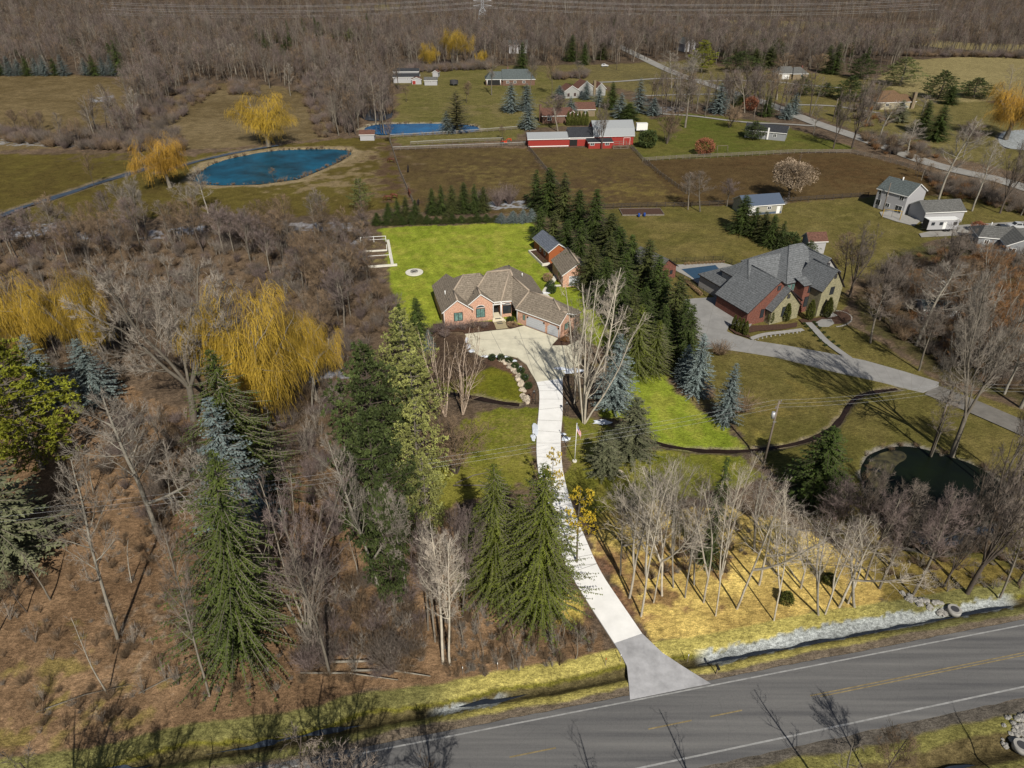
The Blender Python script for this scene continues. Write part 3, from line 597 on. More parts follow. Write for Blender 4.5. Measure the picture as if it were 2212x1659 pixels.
# ---------------------------------------------------------------- fast mesh soup for plants
class Soup:
    """tubes, ribbons and leaf faces collected as arrays; 'tint' is a per-clump random value"""
    def __init__(s): s.V = []; s.F3 = []; s.F4 = []; s.T = []; s.n = 0
    def add(s, v, f3=None, f4=None, t=.5):
        v = np.asarray(v, float); s.V.append(v)
        if f3 is not None: s.F3.append(np.asarray(f3)+s.n)
        if f4 is not None: s.F4.append(np.asarray(f4)+s.n)
        s.T.append(np.full(len(v), t)); s.n += len(v)
    def tube(s, pts, rad, k, t=.5):
        pts = np.asarray(pts, float); m = len(pts); d = np.gradient(pts, axis=0); d /= np.linalg.norm(d, axis=1)[:, None]+1e-9
        ref = np.array((0, 0, 1.)) if abs(d[0, 2]) < .9 else np.array((1., 0, 0)); a = np.cross(d, ref); a /= np.linalg.norm(a, axis=1)[:, None]+1e-9; b = np.cross(d, a)
        th = np.arange(k)*2*math.pi/k; rad = np.asarray(rad, float)
        v = pts[:, None, :]+rad[:, None, None]*(np.cos(th)[None, :, None]*a[:, None, :]+np.sin(th)[None, :, None]*b[:, None, :])
        i = np.arange(m-1)[:, None]*k; j = np.arange(k)[None, :]; j2 = (j+1) % k
        f = np.stack([i+j, i+j2, i+k+j2, i+k+j], -1).reshape(-1, 4); s.add(v.reshape(-1, 3), None, f, t)
    def twigs(s, A, B, r, t=.5):
        """many straight three-sided slivers from A to B tapering to a point"""
        A = np.asarray(A); B = np.asarray(B); n = len(A)
        if n == 0: return
        d = B-A; d /= np.linalg.norm(d, axis=1)[:, None]+1e-9; a = np.cross(d, np.array((.31, .17, .93))); a /= np.linalg.norm(a, axis=1)[:, None]+1e-9; b = np.cross(d, a)
        r = np.broadcast_to(np.asarray(r, float), (n,))[:, None]; V = np.empty((n, 4, 3))
        V[:, 0] = A+a*r; V[:, 1] = A-.5*a*r+.87*b*r; V[:, 2] = A-.5*a*r-.87*b*r; V[:, 3] = B
        k = np.arange(n)[:, None]*4; f = np.concatenate([k+np.array([[0, 1, 3]]), k+np.array([[1, 2, 3]]), k+np.array([[2, 0, 3]])]); s.add(V.reshape(-1, 3), f)
        s.T[-1] = np.repeat(np.broadcast_to(t, (n,)), 4)
    def cards(s, C, D, U, ln, wd, t):
        """pointed leaf cards: centre line from C along D (length ln), width wd along U"""
        n = len(C); V = np.empty((n, 4, 3)); ln = np.broadcast_to(ln, (n,))[:, None]; wd = np.broadcast_to(wd, (n,))[:, None]
        V[:, 0] = C; V[:, 1] = C+D*ln*.5+U*wd*.5; V[:, 2] = C+D*ln; V[:, 3] = C+D*ln*.5-U*wd*.5
        k = np.arange(n)[:, None]*4; s.add(V.reshape(-1, 3), None, k+np.array([[0, 1, 2, 3]])); s.T[-1] = np.repeat(np.broadcast_to(t, (n,)), 4)
    def mesh(s, name, m):
        V = np.concatenate(s.V) if s.V else np.zeros((0, 3)); F3 = np.concatenate(s.F3) if s.F3 else np.zeros((0, 3), int); F4 = np.concatenate(s.F4) if s.F4 else np.zeros((0, 4), int)
        me = bpy.data.meshes.new(name); me.vertices.add(len(V)); me.vertices.foreach_set('co', V.astype(np.float32).ravel())
        li = np.concatenate([F3.ravel(), F4.ravel()]); me.loops.add(len(li)); me.loops.foreach_set('vertex_index', li.astype(np.int32))
        n3, n4 = len(F3), len(F4); me.polygons.add(n3+n4); st = np.concatenate([np.arange(n3)*3, n3*3+np.arange(n4)*4])
        me.polygons.foreach_set('loop_start', st.astype(np.int32)); me.polygons.foreach_set('loop_total', np.concatenate([np.full(n3, 3), np.full(n4, 4)]).astype(np.int32))
        me.update(calc_edges=True); a = me.attributes.new('tint', 'FLOAT', 'POINT'); a.data.foreach_set('value', np.concatenate(s.T).astype(np.float32)); me.materials.append(m)
        return me
def leafmat(name, col, col2, rough=.7, objvar=.15, rnd=.5):
    m = mat(name, col, rough=rough, var=.0, scale=.6, col2=col2, objvar=objvar, attr='tint', spec=.2); return m
def unit(v): v = np.asarray(v, float); return v/(np.linalg.norm(v)+1e-9)

M['bark_grey'] = mat('grey_bark', (.17, .15, .12), rough=.95, var=.25, scale=1.5, objvar=.3)
M['bark_brightened'] = mat('brightened_bark', (.40, .36, .29), rough=.95, var=.25, scale=1.5, objvar=.15)  # lighter bark copy for lot trees, brightening put into the colour
M['twig_brightened'] = leafmat('brightened_twigs', (.34, .295, .24), (.42, .37, .31), objvar=.15)  # matching lighter twig copy, brightness likewise painted in
M['bark_pale'] = mat('pale_bark', (.25, .23, .19), rough=.95, var=.25, scale=1.5, objvar=.15)
M['bark_dark'] = mat('dark_bark', (.085, .068, .055), rough=.95, var=.25, scale=1.5, objvar=.2)
M['bark_birch'] = mat('peeling_bark', (.48, .38, .30), rough=.95, var=.35, scale=3, objvar=.1)
M['twig_grey'] = leafmat('grey_twigs', (.13, .108, .09), (.17, .14, .115), objvar=.25)
M['twig_pale'] = leafmat('pale_twigs', (.20, .175, .145), (.25, .22, .185), objvar=.15)
M['twig_mauve'] = leafmat('mauve_twigs', (.14, .108, .098), (.17, .132, .12), objvar=.2)
M['twig_brown'] = leafmat('brown_twigs', (.14, .098, .062), (.19, .135, .085), objvar=.25)
M['twig_rust'] = leafmat('rust_twigs', (.17, .085, .038), (.22, .12, .05), objvar=.2)
M['willow'] = leafmat('willow_strands', (.22, .145, .02), (.35, .235, .03), objvar=.15)
M['willow_orange'] = leafmat('willow_strands_orange', (.26, .145, .022), (.33, .195, .03), objvar=.1)
M['spruce'] = leafmat('spruce_needles', (.030, .046, .010), (.05, .072, .014))
M['spruce_lit'] = leafmat('spruce_needles_brightened', (.056, .074, .009), (.105, .122, .018))  # brighter copy of the spruce green, lit look put into the colour
M['bluespruce'] = leafmat('blue_spruce_needles', (.11, .145, .135), (.18, .22, .215))
M['pine'] = leafmat('pine_needles', (.075, .095, .03), (.15, .165, .055))
M['pine_pale'] = leafmat('pale_pine_needles', (.14, .155, .045), (.25, .255, .08))  # paler pine green, the lot's lit look included in the colour
M['pine_yellow'] = leafmat('yellow_pine_needles', (.12, .14, .012), (.20, .20, .02))
M['pine_dark'] = leafmat('dark_pine_needles', (.035, .052, .016), (.07, .09, .026))
M['cedar'] = leafmat('arborvitae_leaves', (.055, .062, .014), (.09, .10, .02))
M['box'] = leafmat('evergreen_leaves', (.022, .038, .012), (.045, .065, .018))
M['oakleaf'] = leafmat('dry_leaves', (.22, .15, .085), (.30, .20, .12))
M['redleaf'] = leafmat('red_dry_leaves', (.17, .065, .035), (.22, .09, .05))
M['goldneedle'] = leafmat('golden_leaves', (.42, .30, .02), (.5, .38, .04))

def bare(seed, H, spread, style, tm, cm, twr=.02, dens=1.0, fine=True, c0=.36, tr_=.0135):
    """leafless tree; returns (trunk mesh, crown mesh). style: tall, vase, broad"""
    r = np.random.RandomState(seed); tr, cr = Soup(), Soup(); up = np.array((0, 0, 1.))
    def path(p, d, L, n, wob, lift):
        P_ = [p]
        for i in range(n):
            d = unit(d+r.normal(0, wob, 3)+up*lift); p = p+d*L/n; P_.append(p)
        return np.array(P_), d
    stems = []
    if style == 'vase':
        for k in range(r.randint(6, 9)):
            a = r.uniform(0, 6.28); d = unit((math.cos(a)*spread/H*.75, math.sin(a)*spread/H*.75, 1)); L = H*r.uniform(.8, 1)
            P_, _ = path(np.array((math.cos(a)*.15, math.sin(a)*.15, 0.)), d, L, 9, .085, .03); R0 = H*.011*r.uniform(.6, 1); stems.append((P_, R0, .16))
    elif style == 'broad':
        P_, d = path(np.zeros(3), up, H*.24, 3, .04, 0); tr.tube(P_, np.linspace(H*.026, H*.02, 4), 8)
        for k in range(r.randint(5, 7)):
            a = k*1.1+r.uniform(-.3, .3); s_ = spread/H*r.uniform(.7, 1.1); Q, _ = path(P_[-1]-up*.3, unit((math.cos(a)*s_, math.sin(a)*s_, r.uniform(.8, 1.3))), H*r.uniform(.7, .9), 9, .09, .03); stems.append((Q, H*.013*r.uniform(.7, 1.1), .14))
    else:
        P_, d = path(np.zeros(3), unit(up+r.normal(0, .05, 3)), H*.97, 12, .045, .06); stems.append((P_, H*tr_, c0))
        if r.rand() < .45:
            j = r.randint(3, 6); Q, _ = path(P_[j], unit(d+r.normal(0, .35, 3)), H*.6, 7, .06, .12); stems.append((Q, H*.009, .2))
    TA, TB, TR, TT = [], [], [], []
    def twig(p, d, L, rad, t): TA.append(p); TB.append(p+unit(d)*L); TR.append(rad); TT.append(t)
    for P_, R0, c0 in list(stems):
        n = len(P_); rad = R0*np.linspace(1, .18, n)**.8; tr.tube(P_, rad, 6)
        nb = int((26 if style == 'tall' else 13)*dens)
        for b_ in range(nb):
            f = c0+(1-c0)*((b_+r.rand())/nb)**.85; f = min(f, .985); i = int(f*(n-1)); g = f*(n-1)-i; p0 = P_[i]*(1-g)+P_[min(i+1, n-1)]*g
            ax = unit(P_[min(i+1, n-1)]-P_[max(i-1, 0)]); a = r.uniform(0, 6.28); side = unit(np.cross(ax, (math.cos(a), math.sin(a), .2)))
            el = r.uniform(.45, .95) if style != 'tall' else r.uniform(.3, .9)
            env = math.sin(math.pi*min(1, max(.08, (f-c0)/(1-c0)*.72+.28))) if style == 'tall' else (1.15-f)
            L1 = spread*(1.0 if style == 'tall' else .75)*env*r.uniform(.65, 1.15)+.5
            Q, dq = path(p0, unit(side+ax*el), L1, 5, .13, .09); r1 = max(.012, rad[i]*.38); t1 = r.rand(); tr.tube(Q, r1*np.linspace(1, .3, 6), 4)
            n2 = int((3+L1*2.2)*dens)
            for c_ in range(n2):
                f2 = .18+.82*r.rand(); i2 = int(f2*5); i2 = min(i2, 4); g2 = f2*5-i2; p1 = Q[i2]*(1-g2)+Q[i2+1]*g2; d1 = unit(Q[i2+1]-Q[i2]); L2 = (L1*.42*(1.2-f2)+.35)*r.uniform(.6, 1.2)
                S2, d2 = path(p1, unit(d1+r.normal(0, .55, 3)+up*.25), L2, 3, .15, .08); cr.tube(S2, max(.006, r1*.4)*np.linspace(1, .35, 4), 3, t1)
                for e_ in range(int((4 if fine else 3)*dens+r.rand())):
                    f3 = r.rand(); i3 = min(int(f3*3), 2); p2 = S2[i3]+(S2[i3+1]-S2[i3])*r.rand(); L3 = r.uniform(.35, .95)*min(1.2, .4+L2*.6); d3 = unit(d2+r.normal(0, .55, 3)+up*.15); twig(p2, d3, L3, twr*r.uniform(.6, 1), t1)
                    if fine:
                        for g_ in range(2): twig(p2+d3*L3*r.uniform(.2, .7), unit(d3+r.normal(0, .5, 3)), L3*.6, twr*.6, t1)
    cr.twigs(TA, TB, np.array(TR), np.array(TT))
    return tr.mesh('trunk', tm), cr.mesh('crown', cm)

def spruce(seed, H, Rb, m, barkm, droop=.35, nl=None, card=.36, fill=1.25, nbm=1, gap=0, clear=.03, ragged=.15, flat=0):
    r = np.random.RandomState(seed); tr, cr = Soup(), Soup()
    tr.tube([(0, 0, 0), (0, 0, H*.5), (0, 0, H*.985)], (H*.016, H*.009, .015), 7)
    nl = nl or int(H*2.7); C, D, U, LN, WD, T = [], [], [], [], [], []
    z = H*clear
    while z < H*.985:
        f = (z/H); Lb = Rb*(1-f)**.70*(.6+.4*min(1, (f-clear)/.12+.3)) ; nb = int((6+7*(1-f))*nbm)
        off = r.uniform(0, 6.28)
        for b_ in range(nb):
            if r.rand() < gap: continue
            a = off+b_*6.283/nb+r.normal(0, .28); L = Lb*r.uniform(1-ragged*2, 1+ragged)+.12; t = np.clip(r.normal(.5, .28), 0, 1)
            ca, sa = math.cos(a), math.sin(a); z0 = z+r.uniform(-.25, .25); e0 = r.uniform(.05, .35)*(1 if f < .75 else 2.2)
            def pt(q): return np.array((ca*L*q, sa*L*q, z0+L*(e0*q-droop*q*q*1.5+.22*droop*q**4*2)))
            if L > .8: tr.tube([pt(0), pt(.5), pt(.97)], (.035, .022, .008), 3)
            ns = max(3, int(L/.26*fill)); side = np.array((-sa, ca, 0.))
            for k in range(ns):
                q = (k+.6+r.uniform(-.3, .3))/ns; q = min(q, 1); p = pt(q); dq = unit(pt(min(q+.05, 1.05))-pt(q-.05)); wq = card*(1.25-.7*q)*(.75+.5*r.rand())*(.6+.4*min(1, L/1.5))
                for sg in (-1, 1):
                    dd = unit(dq*.75+side*sg*(.75+r.normal(0, .35))+r.normal(0, .16, 3)-np.array((0, 0, 1))*(.25+r.rand()*.4)*(1-flat)); C.append(p); D.append(dd); U.append(unit(np.cross(dd, (0, 0, 1))+np.array((0, 0, r.normal(0, .35))))); LN.append(wq*1.25); WD.append(wq*.42); T.append(t+r.normal(0, .12))
                if k % 2 == 0 or q > .8:
                    C.append(p); D.append(unit(dq+np.array((0, 0, -.25-.3*r.rand())))); U.append(side); LN.append(wq*1.2); WD.append(wq*.5); T.append(t)
        z += H/nl*r.uniform(.8, 1.2)*(1.15-.4*f)
    C.append(np.array((0, 0, H*.97))); D.append(np.array((0, 0, 1.))); U.append(np.array((1., 0, 0))); LN.append(H*.035); WD.append(.08); T.append(.6)
    cr.cards(np.array(C), np.array(D), np.array(U), np.array(LN), np.array(WD), np.clip(np.array(T), 0, 1)); return tr.mesh('trunk', barkm), cr.mesh('crown', m)

def pine(seed, H, Rb, m, barkm, clear=.12, open_=.25, lay=None, tuft=.33):
    """soft pine: wide tiers of branches ending in upturned tufts"""
    r = np.random.RandomState(seed); tr, cr = Soup(), Soup(); bend = r.normal(0, .25, 2)
    sp_ = np.array([(bend[0]*math.sin(q*3), bend[1]*math.sin(q*2.5), H*q) for q in np.linspace(0, .97, 7)]); tr.tube(sp_, np.linspace(H*.016, .03, 7), 7)
    C, D, U, LN, WD, T = [], [], [], [], [], []; nl = lay or int(H*1.15)
    for i in range(nl):
        f = clear+(1-clear)*(i+.5*r.rand())/nl; Lb = Rb*min(1, (1-f)*1.6+.10)*(.75+.4*r.rand())*min(1, .55+(f-clear)*3); nb = r.randint(5, 8); off = r.uniform(0, 6.28); z0 = f*H
        for b_ in range(nb):
            if r.rand() < open_*.5: continue
            a = off+b_*6.283/nb+r.normal(0, .25); L = Lb*r.uniform(.6, 1.15)+.2; t0 = np.clip(r.normal(.5, .28), 0, 1); e0 = .12+.9*max(0, f-.55); ca, sa = math.cos(a), math.sin(a); side = np.array((-sa, ca, 0))
            pt = lambda q: np.array((ca*L*q, sa*L*q, z0+L*(e0*q+.12*q*q)))
            tr.tube([pt(0), pt(.5), pt(1)], (.05, .03, .01), 3); ns = int(4+L*4.2)
            for k in range(ns):
                q = .28+.72*r.rand()**.7; w_ = L*.30*math.sin(math.pi*min(1, q*.8)); lat = r.uniform(-1, 1); p = pt(q)+side*lat*w_+np.array((0, 0, r.normal(.05, .1)))
                t = np.clip(t0+r.normal(0, .15), 0, 1)
                for c_ in range(9):
                    d = unit(np.array((ca, sa, 0))*.5+side*lat*.5+r.normal(0, .65, 3)+np.array((0, 0, .45))); C.append(p); D.append(d); U.append(unit(np.cross(d, r.normal(0, 1, 3)))); LN.append(tuft*r.uniform(.7, 1.2)); WD.append(tuft*.33); T.append(t)
    cr.cards(np.array(C), np.array(D), np.array(U), np.array(LN), np.array(WD), np.array(T)); return tr.mesh('trunk', barkm), cr.mesh('crown', m)

def willow(seed, H, Rw, m, barkm, ns=1500, drop=.28):
    r = np.random.RandomState(seed); tr, cr = Soup(), Soup(); up = np.array((0, 0, 1.))
    tr.tube([(0, 0, 0), (.1, .1, H*.14), (.2, .1, H*.24)], (H*.045, H*.033, H*.028), 8); ends = []
    for k in range(9):
        a = k*.7+r.uniform(-.2, .2); s_ = r.uniform(.45, 1.0); d = unit((math.cos(a)*s_*Rw/H*1.3, math.sin(a)*s_*Rw/H*1.3, 1)); p = np.array((.2, .1, H*.22)); P_ = [p]; L = H*r.uniform(.5, .68)
        for i in range(7): d = unit(d+r.normal(0, .14, 3)+np.array((d[0], d[1], 0))*.06); p = p+d*L/7; P_.append(p)
        P_ = np.array(P_); tr.tube(P_, H*.016*np.linspace(1, .25, 8), 5)
        for j in range(14):
            i = r.randint(2, 7); d2 = unit(np.array((P_[i][0], P_[i][1], 0))*.12+r.normal(0, .6, 3)+up*.45); q = P_[i]+(P_[i+1]-P_[i])*r.rand() if i < 7 else P_[i]; Q = [q]; L2 = r.uniform(.12, .27)*H
            for e in range(4): d2 = unit(d2+r.normal(0, .18, 3)); q = q+d2*L2/4; Q.append(q)
            Q = np.array(Q); tr.tube(Q, H*.005*np.linspace(1, .3, 5), 4); ends += [Q[2], Q[3], Q[4]]
    ends = np.array(ends); lobes = [unit(r.normal(0, 1, 3))*np.array((Rw*.6, Rw*.6, H*.1)) for _ in range(5)]
    C4, T4 = [], []
    for k in range(ns):
        p = ends[r.randint(len(ends))]+r.normal(0, .25, 3)*np.array((1.3, 1.3, .8)); o = np.array((p[0], p[1], 0)); t = np.clip(vnoise(np.array([p[0]*.5+9]), np.array([p[1]*.5+p[2]*.4+9]))[0]*1.4-.2+r.normal(0, .12), 0, 1)
        d = unit(unit(o+r.normal(0, 2.2, 3)*np.array((1, 1, 0)))*.8+up*r.uniform(.1, 1.2)+r.normal(0, .45, 3)); L = H*drop*r.uniform(.25, .75); n = 6; P_ = [p]; 
        for i in range(n): d = unit(d+np.array((0, 0, -.5))+r.normal(0, .16, 3)); p = p+d*L/n; P_.append(p)
        P_ = np.array(P_)
        if P_[-1, 2] < .3: P_[:, 2] = np.maximum(P_[:, 2], .3+.05*np.arange(n, -1, -1))
        wv = unit(np.cross(r.normal(0, 1, 3), up))*.014*r.uniform(.6, 1.3)
        V = np.concatenate([P_-wv, P_+wv]); i = np.arange(n); f = np.stack([i, i+1, i+n+2, i+n+1], -1); cr.add(V, None, f, t)
    return tr.mesh('trunk', barkm), cr.mesh('crown', m)

def leafy(seed, rx, rz, m, n, card, core=.35, column=False, z0=.0):
    r = np.random.RandomState(seed); cr = Soup(); v = r.normal(0, 1, (n, 3)); v /= np.linalg.norm(v, axis=1)[:, None]; q = r.uniform(core, 1, n)[:, None]**.5
    if column:
        h = r.rand(n); rr = np.sin(np.pi*np.clip(h*.78+.20, 0, 1))**.8*(1-h*.25); a = r.uniform(0, 6.28, n); k = r.uniform(.55, 1, n); P_ = np.stack([np.cos(a)*rx*rr*k, np.sin(a)*rx*rr*k, z0+h*rz*.97], -1); D = np.stack([np.cos(a)*.35, np.sin(a)*.35, np.full(n, .9)], -1)+r.normal(0, .25, (n, 3))
        t = np.clip(vnoise(a*2+5, h*rz*1.6+3)+r.normal(0, .15, n), 0, 1)
    else:
        lump = 1+.22*(vnoise(v[:, 0]*2.3+7+seed, v[:, 1]*2.3+v[:, 2]*2+5)-.5)*2; P_ = v*q*np.array((rx, rx, rz*.5))*lump[:, None]+np.array((0, 0, rz*.5)); D = v+r.normal(0, .5, (n, 3))+np.array((0, 0, .3)); t = np.clip(vnoise(v[:, 0]*3+9, v[:, 2]*3+v[:, 1]*2+9)*1.3-.15+r.normal(0, .15, n), 0, 1)
    D /= np.linalg.norm(D, axis=1)[:, None]; U = np.cross(D, r.normal(0, 1, (n, 3))); U /= np.linalg.norm(U, axis=1)[:, None]; P_[:, 2] = np.maximum(P_[:, 2], .02)
    cr.cards(P_, D, U, card*r.uniform(.7, 1.3, n), card*.55, t); return cr.mesh('foliage', m)
def twiggy(seed, rx, h, m, n=120, twr=.012, sub=5):
    r = np.random.RandomState(seed); s = Soup(); A, B, RR, T = [], [], [], []
    for k in range(n):
        a = r.uniform(0, 6.28); q = r.rand()**.6; d = unit((math.cos(a)*q*rx/h, math.sin(a)*q*rx/h, 1.)); L = h*r.uniform(.6, 1)/max(.55, d[2]); p = np.array((math.cos(a)*.12*rx*q, math.sin(a)*.12*rx*q, 0.)); t = r.rand(); P_ = [p]
        for i in range(3): d = unit(d+r.normal(0, .13, 3)); p = p+d*L/3; P_.append(p)
        P_ = np.array(P_); s.tube(P_, twr*1.3*np.linspace(1, .3, 4), 3, t)
        for e in range(sub): i = r.randint(1, 3); p2 = P_[i]+(P_[i+1]-P_[i])*r.rand(); A.append(p2); B.append(p2+unit(d+r.normal(0, .5, 3))*L*r.uniform(.15, .35)); RR.append(twr*.8); T.append(t)
    s.twigs(A, B, np.array(RR), np.array(T)); return s.mesh('stems', m)

SH = {}
# prototypes (meshes only; every tree in the place is its own object sharing one of them)
PR = {}
def proto(kind, items, H, Rw): PR[kind] = (items, H, Rw)
proto('tall_grey', [bare(s, 15, 3.4, 'tall', M['bark_grey'], M['twig_grey']) for s in (1, 2, 3)], 15, 3.6)
proto('tall_sun', [bare(s, 15, 3.3, 'tall', M['bark_brightened'], M['twig_brightened']) for s in (64, 65, 66)], 15, 3.5)
proto('broad_brightened', [bare(67, 18, 7, 'broad', M['bark_brightened'], M['twig_brightened'], dens=1.0)], 17, 7)
proto('tall_pale', [bare(s, 15, 3.3, 'tall', M['bark_pale'], M['twig_pale']) for s in (4, 5, 24)], 15, 3.5)
proto('tall_mauve', [bare(s, 13, 3.4, 'tall', M['bark_grey'], M['twig_mauve']) for s in (6, 7)], 13, 3.6)
proto('tall_brown', [bare(s, 11, 3.2, 'tall', M['bark_dark'], M['twig_brown'], dens=1.1) for s in (8, 9)], 11, 3.4)
proto('grove', [bare(s, 14, 2.9, 'tall', M['bark_brightened'], M['twig_brightened'], twr=.011, dens=.66, c0=.45, tr_=.0095) for s in (61, 62, 69)]+[bare(63, 14, 2.9, 'tall', M['bark_pale'], M['twig_mauve'], twr=.011, dens=.66, c0=.45, tr_=.0095)], 14, 3.1)
proto('vase', [bare(11, 13, 5, 'vase', M['bark_grey'], M['twig_mauve'], dens=1.0)], 13, 5)
proto('vase_sun', [bare(68, 16, 4.0, 'vase', M['bark_brightened'], M['twig_brightened'], twr=.016, dens=.75)], 16, 4.6)
proto('vase_brown', [bare(12, 9, 4, 'vase', M['bark_dark'], M['twig_brown'], dens=1.0)], 9, 4)
proto('birch', [bare(13, 12, 4.2, 'vase', M['bark_birch'], M['twig_brown'], dens=.7)], 12, 4.4)
proto('broad', [bare(14, 18, 9, 'broad', M['bark_grey'], M['twig_pale'], twr=.022, dens=1.25)], 17, 8.5)
proto('broad_dark', [bare(15, 13, 6, 'broad', M['bark_dark'], M['twig_grey'], twr=.026, dens=1.0)], 12, 6)
proto('rust', [bare(s, 11, 3.6, 'vase', M['bark_pale'], M['twig_rust'], dens=1.0) for s in (16,)], 11, 4)
proto('slim', [bare(17, 10, 1.5, 'tall', M['bark_grey'], M['twig_grey'], dens=.45), bare(18, 10, 1.3, 'tall', M['bark_pale'], M['twig_pale'], dens=.35)], 10, 1.5)
proto('spruce', [spruce(21, 15, 3.3, M['spruce'], M['bark_dark']), spruce(22, 15, 3.3, M['spruce'], M['bark_dark'], gap=.16, ragged=.28, droop=.5), spruce(19, 15, 3.3, leafmat('spruce_needles_olive', (.042, .052, .014), (.07, .08, .022)), M['bark_dark'], gap=.1, ragged=.2, droop=.25)], 15, 3.3)
proto('spruce_lit', [spruce(s, 16, 3.8, M['spruce_lit'], M['bark_grey'], droop=.33, gap=.12, ragged=.3, card=.22, fill=1.7, nbm=1.35, nl=56) for s in (23, 25)], 16, 3.8)
proto('spruce_big', [spruce(28, 16, 3.8, leafmat('mid_spruce_needles', (.034, .050, .010), (.062, .078, .015)), M['bark_grey'], droop=.33, gap=.15, ragged=.32, card=.22, fill=1.7, nbm=1.35, nl=56)], 16, 3.8)
proto('blue', [spruce(26, 12, 3.0, M['bluespruce'], M['bark_dark'], droop=.18, card=.30, fill=1.5, flat=.4)], 12, 3.0)
proto('greyspruce', [spruce(27, 12, 3.6, leafmat('grey_spruce_needles', (.085, .095, .05), (.15, .155, .085)), M['bark_grey'], droop=.1, card=.4, flat=.5, gap=.1)], 12, 3.6)
proto('pine', [pine(s, 16, 4.4, M['pine'], M['bark_grey']) for s in (31, 32)], 16, 4.4)
proto('pine_pale', [pine(s, 15, 4.4, M['pine_pale'], M['bark_grey'], open_=.35) for s in (37, 38)], 15, 4.4)
proto('pine_yellow', [pine(33, 14, 4.6, M['pine_yellow'], M['bark_grey'])], 14, 4.6)
proto('pine_dark', [pine(34, 12, 4.0, M['pine_dark'], M['bark_dark'], clear=.05, open_=.1, lay=18)], 12, 4.0)
proto('ragged', [spruce(35, 16, 4.2, leafmat('olive_needles', (.05, .05, .022), (.075, .07, .03)), M['bark_dark'], droop=-.12, gap=.15, clear=.1, nl=24)], 16, 4.2)
proto('pine_thin', [pine(36, 11, 3.2, M['goldneedle'], M['bark_grey'], clear=.3, open_=1.1, lay=9, tuft=.3)], 11, 3.2)
proto('willow', [willow(s, 12, 6, M['willow'], M['bark_grey'], 7500) for s in (41, 42)], 12, 7)
proto('willow_orange', [willow(43, 12, 6, M['willow_orange'], M['bark_grey'], 7500)], 12, 7)
proto('oak', [bare(44, 10, 4.5, 'broad', M['bark_dark'], M['twig_brown'], dens=.6)], 9.5, 4.5)
SH['cedar'] = leafy(51, .7, 3.0, M['cedar'], 1500, .22, column=True); SH['box'] = leafy(52, .7, 1.1, M['box'], 900, .17); SH['heath'] = leafy(53, 1, 1.3, M['oakleaf'], 1000, .18)
SH['dark_bush'] = leafy(54, 1.8, 3.2, M['pine_dark'], 2600, .3); SH['red_bush'] = leafy(55, 1.8, 3.4, M['redleaf'], 1800, .3)
SH['twig_brown'] = twiggy(56, 1.4, 1.6, M['twig_brown'], 140); SH['twig_mauve'] = twiggy(57, 1.5, 2.2, M['twig_mauve'], 130); SH['twig_rust'] = twiggy(58, 1.2, 1.3, M['twig_rust'], 120); SH['twig_grey'] = twiggy(59, 1.6, 2.4, M['twig_grey'], 120)
SH['thin_pale'] = twiggy(71, .9, 3.6, M['twig_pale'], 16, .02, 7); SH['thin_brown'] = twiggy(72, 1.1, 3.0, M['twig_brown'], 20, .02, 7); SH['low_pale'] = twiggy(73, 1.0, 1.1, M['twig_pale'], 40, .014, 4)
SH['oak_crown'] = leafy(60, 4.4, 6.5, leafmat('tan_dry_leaves', (.25, .19, .13), (.32, .25, .18)), 6500, .32, core=.1)
NM = {'tall': 'bare_tree', 'vase': 'bare_tree', 'grov': 'bare_tree', 'broa': 'bare_tree', 'birc': 'birch_tree', 'rust': 'bare_tree', 'slim': 'young_tree', 'spru': 'spruce_tree', 'blue': 'blue_spruce', 'grey': 'spruce_tree', 'pine': 'pine_tree', 'ragg': 'spruce_tree', 'will': 'willow_tree', 'oak': 'oak_tree'}
TRR = random.Random(99); NT = [0]
def tree(kind, p, h=None, wd=None, label=None, group=None, lean=(0, 0), v=None):
    items, H, Rw = PR[kind]; k = TRR.randrange(len(items)) if v is None else v % len(items); tm, cm = items[k]
    h = h or H; wd = wd if wd is not None else h/H*Rw*2
    name = NM[kind[:4]]; cat = {'bare_tree': 'tree', 'young_tree': 'tree', 'birch_tree': 'birch', 'spruce_tree': 'spruce', 'blue_spruce': 'blue spruce', 'pine_tree': 'pine', 'willow_tree': 'willow', 'oak_tree': 'oak'}[name]
    e = empty(name, (p[0], p[1], p[2]-.12 if len(p) > 2 else -.12), TRR.uniform(0, 6.28), label, cat, group)
    e.rotation_euler = (lean[0], lean[1], TRR.uniform(0, 6.28)) if lean == (0, 0) else (lean[0], lean[1], 0)
    s = wd/2/Rw; e.scale = (s, s, h/H); t = link('trunk', tm, e); c = link('crown', cm, e); NT[0] += 1
    if kind == 'oak':
        l = link('leaves', SH['oak_crown'], e); l.location = (0, 0, 3.0)
    return e
def px(kind, bx, by, ty, wpx, label, group=None, lean=(0, 0), v=None):
    """a tree measured on the photograph: foot at (bx, by), tip at height ty, crown wpx wide"""
    g = G(bx, by); p = Vector((g.x, g.y, 0)); return tree(kind, p, height_to(p, ty), wpx/FPX*depth(p)*{'spruce': 1.4, 'spruce_lit': 1.55, 'spruce_big': 1.6, 'willow': 1.12, 'blue': 1.4, 'greyspruce': 1.45, 'pine_dark': 1.25, 'ragged': 1.5}.get(kind, 1), label, group, lean, v)
def shrub(name, key, p, sx=1, sz=1, label=None, group=None, cat='shrub'):
    o = link(name, SH[key]); o.location = (p[0], p[1], -.03); o.rotation_euler = (0, 0, TRR.uniform(0, 6.28)); o.scale = (sx, sx, sz); return tag(o, label, cat, group)
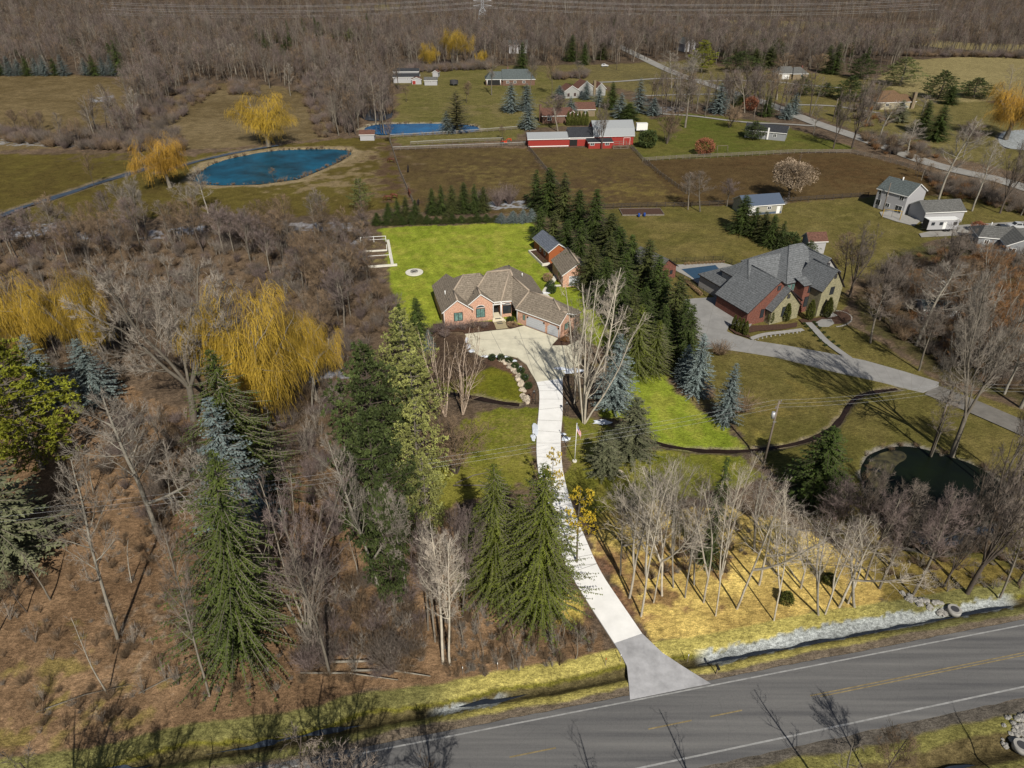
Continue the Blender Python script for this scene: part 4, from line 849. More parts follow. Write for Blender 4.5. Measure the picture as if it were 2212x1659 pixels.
def instancer(name, pts, meshes, rots=None, scl=None, wild=0):
    """one stuff object: a cloud of points carrying instances of the plant meshes"""
    me = bpy.data.meshes.new(name); me.from_pydata([tuple(q) for q in pts], [], []); o = tag(link(name, me), kind='stuff')
    n = len(pts); rr = np.random.RandomState(len(pts))
    a = me.attributes.new('siz', 'FLOAT_VECTOR', 'POINT'); sc = scl if scl is not None else np.repeat(rr.uniform(.75, 1.25, n)[:, None], 3, 1); a.data.foreach_set('vector', np.asarray(sc, np.float32).ravel())
    a = me.attributes.new('rotn', 'FLOAT_VECTOR', 'POINT'); ro = np.stack([rr.normal(0, .05, n), rr.normal(0, .05, n), rr.uniform(0, 6.28, n)], -1); a.data.foreach_set('vector', ro.astype(np.float32).ravel())
    a = me.attributes.new('pick', 'INT', 'POINT'); a.data.foreach_set('value', rr.randint(0, len(meshes), n).astype(np.int32))
    coll = bpy.data.collections.new(name+'_kinds')
    for k, m_ in enumerate(meshes): q = bpy.data.objects.new('%s_kind_%02d' % (name, k), m_); coll.objects.link(q)
    ng = bpy.data.node_groups.new(name, 'GeometryNodeTree'); ng.interface.new_socket('Geometry', in_out='INPUT', socket_type='NodeSocketGeometry'); ng.interface.new_socket('Geometry', in_out='OUTPUT', socket_type='NodeSocketGeometry')
    N = ng.nodes; L = ng.links; gi = N.new('NodeGroupInput'); go = N.new('NodeGroupOutput'); ip = N.new('GeometryNodeInstanceOnPoints'); ci = N.new('GeometryNodeCollectionInfo')
    ci.inputs['Collection'].default_value = coll; ci.inputs['Separate Children'].default_value = True; ci.inputs['Reset Children'].default_value = True
    def na(nm, ty): q = N.new('GeometryNodeInputNamedAttribute'); q.data_type = ty; q.inputs['Name'].default_value = nm; return q.outputs['Attribute']
    L.new(gi.outputs[0], ip.inputs['Points']); L.new(ci.outputs[0], ip.inputs['Instance']); ip.inputs['Pick Instance'].default_value = True
    L.new(na('pick', 'INT'), ip.inputs['Instance Index']); L.new(na('siz', 'FLOAT_VECTOR'), ip.inputs['Scale'])
    er = N.new('FunctionNodeEulerToRotation'); L.new(na('rotn', 'FLOAT_VECTOR'), er.inputs[0]); L.new(er.outputs[0], ip.inputs['Rotation']); L.new(ip.outputs[0], go.inputs[0])
    md = o.modifiers.new('scatter', 'NODES'); md.node_group = ng; return o
def sample(poly, n, seed, excl=()):
    r = np.random.RandomState(seed); P_ = np.array(poly); x0, y0 = P_.min(0); x1, y1 = P_.max(0); out = []
    while len(out) < n:
        x = r.uniform(x0, x1, 400); y = r.uniform(y0, y1, 400); k = inpoly(x, y, poly)
        for e in excl: k &= ~inpoly(x, y, e)
        out += list(zip(x[k], y[k]))
    return out[:n]
# ---------------------------------------------------------------- trees that can be told apart
px('spruce_big', 515, 1405, 965, 180, 'tall green spruce in front of the pale blue spruce in the left wood', lean=(0, .13), v=1)
px('blue', 530, 1150, 862, 135, 'silvery blue spruce standing between two dark green spruces')
px('spruce_big', 538, 1075, 752, 160, 'dark green spruce just behind the silvery blue spruce', v=1)
px('blue', 213, 868, 732, 88, 'small blue spruce right of the yellow-green pine at the left edge')
px('blue', 112, 872, 725, 78, 'blue spruce half hidden behind the yellow-green pine at the left edge')
px('pine_yellow', 92, 1010, 738, 270, 'wide yellow-green pine at the left edge below the willows')
px('pine_yellow', 12, 950, 722, 180, 'yellow-green pine cut by the left edge of the view')
px('greyspruce', 22, 1215, 905, 190, 'grey-blue conifer at the left edge below the yellow-green pine')
px('pine_dark', 815, 1010, 742, 135, 'dark soft pine, upper one of the column along the left lot line', v=0)
px('pine_dark', 832, 1190, 885, 140, 'dark soft pine, middle one of the column along the left lot line', v=1)
px('pine_dark', 852, 1300, 1020, 80, 'lower pine of the column along the left lot line', v=0)
px('pine_pale', 880, 850, 668, 135, 'pale green pine at the back corner left of the brick house', v=1)
px('pine_pale', 903, 950, 762, 150, 'pale green pine beside the peeling birches left of the driveway', v=0)
px('pine_pale', 912, 1062, 865, 140, 'pale green pine beside the leaning shrubby tree', v=1)
px('pine_pale', 925, 1165, 985, 115, 'small pale pine above the clump of grey saplings', v=0)
px('spruce', 905, 745, 640, 52, 'dark pointed spruce left of the brick house', v=0)
px('spruce', 868, 738, 655, 46, 'smaller spruce left of the dark pointed one by the lawn', v=1)
px('blue', 928, 762, 712, 26, 'tiny blue spruce by the left wall of the brick house')
px('spruce_lit', 1072, 1285, 998, 120, 'tall green spruce, left one of the pair left of the driveway', v=1)
px('spruce_lit', 1168, 1318, 1000, 150, 'broad green spruce, right one of the pair beside the driveway', v=0)
px('spruce_lit', 1122, 1298, 1065, 105, 'shorter green spruce wedged between the pair left of the driveway', v=1)
px('spruce_lit', 1040, 1262, 1085, 85, 'small green spruce on the left flank of the paired spruces', v=0)
px('pine_thin', 1192, 1110, 962, 58, 'thin pine top standing over the driveway')
px('pine_thin', 1246, 1215, 1045, 95, 'sparse golden needled tree leaning over the driveway')
px('greyspruce', 1364, 985, 858, 86, 'grey-green spruce in the bed right of the flagpole')
px('greyspruce', 1306, 1018, 935, 70, 'short grey-green spruce nearest the flagpole')
px('blue', 1326, 880, 722, 82, 'pale blue spruce beside the tall bare cottonwood')
px('spruce_lit', 1372, 805, 655, 78, 'yellow-green spruce above the right lawn', v=1)
px('spruce_lit', 1412, 800, 690, 66, 'yellow-green spruce at the corner of the right lawn', v=0)
px('spruce_lit', 1338, 775, 690, 50, 'yellow-green spruce behind the tall bare cottonwood', v=0)
px('blue', 1502, 850, 722, 64, 'large blue spruce beside the neighbour concrete drive')
px('blue', 1478, 822, 745, 46, 'blue spruce tucked left of the large one by the neighbour drive')
px('blue', 1566, 912, 785, 56, 'lowest blue spruce at the edge of the right lawn')
px('spruce', 1758, 1075, 920, 118, 'lone dark spruce right of the utility pole with a transformer', v=0)
px('spruce', 1524, 1215, 985, 62, 'slim dark spruce inside the bare trees right of the driveway', v=1)
# belt of tall spruces along the right lot line
VJ = random.Random(17)
for i, (bx, by, ty, w_) in enumerate([(1185,462,352,52),(1160,448,358,40),(1215,472,378,54),(1250,492,402,56),(1283,514,410,58),(1312,542,460,56),(1338,572,480,58),(1362,602,500,60),(1388,632,520,62),(1410,662,545,62),(1430,692,570,62),(1450,722,600,62),(1466,756,632,62),(1480,792,668,62)]):
    px('spruce', bx+VJ.uniform(-5, 5), by, ty+VJ.uniform(-10, 12), w_*VJ.uniform(.9, 1.25), 'tall spruce in the outer row of the long belt', 'spruces of the belt right of the brick house', v=i)
for i, (bx, by, ty, w_) in enumerate([(1168,515,435,46),(1192,532,445,46),(1222,552,462,50),(1252,585,478,54),(1278,625,520,58),(1303,665,560,60),(1330,705,592,62),(1356,740,622,62),(1390,735,610,62),(1345,655,548,60),(1310,610,510,60),(1420,770,645,62)]):
    px('spruce', bx+VJ.uniform(-5, 5), by, ty+VJ.uniform(-10, 12), w_*VJ.uniform(.9, 1.25), 'dark spruce in the inner row beside the outbuildings', 'spruces of the inner row by the outbuildings', v=i+1)
for i, (bx, by, ty, w_) in enumerate([(935,462,405,32),(955,462,399,34),(978,460,398,36),(1003,458,392,36),(1026,458,396,34),(1045,456,402,32)]):
    px('spruce', bx, by, ty, w_, 'dark spruce in the tight row behind the lawn', 'spruces in the row behind the back lawn', v=i)
for i, (bx, by, ty, w_) in enumerate([(840,470,436,24),(860,470,428,26),(878,470,424,28),(898,470,430,26)]):
    px('spruce', bx, by, ty, w_, 'short spruce behind the left end of the back lawn', 'short spruces behind the back lawn', v=i)
px('pine', 782, 455, 385, 52, 'bushy green pine at the corner of the horse paddock', v=0)
for i in range(15):
    px('spruce', 815+i*18+(i % 3)*2, 484-i*.5, 458+(i % 4)*3, 24, 'low spruce in the hedge line behind the lawn', 'hedge of low spruces closing the back lawn', v=i)
for i, (bx, by, ty, w_) in enumerate([(1083,480,459,24),(1108,479,455,28),(1130,479,452,26),(1148,477,450,24)]):
    px('blue', bx, by, ty, w_, 'small blue spruce on the far lawn edge', 'small blue spruces on the far edge of the lawn')
for i, (bx, by, ty, w_) in enumerate([(1600,500,420,58),(1625,508,447,46),(1645,518,455,44),(1663,530,462,44),(1684,538,476,34)]):
    px('spruce', bx, by, ty, w_, 'dark spruce in the slanting row below the blue-roofed shed', 'spruces in the slanting row by the blue roofed shed', v=i)
# farm yard conifers, each measured
for bx, by, ty, w_, k, lb in [
 (1104,241,178,42,'blue','blue-grey spruce, left one of the pair on the farm lawn'),(1137,238,180,38,'blue','blue-grey spruce, right one of the pair on the farm lawn'),
 (1141,278,222,38,'blue','blue-grey spruce standing in front of the pair on the farm lawn'),(988,286,195,58,'ragged','ragged open spruce beside the small bright pond'),
 (966,287,240,34,'blue','thin spruce left of the ragged one by the small bright pond'),(1208,212,184,28,'blue','blue spruce left of the white gabled farm house'),
 (1266,214,174,30,'blue','blue spruce in front of the white gabled farm house'),(1293,230,182,28,'blue','second spruce right of the white gabled farm house'),
 (1321,235,175,34,'spruce','dark spruce right of the white gabled farm house'),(1340,254,200,36,'blue','spruce above the large metal roofed barn'),
 (1379,244,168,38,'blue','tallest spruce in the group above the barns'),(1411,248,210,34,'blue','round short spruce right of the group above the barns'),
 (1232,252,207,32,'blue','spruce against the brown roofed ranch house'),(1358,258,222,44,'spruce','low spreading spruce just behind the metal roofed barn'),
 (1515,156,88,70,'pine_yellow','golden green pine beside the country road'),(1598,154,112,62,'pine_dark','wide dark pine left of the bungalow behind the road'),
 (1628,150,104,46,'spruce','dark spruce left of the bungalow behind the road'),(1660,146,98,40,'spruce','dark spruce nearest the bungalow behind the road'),
 (1551,244,180,46,'blue','full blue spruce beside the country road'),(1580,220,190,24,'blue','slim spruce beside the full blue one at the road'),
 (1603,230,182,32,'spruce_lit','green spruce at the road bend'),(1655,250,204,34,'spruce','olive spruce right of the red leaved bush'),
 (1713,246,200,32,'blue','slender blue spruce in the pair above the dark roofed barn'),(1698,256,222,32,'blue','lower blue spruce in the pair above the dark roofed barn'),
 (1730,205,165,42,'pine_dark','pine on the lawn below the bungalow'),(1782,207,178,38,'pine_dark','small pine right of the pine below the bungalow'),
 (1832,216,164,54,'pine_dark','dark pine at the lane end left of the brown hipped house'),(1783,157,95,36,'spruce','dark spruce in front of the stubble field'),
 (1801,160,90,34,'spruce','second dark spruce in front of the stubble field'),(1943,184,124,100,'pine','broad green pine behind the brown hipped house'),
 (2027,212,152,60,'pine_dark','dark pine standing against the stubble field'),(2103,210,168,62,'pine_dark','dark pine left of the orange willow'),
 (2050,224,184,38,'spruce','dark spruce between the two dark pines by the field'),(1990,286,215,46,'spruce','dark spruce right of the brown hipped house'),
 (2020,302,225,54,'spruce','dark spruce on the green below the brown hipped house'),(1858,170,116,48,'pine_dark','dark pine at the edge of the stubble field'),(1606,128,86,48,'pine_dark','rounded dark pine below the far stubble strip, left one'),(1642,126,84,48,'pine_dark','rounded dark pine below the far stubble strip, middle one'),(1676,124,83,42,'pine_dark','rounded dark pine below the far stubble strip, right one'),(1526,112,60,40,'spruce','tall dark spruce above the golden green pine'),(1562,120,74,38,'spruce','dark spruce behind the far small white shed'),
 (1628,300,262,40,'pine_dark','pine in front of the dark roofed white barn'),(1940,262,215,40,'greyspruce','grey spruce in front of the brown hipped house'),
 (1745,560,520,34,'pine_dark','small dark spruce in the thicket right of the grey mansion'),(262,163,86,34,'spruce','tallest conifer at the edge of the left meadow'),
 (345,165,120,30,'blue','blue-grey conifer in the wood above the left meadow'),(590,118,92,20,'spruce','small dark conifer at the far clearing'),(612,118,95,18,'spruce','second small conifer at the far clearing'),
 (760,92,60,34,'pine','green pine in the far wood left of the willows'),(985,118,92,24,'spruce','dark conifer between the far willows'),(1128,150,90,30,'spruce','dark conifer left of the far white house'),
 (1235,132,74,34,'spruce','tall dark conifer right of the far white house'),(1262,140,90,26,'spruce','dark conifer in the far wood right of the white house'),(1300,128,90,30,'spruce','dark conifer in the far wood above the lane')]:
    px(k, bx, by, ty, w_, lb)
for i, x in enumerate((4,24,44,62,82,100,122,140,188,206,226,246)):
    px('blue' if i % 3 else 'spruce', x, 162+i % 2, 128-(i*7 % 13), 26, 'dark conifer lining the far edge of the left meadow', 'conifers lining the far edge of the left meadow')
# willows
px('willow', 70, 800, 578, 155, 'yellow willow cut by the left edge', v=0)
px('willow', 205, 805, 575, 140, 'yellow willow right of the one cut by the left edge', v=1)
px('willow', 580, 925, 612, 245, 'largest yellow willow in the middle of the left wood', v=0)
px('willow', 682, 862, 652, 115, 'smaller yellow willow touching the largest one', v=1)
px('willow', 478, 850, 650, 90, 'small pale willow between the big grey tree and the largest willow', v=1)
px('willow', 581, 316, 198, 128, 'yellow willow on the far bank of the large blue pond', v=0)
px('willow_orange', 368, 405, 282, 120, 'orange-yellow willow at the left end of the large blue pond')
px('willow', 988, 140, 52, 60, 'tall yellow willow in the far wood', v=1); px('willow', 927, 150, 90, 42, 'round yellow willow left of the tall far one', v=0)
px('willow', 1041, 146, 103, 24, 'small narrow willow in the far wood', v=1); px('willow_orange', 2172, 300, 172, 150, 'orange willow at the right edge by the stubble field')
# big single bare trees
px('broad', 418, 905, 575, 300, 'huge pale grey bare tree spreading over the left wood', lean=(0, .12))
px('tall_pale', 254, 1378, 985, 130, 'pale barked tree with a white trunk in the lower left wood', lean=(0, .10), v=0)
px('tall_pale', 337, 1150, 845, 200, 'olive trunked forking tree left of the tall green spruce', lean=(0, .10), v=1)
px('vase', 668, 1378, 1010, 215, 'mauve twigged many-stemmed tree in the lower left wood')
px('tall_grey', 712, 1455, 1165, 120, 'leaning grey tree in front of the mauve many-stemmed tree', lean=(0, -.01), v=1)
px('tall_pale', 822, 1285, 935, 110, 'leaning pale tree just outside the left lot line', lean=(0, -.08), v=1)
px('tall_grey', 452, 1502, 1120, 95, 'slim leaning tree below the tall green spruce', lean=(0, .07), v=2)
px('slim', 233, 1500, 1340, 40, 'thin sapling among fallen stones in the lower left wood')
px('tall_pale', 878, 1290, 1035, 80, 'pale trunk against the dark pines of the left lot line', v=2)
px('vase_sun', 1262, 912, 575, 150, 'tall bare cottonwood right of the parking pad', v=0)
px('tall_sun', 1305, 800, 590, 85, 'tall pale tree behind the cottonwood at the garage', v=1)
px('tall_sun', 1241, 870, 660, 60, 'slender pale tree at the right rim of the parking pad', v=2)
px('birch', 962, 898, 695, 100, 'peeling birch, left one at the small creek'); px('birch', 1000, 893, 705, 120, 'peeling birch, right one at the small creek')
px('vase_brown', 985, 1020, 868, 165, 'low spreading shrubby tree with arching stems beside the lawn')
px('tall_mauve', 940, 1385, 1120, 95, 'mauve twigged tree in the clump at the left lot line', v=0)
px('tall_sun', 957, 1432, 1135, 120, 'yellowish trunk, left one of a pair at the left lot line', v=1)
px('tall_sun', 972, 1435, 1150, 95, 'yellowish trunk, right one of a pair at the left lot line', v=2)
px('tall_grey', 925, 1360, 1150, 80, 'grey tree behind the pair at the left lot line', v=0)
px('tall_mauve', 1000, 1330, 1085, 90, 'grey tree with mauve twigs left of the paired spruces', v=1)
px('broad', 2056, 984, 590, 200, 'very tall bare tree beside the dark pond', lean=(0, -.10))
px('tall_grey', 2012, 985, 860, 70, 'broken bare trunk left of the very tall tree at the dark pond')
px('tall_grey', 2158, 1055, 850, 80, 'bare tree at the right rim of the dark pond', lean=(0, -.05)); px('tall_mauve', 2190, 1050, 840, 70, 'straight tree at the right edge above the dark pond', lean=(0, -.03))
px('broad_dark', 2090, 1280, 1010, 190, 'bare tree with a clean grey trunk in front of the dark pond')
px('tall_mauve', 1972, 1285, 1060, 120, 'forked bare tree left of the clean grey trunk', v=0)
for bx, by, ty, w_, k, lb in [(2205,880,600,150,'tall_pale','tall pale tree leaning over the lane at the right edge'),(2140,800,600,150,'rust','rusty twigged tree above the lane at the right edge'),(2190,700,560,140,'rust','rusty twigged tree below the grey bungalow'),
 (2100,720,590,120,'rust','rusty twigged tree left of the bungalow garden'),(2060,720,570,100,'tall_brown','brown tree in the thicket behind the mansion'),(1980,745,560,150,'tall_pale','white-limbed bare tree in the thicket right of the mansion'),
 (1900,690,575,110,'broad_dark','dark bare tree in the thicket right of the mansion'),(1815,625,505,90,'tall_brown','bare tree just behind the right gable of the mansion'),(1835,640,515,100,'broad_dark','round crowned bare tree behind the mansion'),
 (2040,600,505,110,'broad_dark','wide bare tree below the white house'),(1880,740,620,90,'tall_grey','grey tree in the shade right of the mansion'),(1985,800,660,80,'tall_grey','grey tree beside the shaded garden'),
 (2060,790,690,80,'broad_dark','dark trunked tree beside the shaded garden'),(2120,820,700,100,'tall_pale','pale limbed tree over the lane'),(2170,850,720,100,'tall_pale','second pale limbed tree over the lane'),
 (2025,440,250,90,'tall_pale','leaning pale tree beside the country road'),(2100,455,300,70,'tall_pale','slanting pale tree near the country road'),(2160,460,330,80,'broad_dark','bare tree behind the white two-storey house'),(2205,465,340,70,'tall_mauve','bare tree at the right edge behind the parked cars'),
 (1840,320,195,80,'broad_dark','spreading bare tree inside the bend of the country road'),(1800,320,220,60,'broad_dark','low bare tree by the road left of the spreading one'),(1757,290,225,40,'tall_grey','small bare tree on the farm green'),
 (1700,470,0,0,'oak','')]:
    if ty: px(k, bx, by, ty, w_, lb)
px('oak', 1702, 432, 345, 92, 'oak keeping its tan dead leaves beside the blue roofed shed')
px('tall_grey', 1486, 452, 372, 46, 'bare tree at the paddock fence, left one', v=0); px('tall_grey', 1512, 456, 370, 62, 'bare tree at the paddock fence, right one', v=1); px('tall_mauve', 1570, 445, 385, 46, 'bare tree behind the slanting spruces', v=0)
for bx, by, ty, w_, k, lb in [(1300,322,235,46,'broad_dark','bare tree standing in front of the red barns'),(1205,283,205,70,'tall_mauve','bare tree in front of the brown ranch house'),(1440,310,240,60,'vase_brown','bare tree right of the white trailer'),
 (1480,275,175,90,'tall_grey','dense bare tree between the barns and the road'),(1575,275,222,52,'vase_brown','bare bushy tree beside the country road'),(1678,215,150,50,'tall_pale','bare tree at the road below the bungalow'),
 (1640,205,165,30,'tall_brown','small bare tree on the green below the bungalow'),(1638,150,0,0,'',''),(1062,205,120,40,'tall_grey','bare tree left of the grey roofed ranch house'),(1145,200,115,34,'tall_grey','bare tree right of the grey roofed ranch house'),
 (1192,205,120,36,'tall_brown','bare tree at the lane near the ranch house'),(1255,190,130,44,'tall_grey','bare tree at the lane above the farm'),(1012,205,175,20,'tall_brown','tiny round tree on the farm lawn'),(850,250,180,24,'tall_brown','small tree right of the marsh'),
 (878,220,185,20,'tall_brown','young tree on the farm lawn'),(1008,222,178,24,'tall_brown','young tree below the black trampoline'),(1570,190,150,40,'tall_grey','bare tree beside the lane above the road'),(1450,190,110,60,'tall_pale','tall pale tree at the top of the country road'),
 (1490,185,105,50,'tall_pale','second pale tree at the top of the country road'),(1690,165,115,50,'tall_brown','tree left of the bungalow'),(1760,170,115,50,'tall_brown','bare tree right of the bungalow'),(1990,250,205,60,'tall_grey','bare tree behind the brown hipped house'),
 (1870,270,170,70,'tall_grey','bare tree left of the brown hipped house'),(1900,300,215,60,'tall_pale','pale tree below the brown hipped house'),(1960,330,260,60,'tall_pale','forked pale tree at the road verge'),(2080,340,260,60,'tall_mauve','bare tree on the green right of the road'),
 (205,405,330,30,'tall_brown','small lone tree at the pasture brook'),(590,385,362,22,'tall_brown','tiny bush tree in the pond'),(420,455,395,70,'broad','bare limbed tree below the orange-yellow willow'),(450,462,360,60,'tall_pale','tall bare tree at the pond foot'),
 (300,500,385,100,'broad','bare forked tree at the lower edge of the pasture'),(1085,300,270,20,'tall_brown','tiny tree beside the rail fence'),(843,310,258,24,'tall_mauve','bare tree at the corner of the paddock fence')]:
    if ty: px(k, bx, by, ty, w_, lb)
# wood right of the driveway: measured feet of the trunks
RW = [(1546,1329,1010),(1592,1314,1000),(1672,1339,1050),(1768,1327,1090),(1783,1325,1110),(1813,1310,1120),(1832,1302,1100),(1846,1310,1130),(1385,1330,985),(1412,1300,965),(1430,1285,990),(1455,1268,975),(1360,1290,1010),(1340,1240,1040),(1395,1240,985),
      (1470,1235,980),(1500,1262,1000),(1560,1240,985),(1600,1235,1010),(1640,1262,1020),(1700,1240,1060),(1730,1270,1090),(1630,1190,1000),(1560,1180,980),(1450,1195,990),(1680,1180,1040),(1760,1225,1110),(1520,1300,1020),(1800,1262,1130),(1480,1290,1030),(1350,1200,1040),(1420,1175,1000)]
for i, (bx, by, ty) in enumerate(q_ for n_, q_ in enumerate(RW) if n_ not in (15, 18, 20, 23, 26, 28, 30)):
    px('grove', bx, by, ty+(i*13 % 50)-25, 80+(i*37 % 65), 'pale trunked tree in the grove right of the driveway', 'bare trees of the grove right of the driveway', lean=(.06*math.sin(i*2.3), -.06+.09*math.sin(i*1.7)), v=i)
for i, (bx, by, ty, w_) in enumerate([(1870,1250,1060,110),(1900,1270,1100,100),(1850,1180,1040,110),(1810,1150,1030,110),(1925,1220,1060,120),(2000,1230,1090,120),(1790,1170,1060,90),(1955,1180,1040,100),(2040,1265,1120,90),(2160,1290,1100,100),(2200,1260,1060,110),(2080,1180,1020,110),(2140,1200,1010,120)]):
    px(('tall_mauve', 'tall_grey', 'broad_dark')[i % 3], bx, by, ty, w_, 'bare tree between the dark pond and the road', 'bare trees between the dark pond and the main road', v=i)
# left wood and other groups: irregularly strewn, none built twice in one place
def grove(poly, n, kinds, hr, label, group, seed, excl=(), wr=(.8, 1.2)):
    r = random.Random(seed)
    for (x, y) in sample(W(poly), n, seed, excl):
        k = r.choice(kinds); H = PR[k][1]; h = r.uniform(*hr); tree(k, (x, y, 0), h, h/H*PR[k][2]*2*r.uniform(*wr), label, group, lean=(r.gauss(0, .05), r.gauss(0, .05)))
grove([(-60,520),(200,500),(400,505),(745,500),(770,560),(785,640),(770,740),(700,780),(640,600),(430,570),(250,590),(0,585),(-60,580)], 74, ['tall_brown','tall_mauve','tall_brown','tall_grey'], (8, 14), 'brown bare tree in the thicket between the pasture and the yellow willows', 'bare trees of the thicket below the pasture', 11)
grove([(-60,820),(100,700),(400,700),(740,760),(760,900),(560,950),(420,800),(240,790),(0,900)], 16, ['tall_brown','tall_grey','slim'], (7, 11), 'bare tree standing among the yellow willows', 'bare trees among the yellow willows', 12)
grove([(0,1010),(120,1020),(330,920),(420,950),(730,960),(840,1150),(900,1380),(700,1470),(500,1480),(100,1540),(-60,1500)], 26, ['slim','slim','tall_brown','slim'], (5, 9), 'thin bare tree on the litter of the lower left wood', 'thin trees of the lower left wood', 13)
grove([(930,1290),(1180,1320),(1290,1400),(1240,1440),(960,1465)], 9, ['slim'], (3, 5.5), 'sapling in the brush left of the driveway mouth', 'saplings left of the driveway mouth', 14)
grove([(770,500),(800,500),(790,580),(850,640),(870,700),(830,720),(780,640)], 9, ['tall_mauve','tall_brown','slim'], (6, 10), 'bare tree along the left edge of the back lawn', 'bare trees left of the back lawn', 15)
grove([(340,150),(700,125),(745,200),(755,285),(650,305),(640,230),(500,195),(400,180),(300,325),(240,325),(330,235)], 34, ['tall_grey','tall_pale','tall_mauve'], (13, 19), 'tall bare tree in the wood between the meadows', 'bare trees of the wood between the meadows', 16)
grove([(-40,310),(120,325),(300,330),(300,295),(150,270),(-40,280)], 16, ['tall_brown','tall_grey'], (7, 12), 'bare tree in the hedgerow above the pasture', 'bare trees of the hedgerow above the pasture', 17)
grove([(1860,700),(1980,600),(2110,560),(2240,560),(2240,860),(2100,830),(1960,760)], 14, ['rust','tall_brown','rust','tall_grey'], (6, 10), 'rusty brown tree in the thicket at the right edge', 'trees of the thicket at the right edge', 18)
grove([(1900,320),(2000,370),(2212,420),(2212,460),(2000,410),(1900,350)], 10, ['tall_brown','slim','tall_brown'], (5, 8), 'small tree in the verge below the country road', 'small trees in the verge of the country road', 19)
print('trees', NT[0])

# far woods: beyond counting, one mass
far_kinds = []
for s_, (tm_, cm_, st) in enumerate([('bark_dark','twig_grey','tall'),('bark_grey','twig_mauve','tall'),('bark_dark','twig_brown','tall'),('bark_grey','twig_grey','tall'),('bark_dark','twig_mauve','tall')]):
    t_, c_ = bare(70+s_, 17, 4.0, st, M[tm_], M[cm_], twr=.05, dens=.62, fine=False)
    bm = bmesh.new(); bm.from_mesh(t_); bm.from_mesh(c_); me = bpy.data.meshes.new('far_tree'); 
    nt_ = len(t_.polygons)
    bm.to_mesh(me); bm.free(); me.materials.append(M[tm_]); me.materials.append(M[cm_])
    mi = np.zeros(len(me.polygons), np.int32); mi[nt_:] = 1; me.polygons.foreach_set('material_index', mi); far_kinds.append(me)
excl = [Z_MEAD, Z_MEAD2, Z_TANG, Z_PAST, Z_YARD, Z_CORN, Z_CORN2, Z_NOR, Z_FLD0, W([(560,112),(650,112),(650,150),(560,150)]), W([(1040,140),(1160,140),(1160,200),(1040,200)]), W([(1395,125),(1480,125),(1480,175),(1395,175)])]
fr = np.random.RandomState(5); pts = []
for (ya, yb, n) in ((285, 420, 1500), (420, 700, 4600), (700, 1500, 11500)):
    q = fr.rand(n*2); y = np.sqrt(ya**2+q*(yb**2-ya**2)); x = (fr.rand(n*2)*2-1)*(.80*y+25)
    k = np.ones(len(x), bool)
    for e in excl: k &= ~inpoly(x, y, grow(e, 2.5))
    k &= ~((y < 330) & (x > -40)); pts += list(zip(x[k][:n], y[k][:n], np.zeros(k[:].sum())[:n]))
pts = np.array(pts); dn = fbm(pts[:, 0]*.012, pts[:, 1]*.012, 3, 4); keep = dn > .36; pts = pts[keep]
s_ = fr.uniform(.65, 1.15, len(pts)); scl = np.stack([s_*fr.uniform(.85, 1.2, len(pts)), s_*fr.uniform(.85, 1.2, len(pts)), s_], -1)
instancer('far_woodland', pts, far_kinds, scl=scl)
# tree lines in the stubble fields and round the yards
hl = []
for poly, n in (([(1560,62),(1700,72),(1850,82),(2000,96),(2000,84),(1850,68),(1700,60),(1560,52)], 110), ([(1850,110),(1990,118),(2120,122),(2290,128),(2290,112),(2090,108),(1960,100)], 120), ([(740,30),(1000,30),(1400,80),(1480,128),(1300,140),(1000,150),(860,160),(750,200),(735,120)], 420),
                ([(760,200),(845,215),(835,240),(800,250),(765,285),(745,290)], 60), ([(1480,95),(1640,110),(1760,130),(1880,150),(1860,160),(1640,146),(1480,152)], 90), ([(290,160),(420,160),(350,250),(300,330),(220,330),(290,250)], 55)):
    hl += [(x, y, 0) for x, y in sample(W(poly), n, 31+n)]
hl = np.array(hl); s_ = fr.uniform(.45, .85, len(hl)); instancer('hedgerow_trees', hl, far_kinds, scl=np.stack([s_*1.05, s_*1.05, s_], -1))
ce = np.array([(x, y, 0) for x, y in sample(W([(-50,150),(700,110),(760,60),(1300,95),(1700,100),(1880,140),(1880,80),(1300,60),(700,70),(-50,110)]), 60, 77)]); 
def merged(kind, i=0):
    t_, c_ = PR[kind][0][i]; bm = bmesh.new(); bm.from_mesh(t_); bm.from_mesh(c_); me = bpy.data.meshes.new('far_conifer'); bm.to_mesh(me); bm.free(); me.materials.append(t_.materials[0]); me.materials.append(c_.materials[0])
    mi = np.zeros(len(me.polygons), np.int32); mi[len(t_.polygons):] = 1; me.polygons.foreach_set('material_index', mi); return me
s_ = fr.uniform(.6, 1.0, len(ce)); instancer('far_conifers', ce, [merged('spruce'), merged('pine_dark'), merged('spruce', 1)], scl=np.stack([s_, s_, s_], -1))

# undergrowth
br = [SH['twig_brown'], SH['twig_mauve'], SH['twig_grey'], SH['twig_brown']]
def brush(name, polys, meshes, smin, smax, seed, excl=()):
    P_ = []
    for i, (poly, n) in enumerate(polys): P_ += [(x, y, -.1) for x, y in sample(W(poly), n, seed+i, excl)]
    r = np.random.RandomState(seed); s = r.uniform(smin, smax, len(P_)); return instancer(name, np.array(P_), meshes, scl=np.stack([s, s, s*r.uniform(.7, 1.3, len(P_))], -1))
brush('undergrowth', [([(-80,520),(200,505),(400,505),(760,505),(800,640),(790,860),(740,940),(600,900),(400,800),(240,830),(-80,840)], 1500), ([(500,900),(760,900),(860,1150),(740,1180),(600,1000)], 150), ([(230,880),(420,900),(450,1050),(350,1150),(230,1050)], 120),
     ([(765,500),(790,500),(788,590),(850,620),(880,720),(800,720)], 90), ([(700,1230),(880,1250),(930,1440),(760,1475),(640,1450)], 120)], br+[SH['thin_pale'], SH['thin_brown']], .55, 1.25, 200)
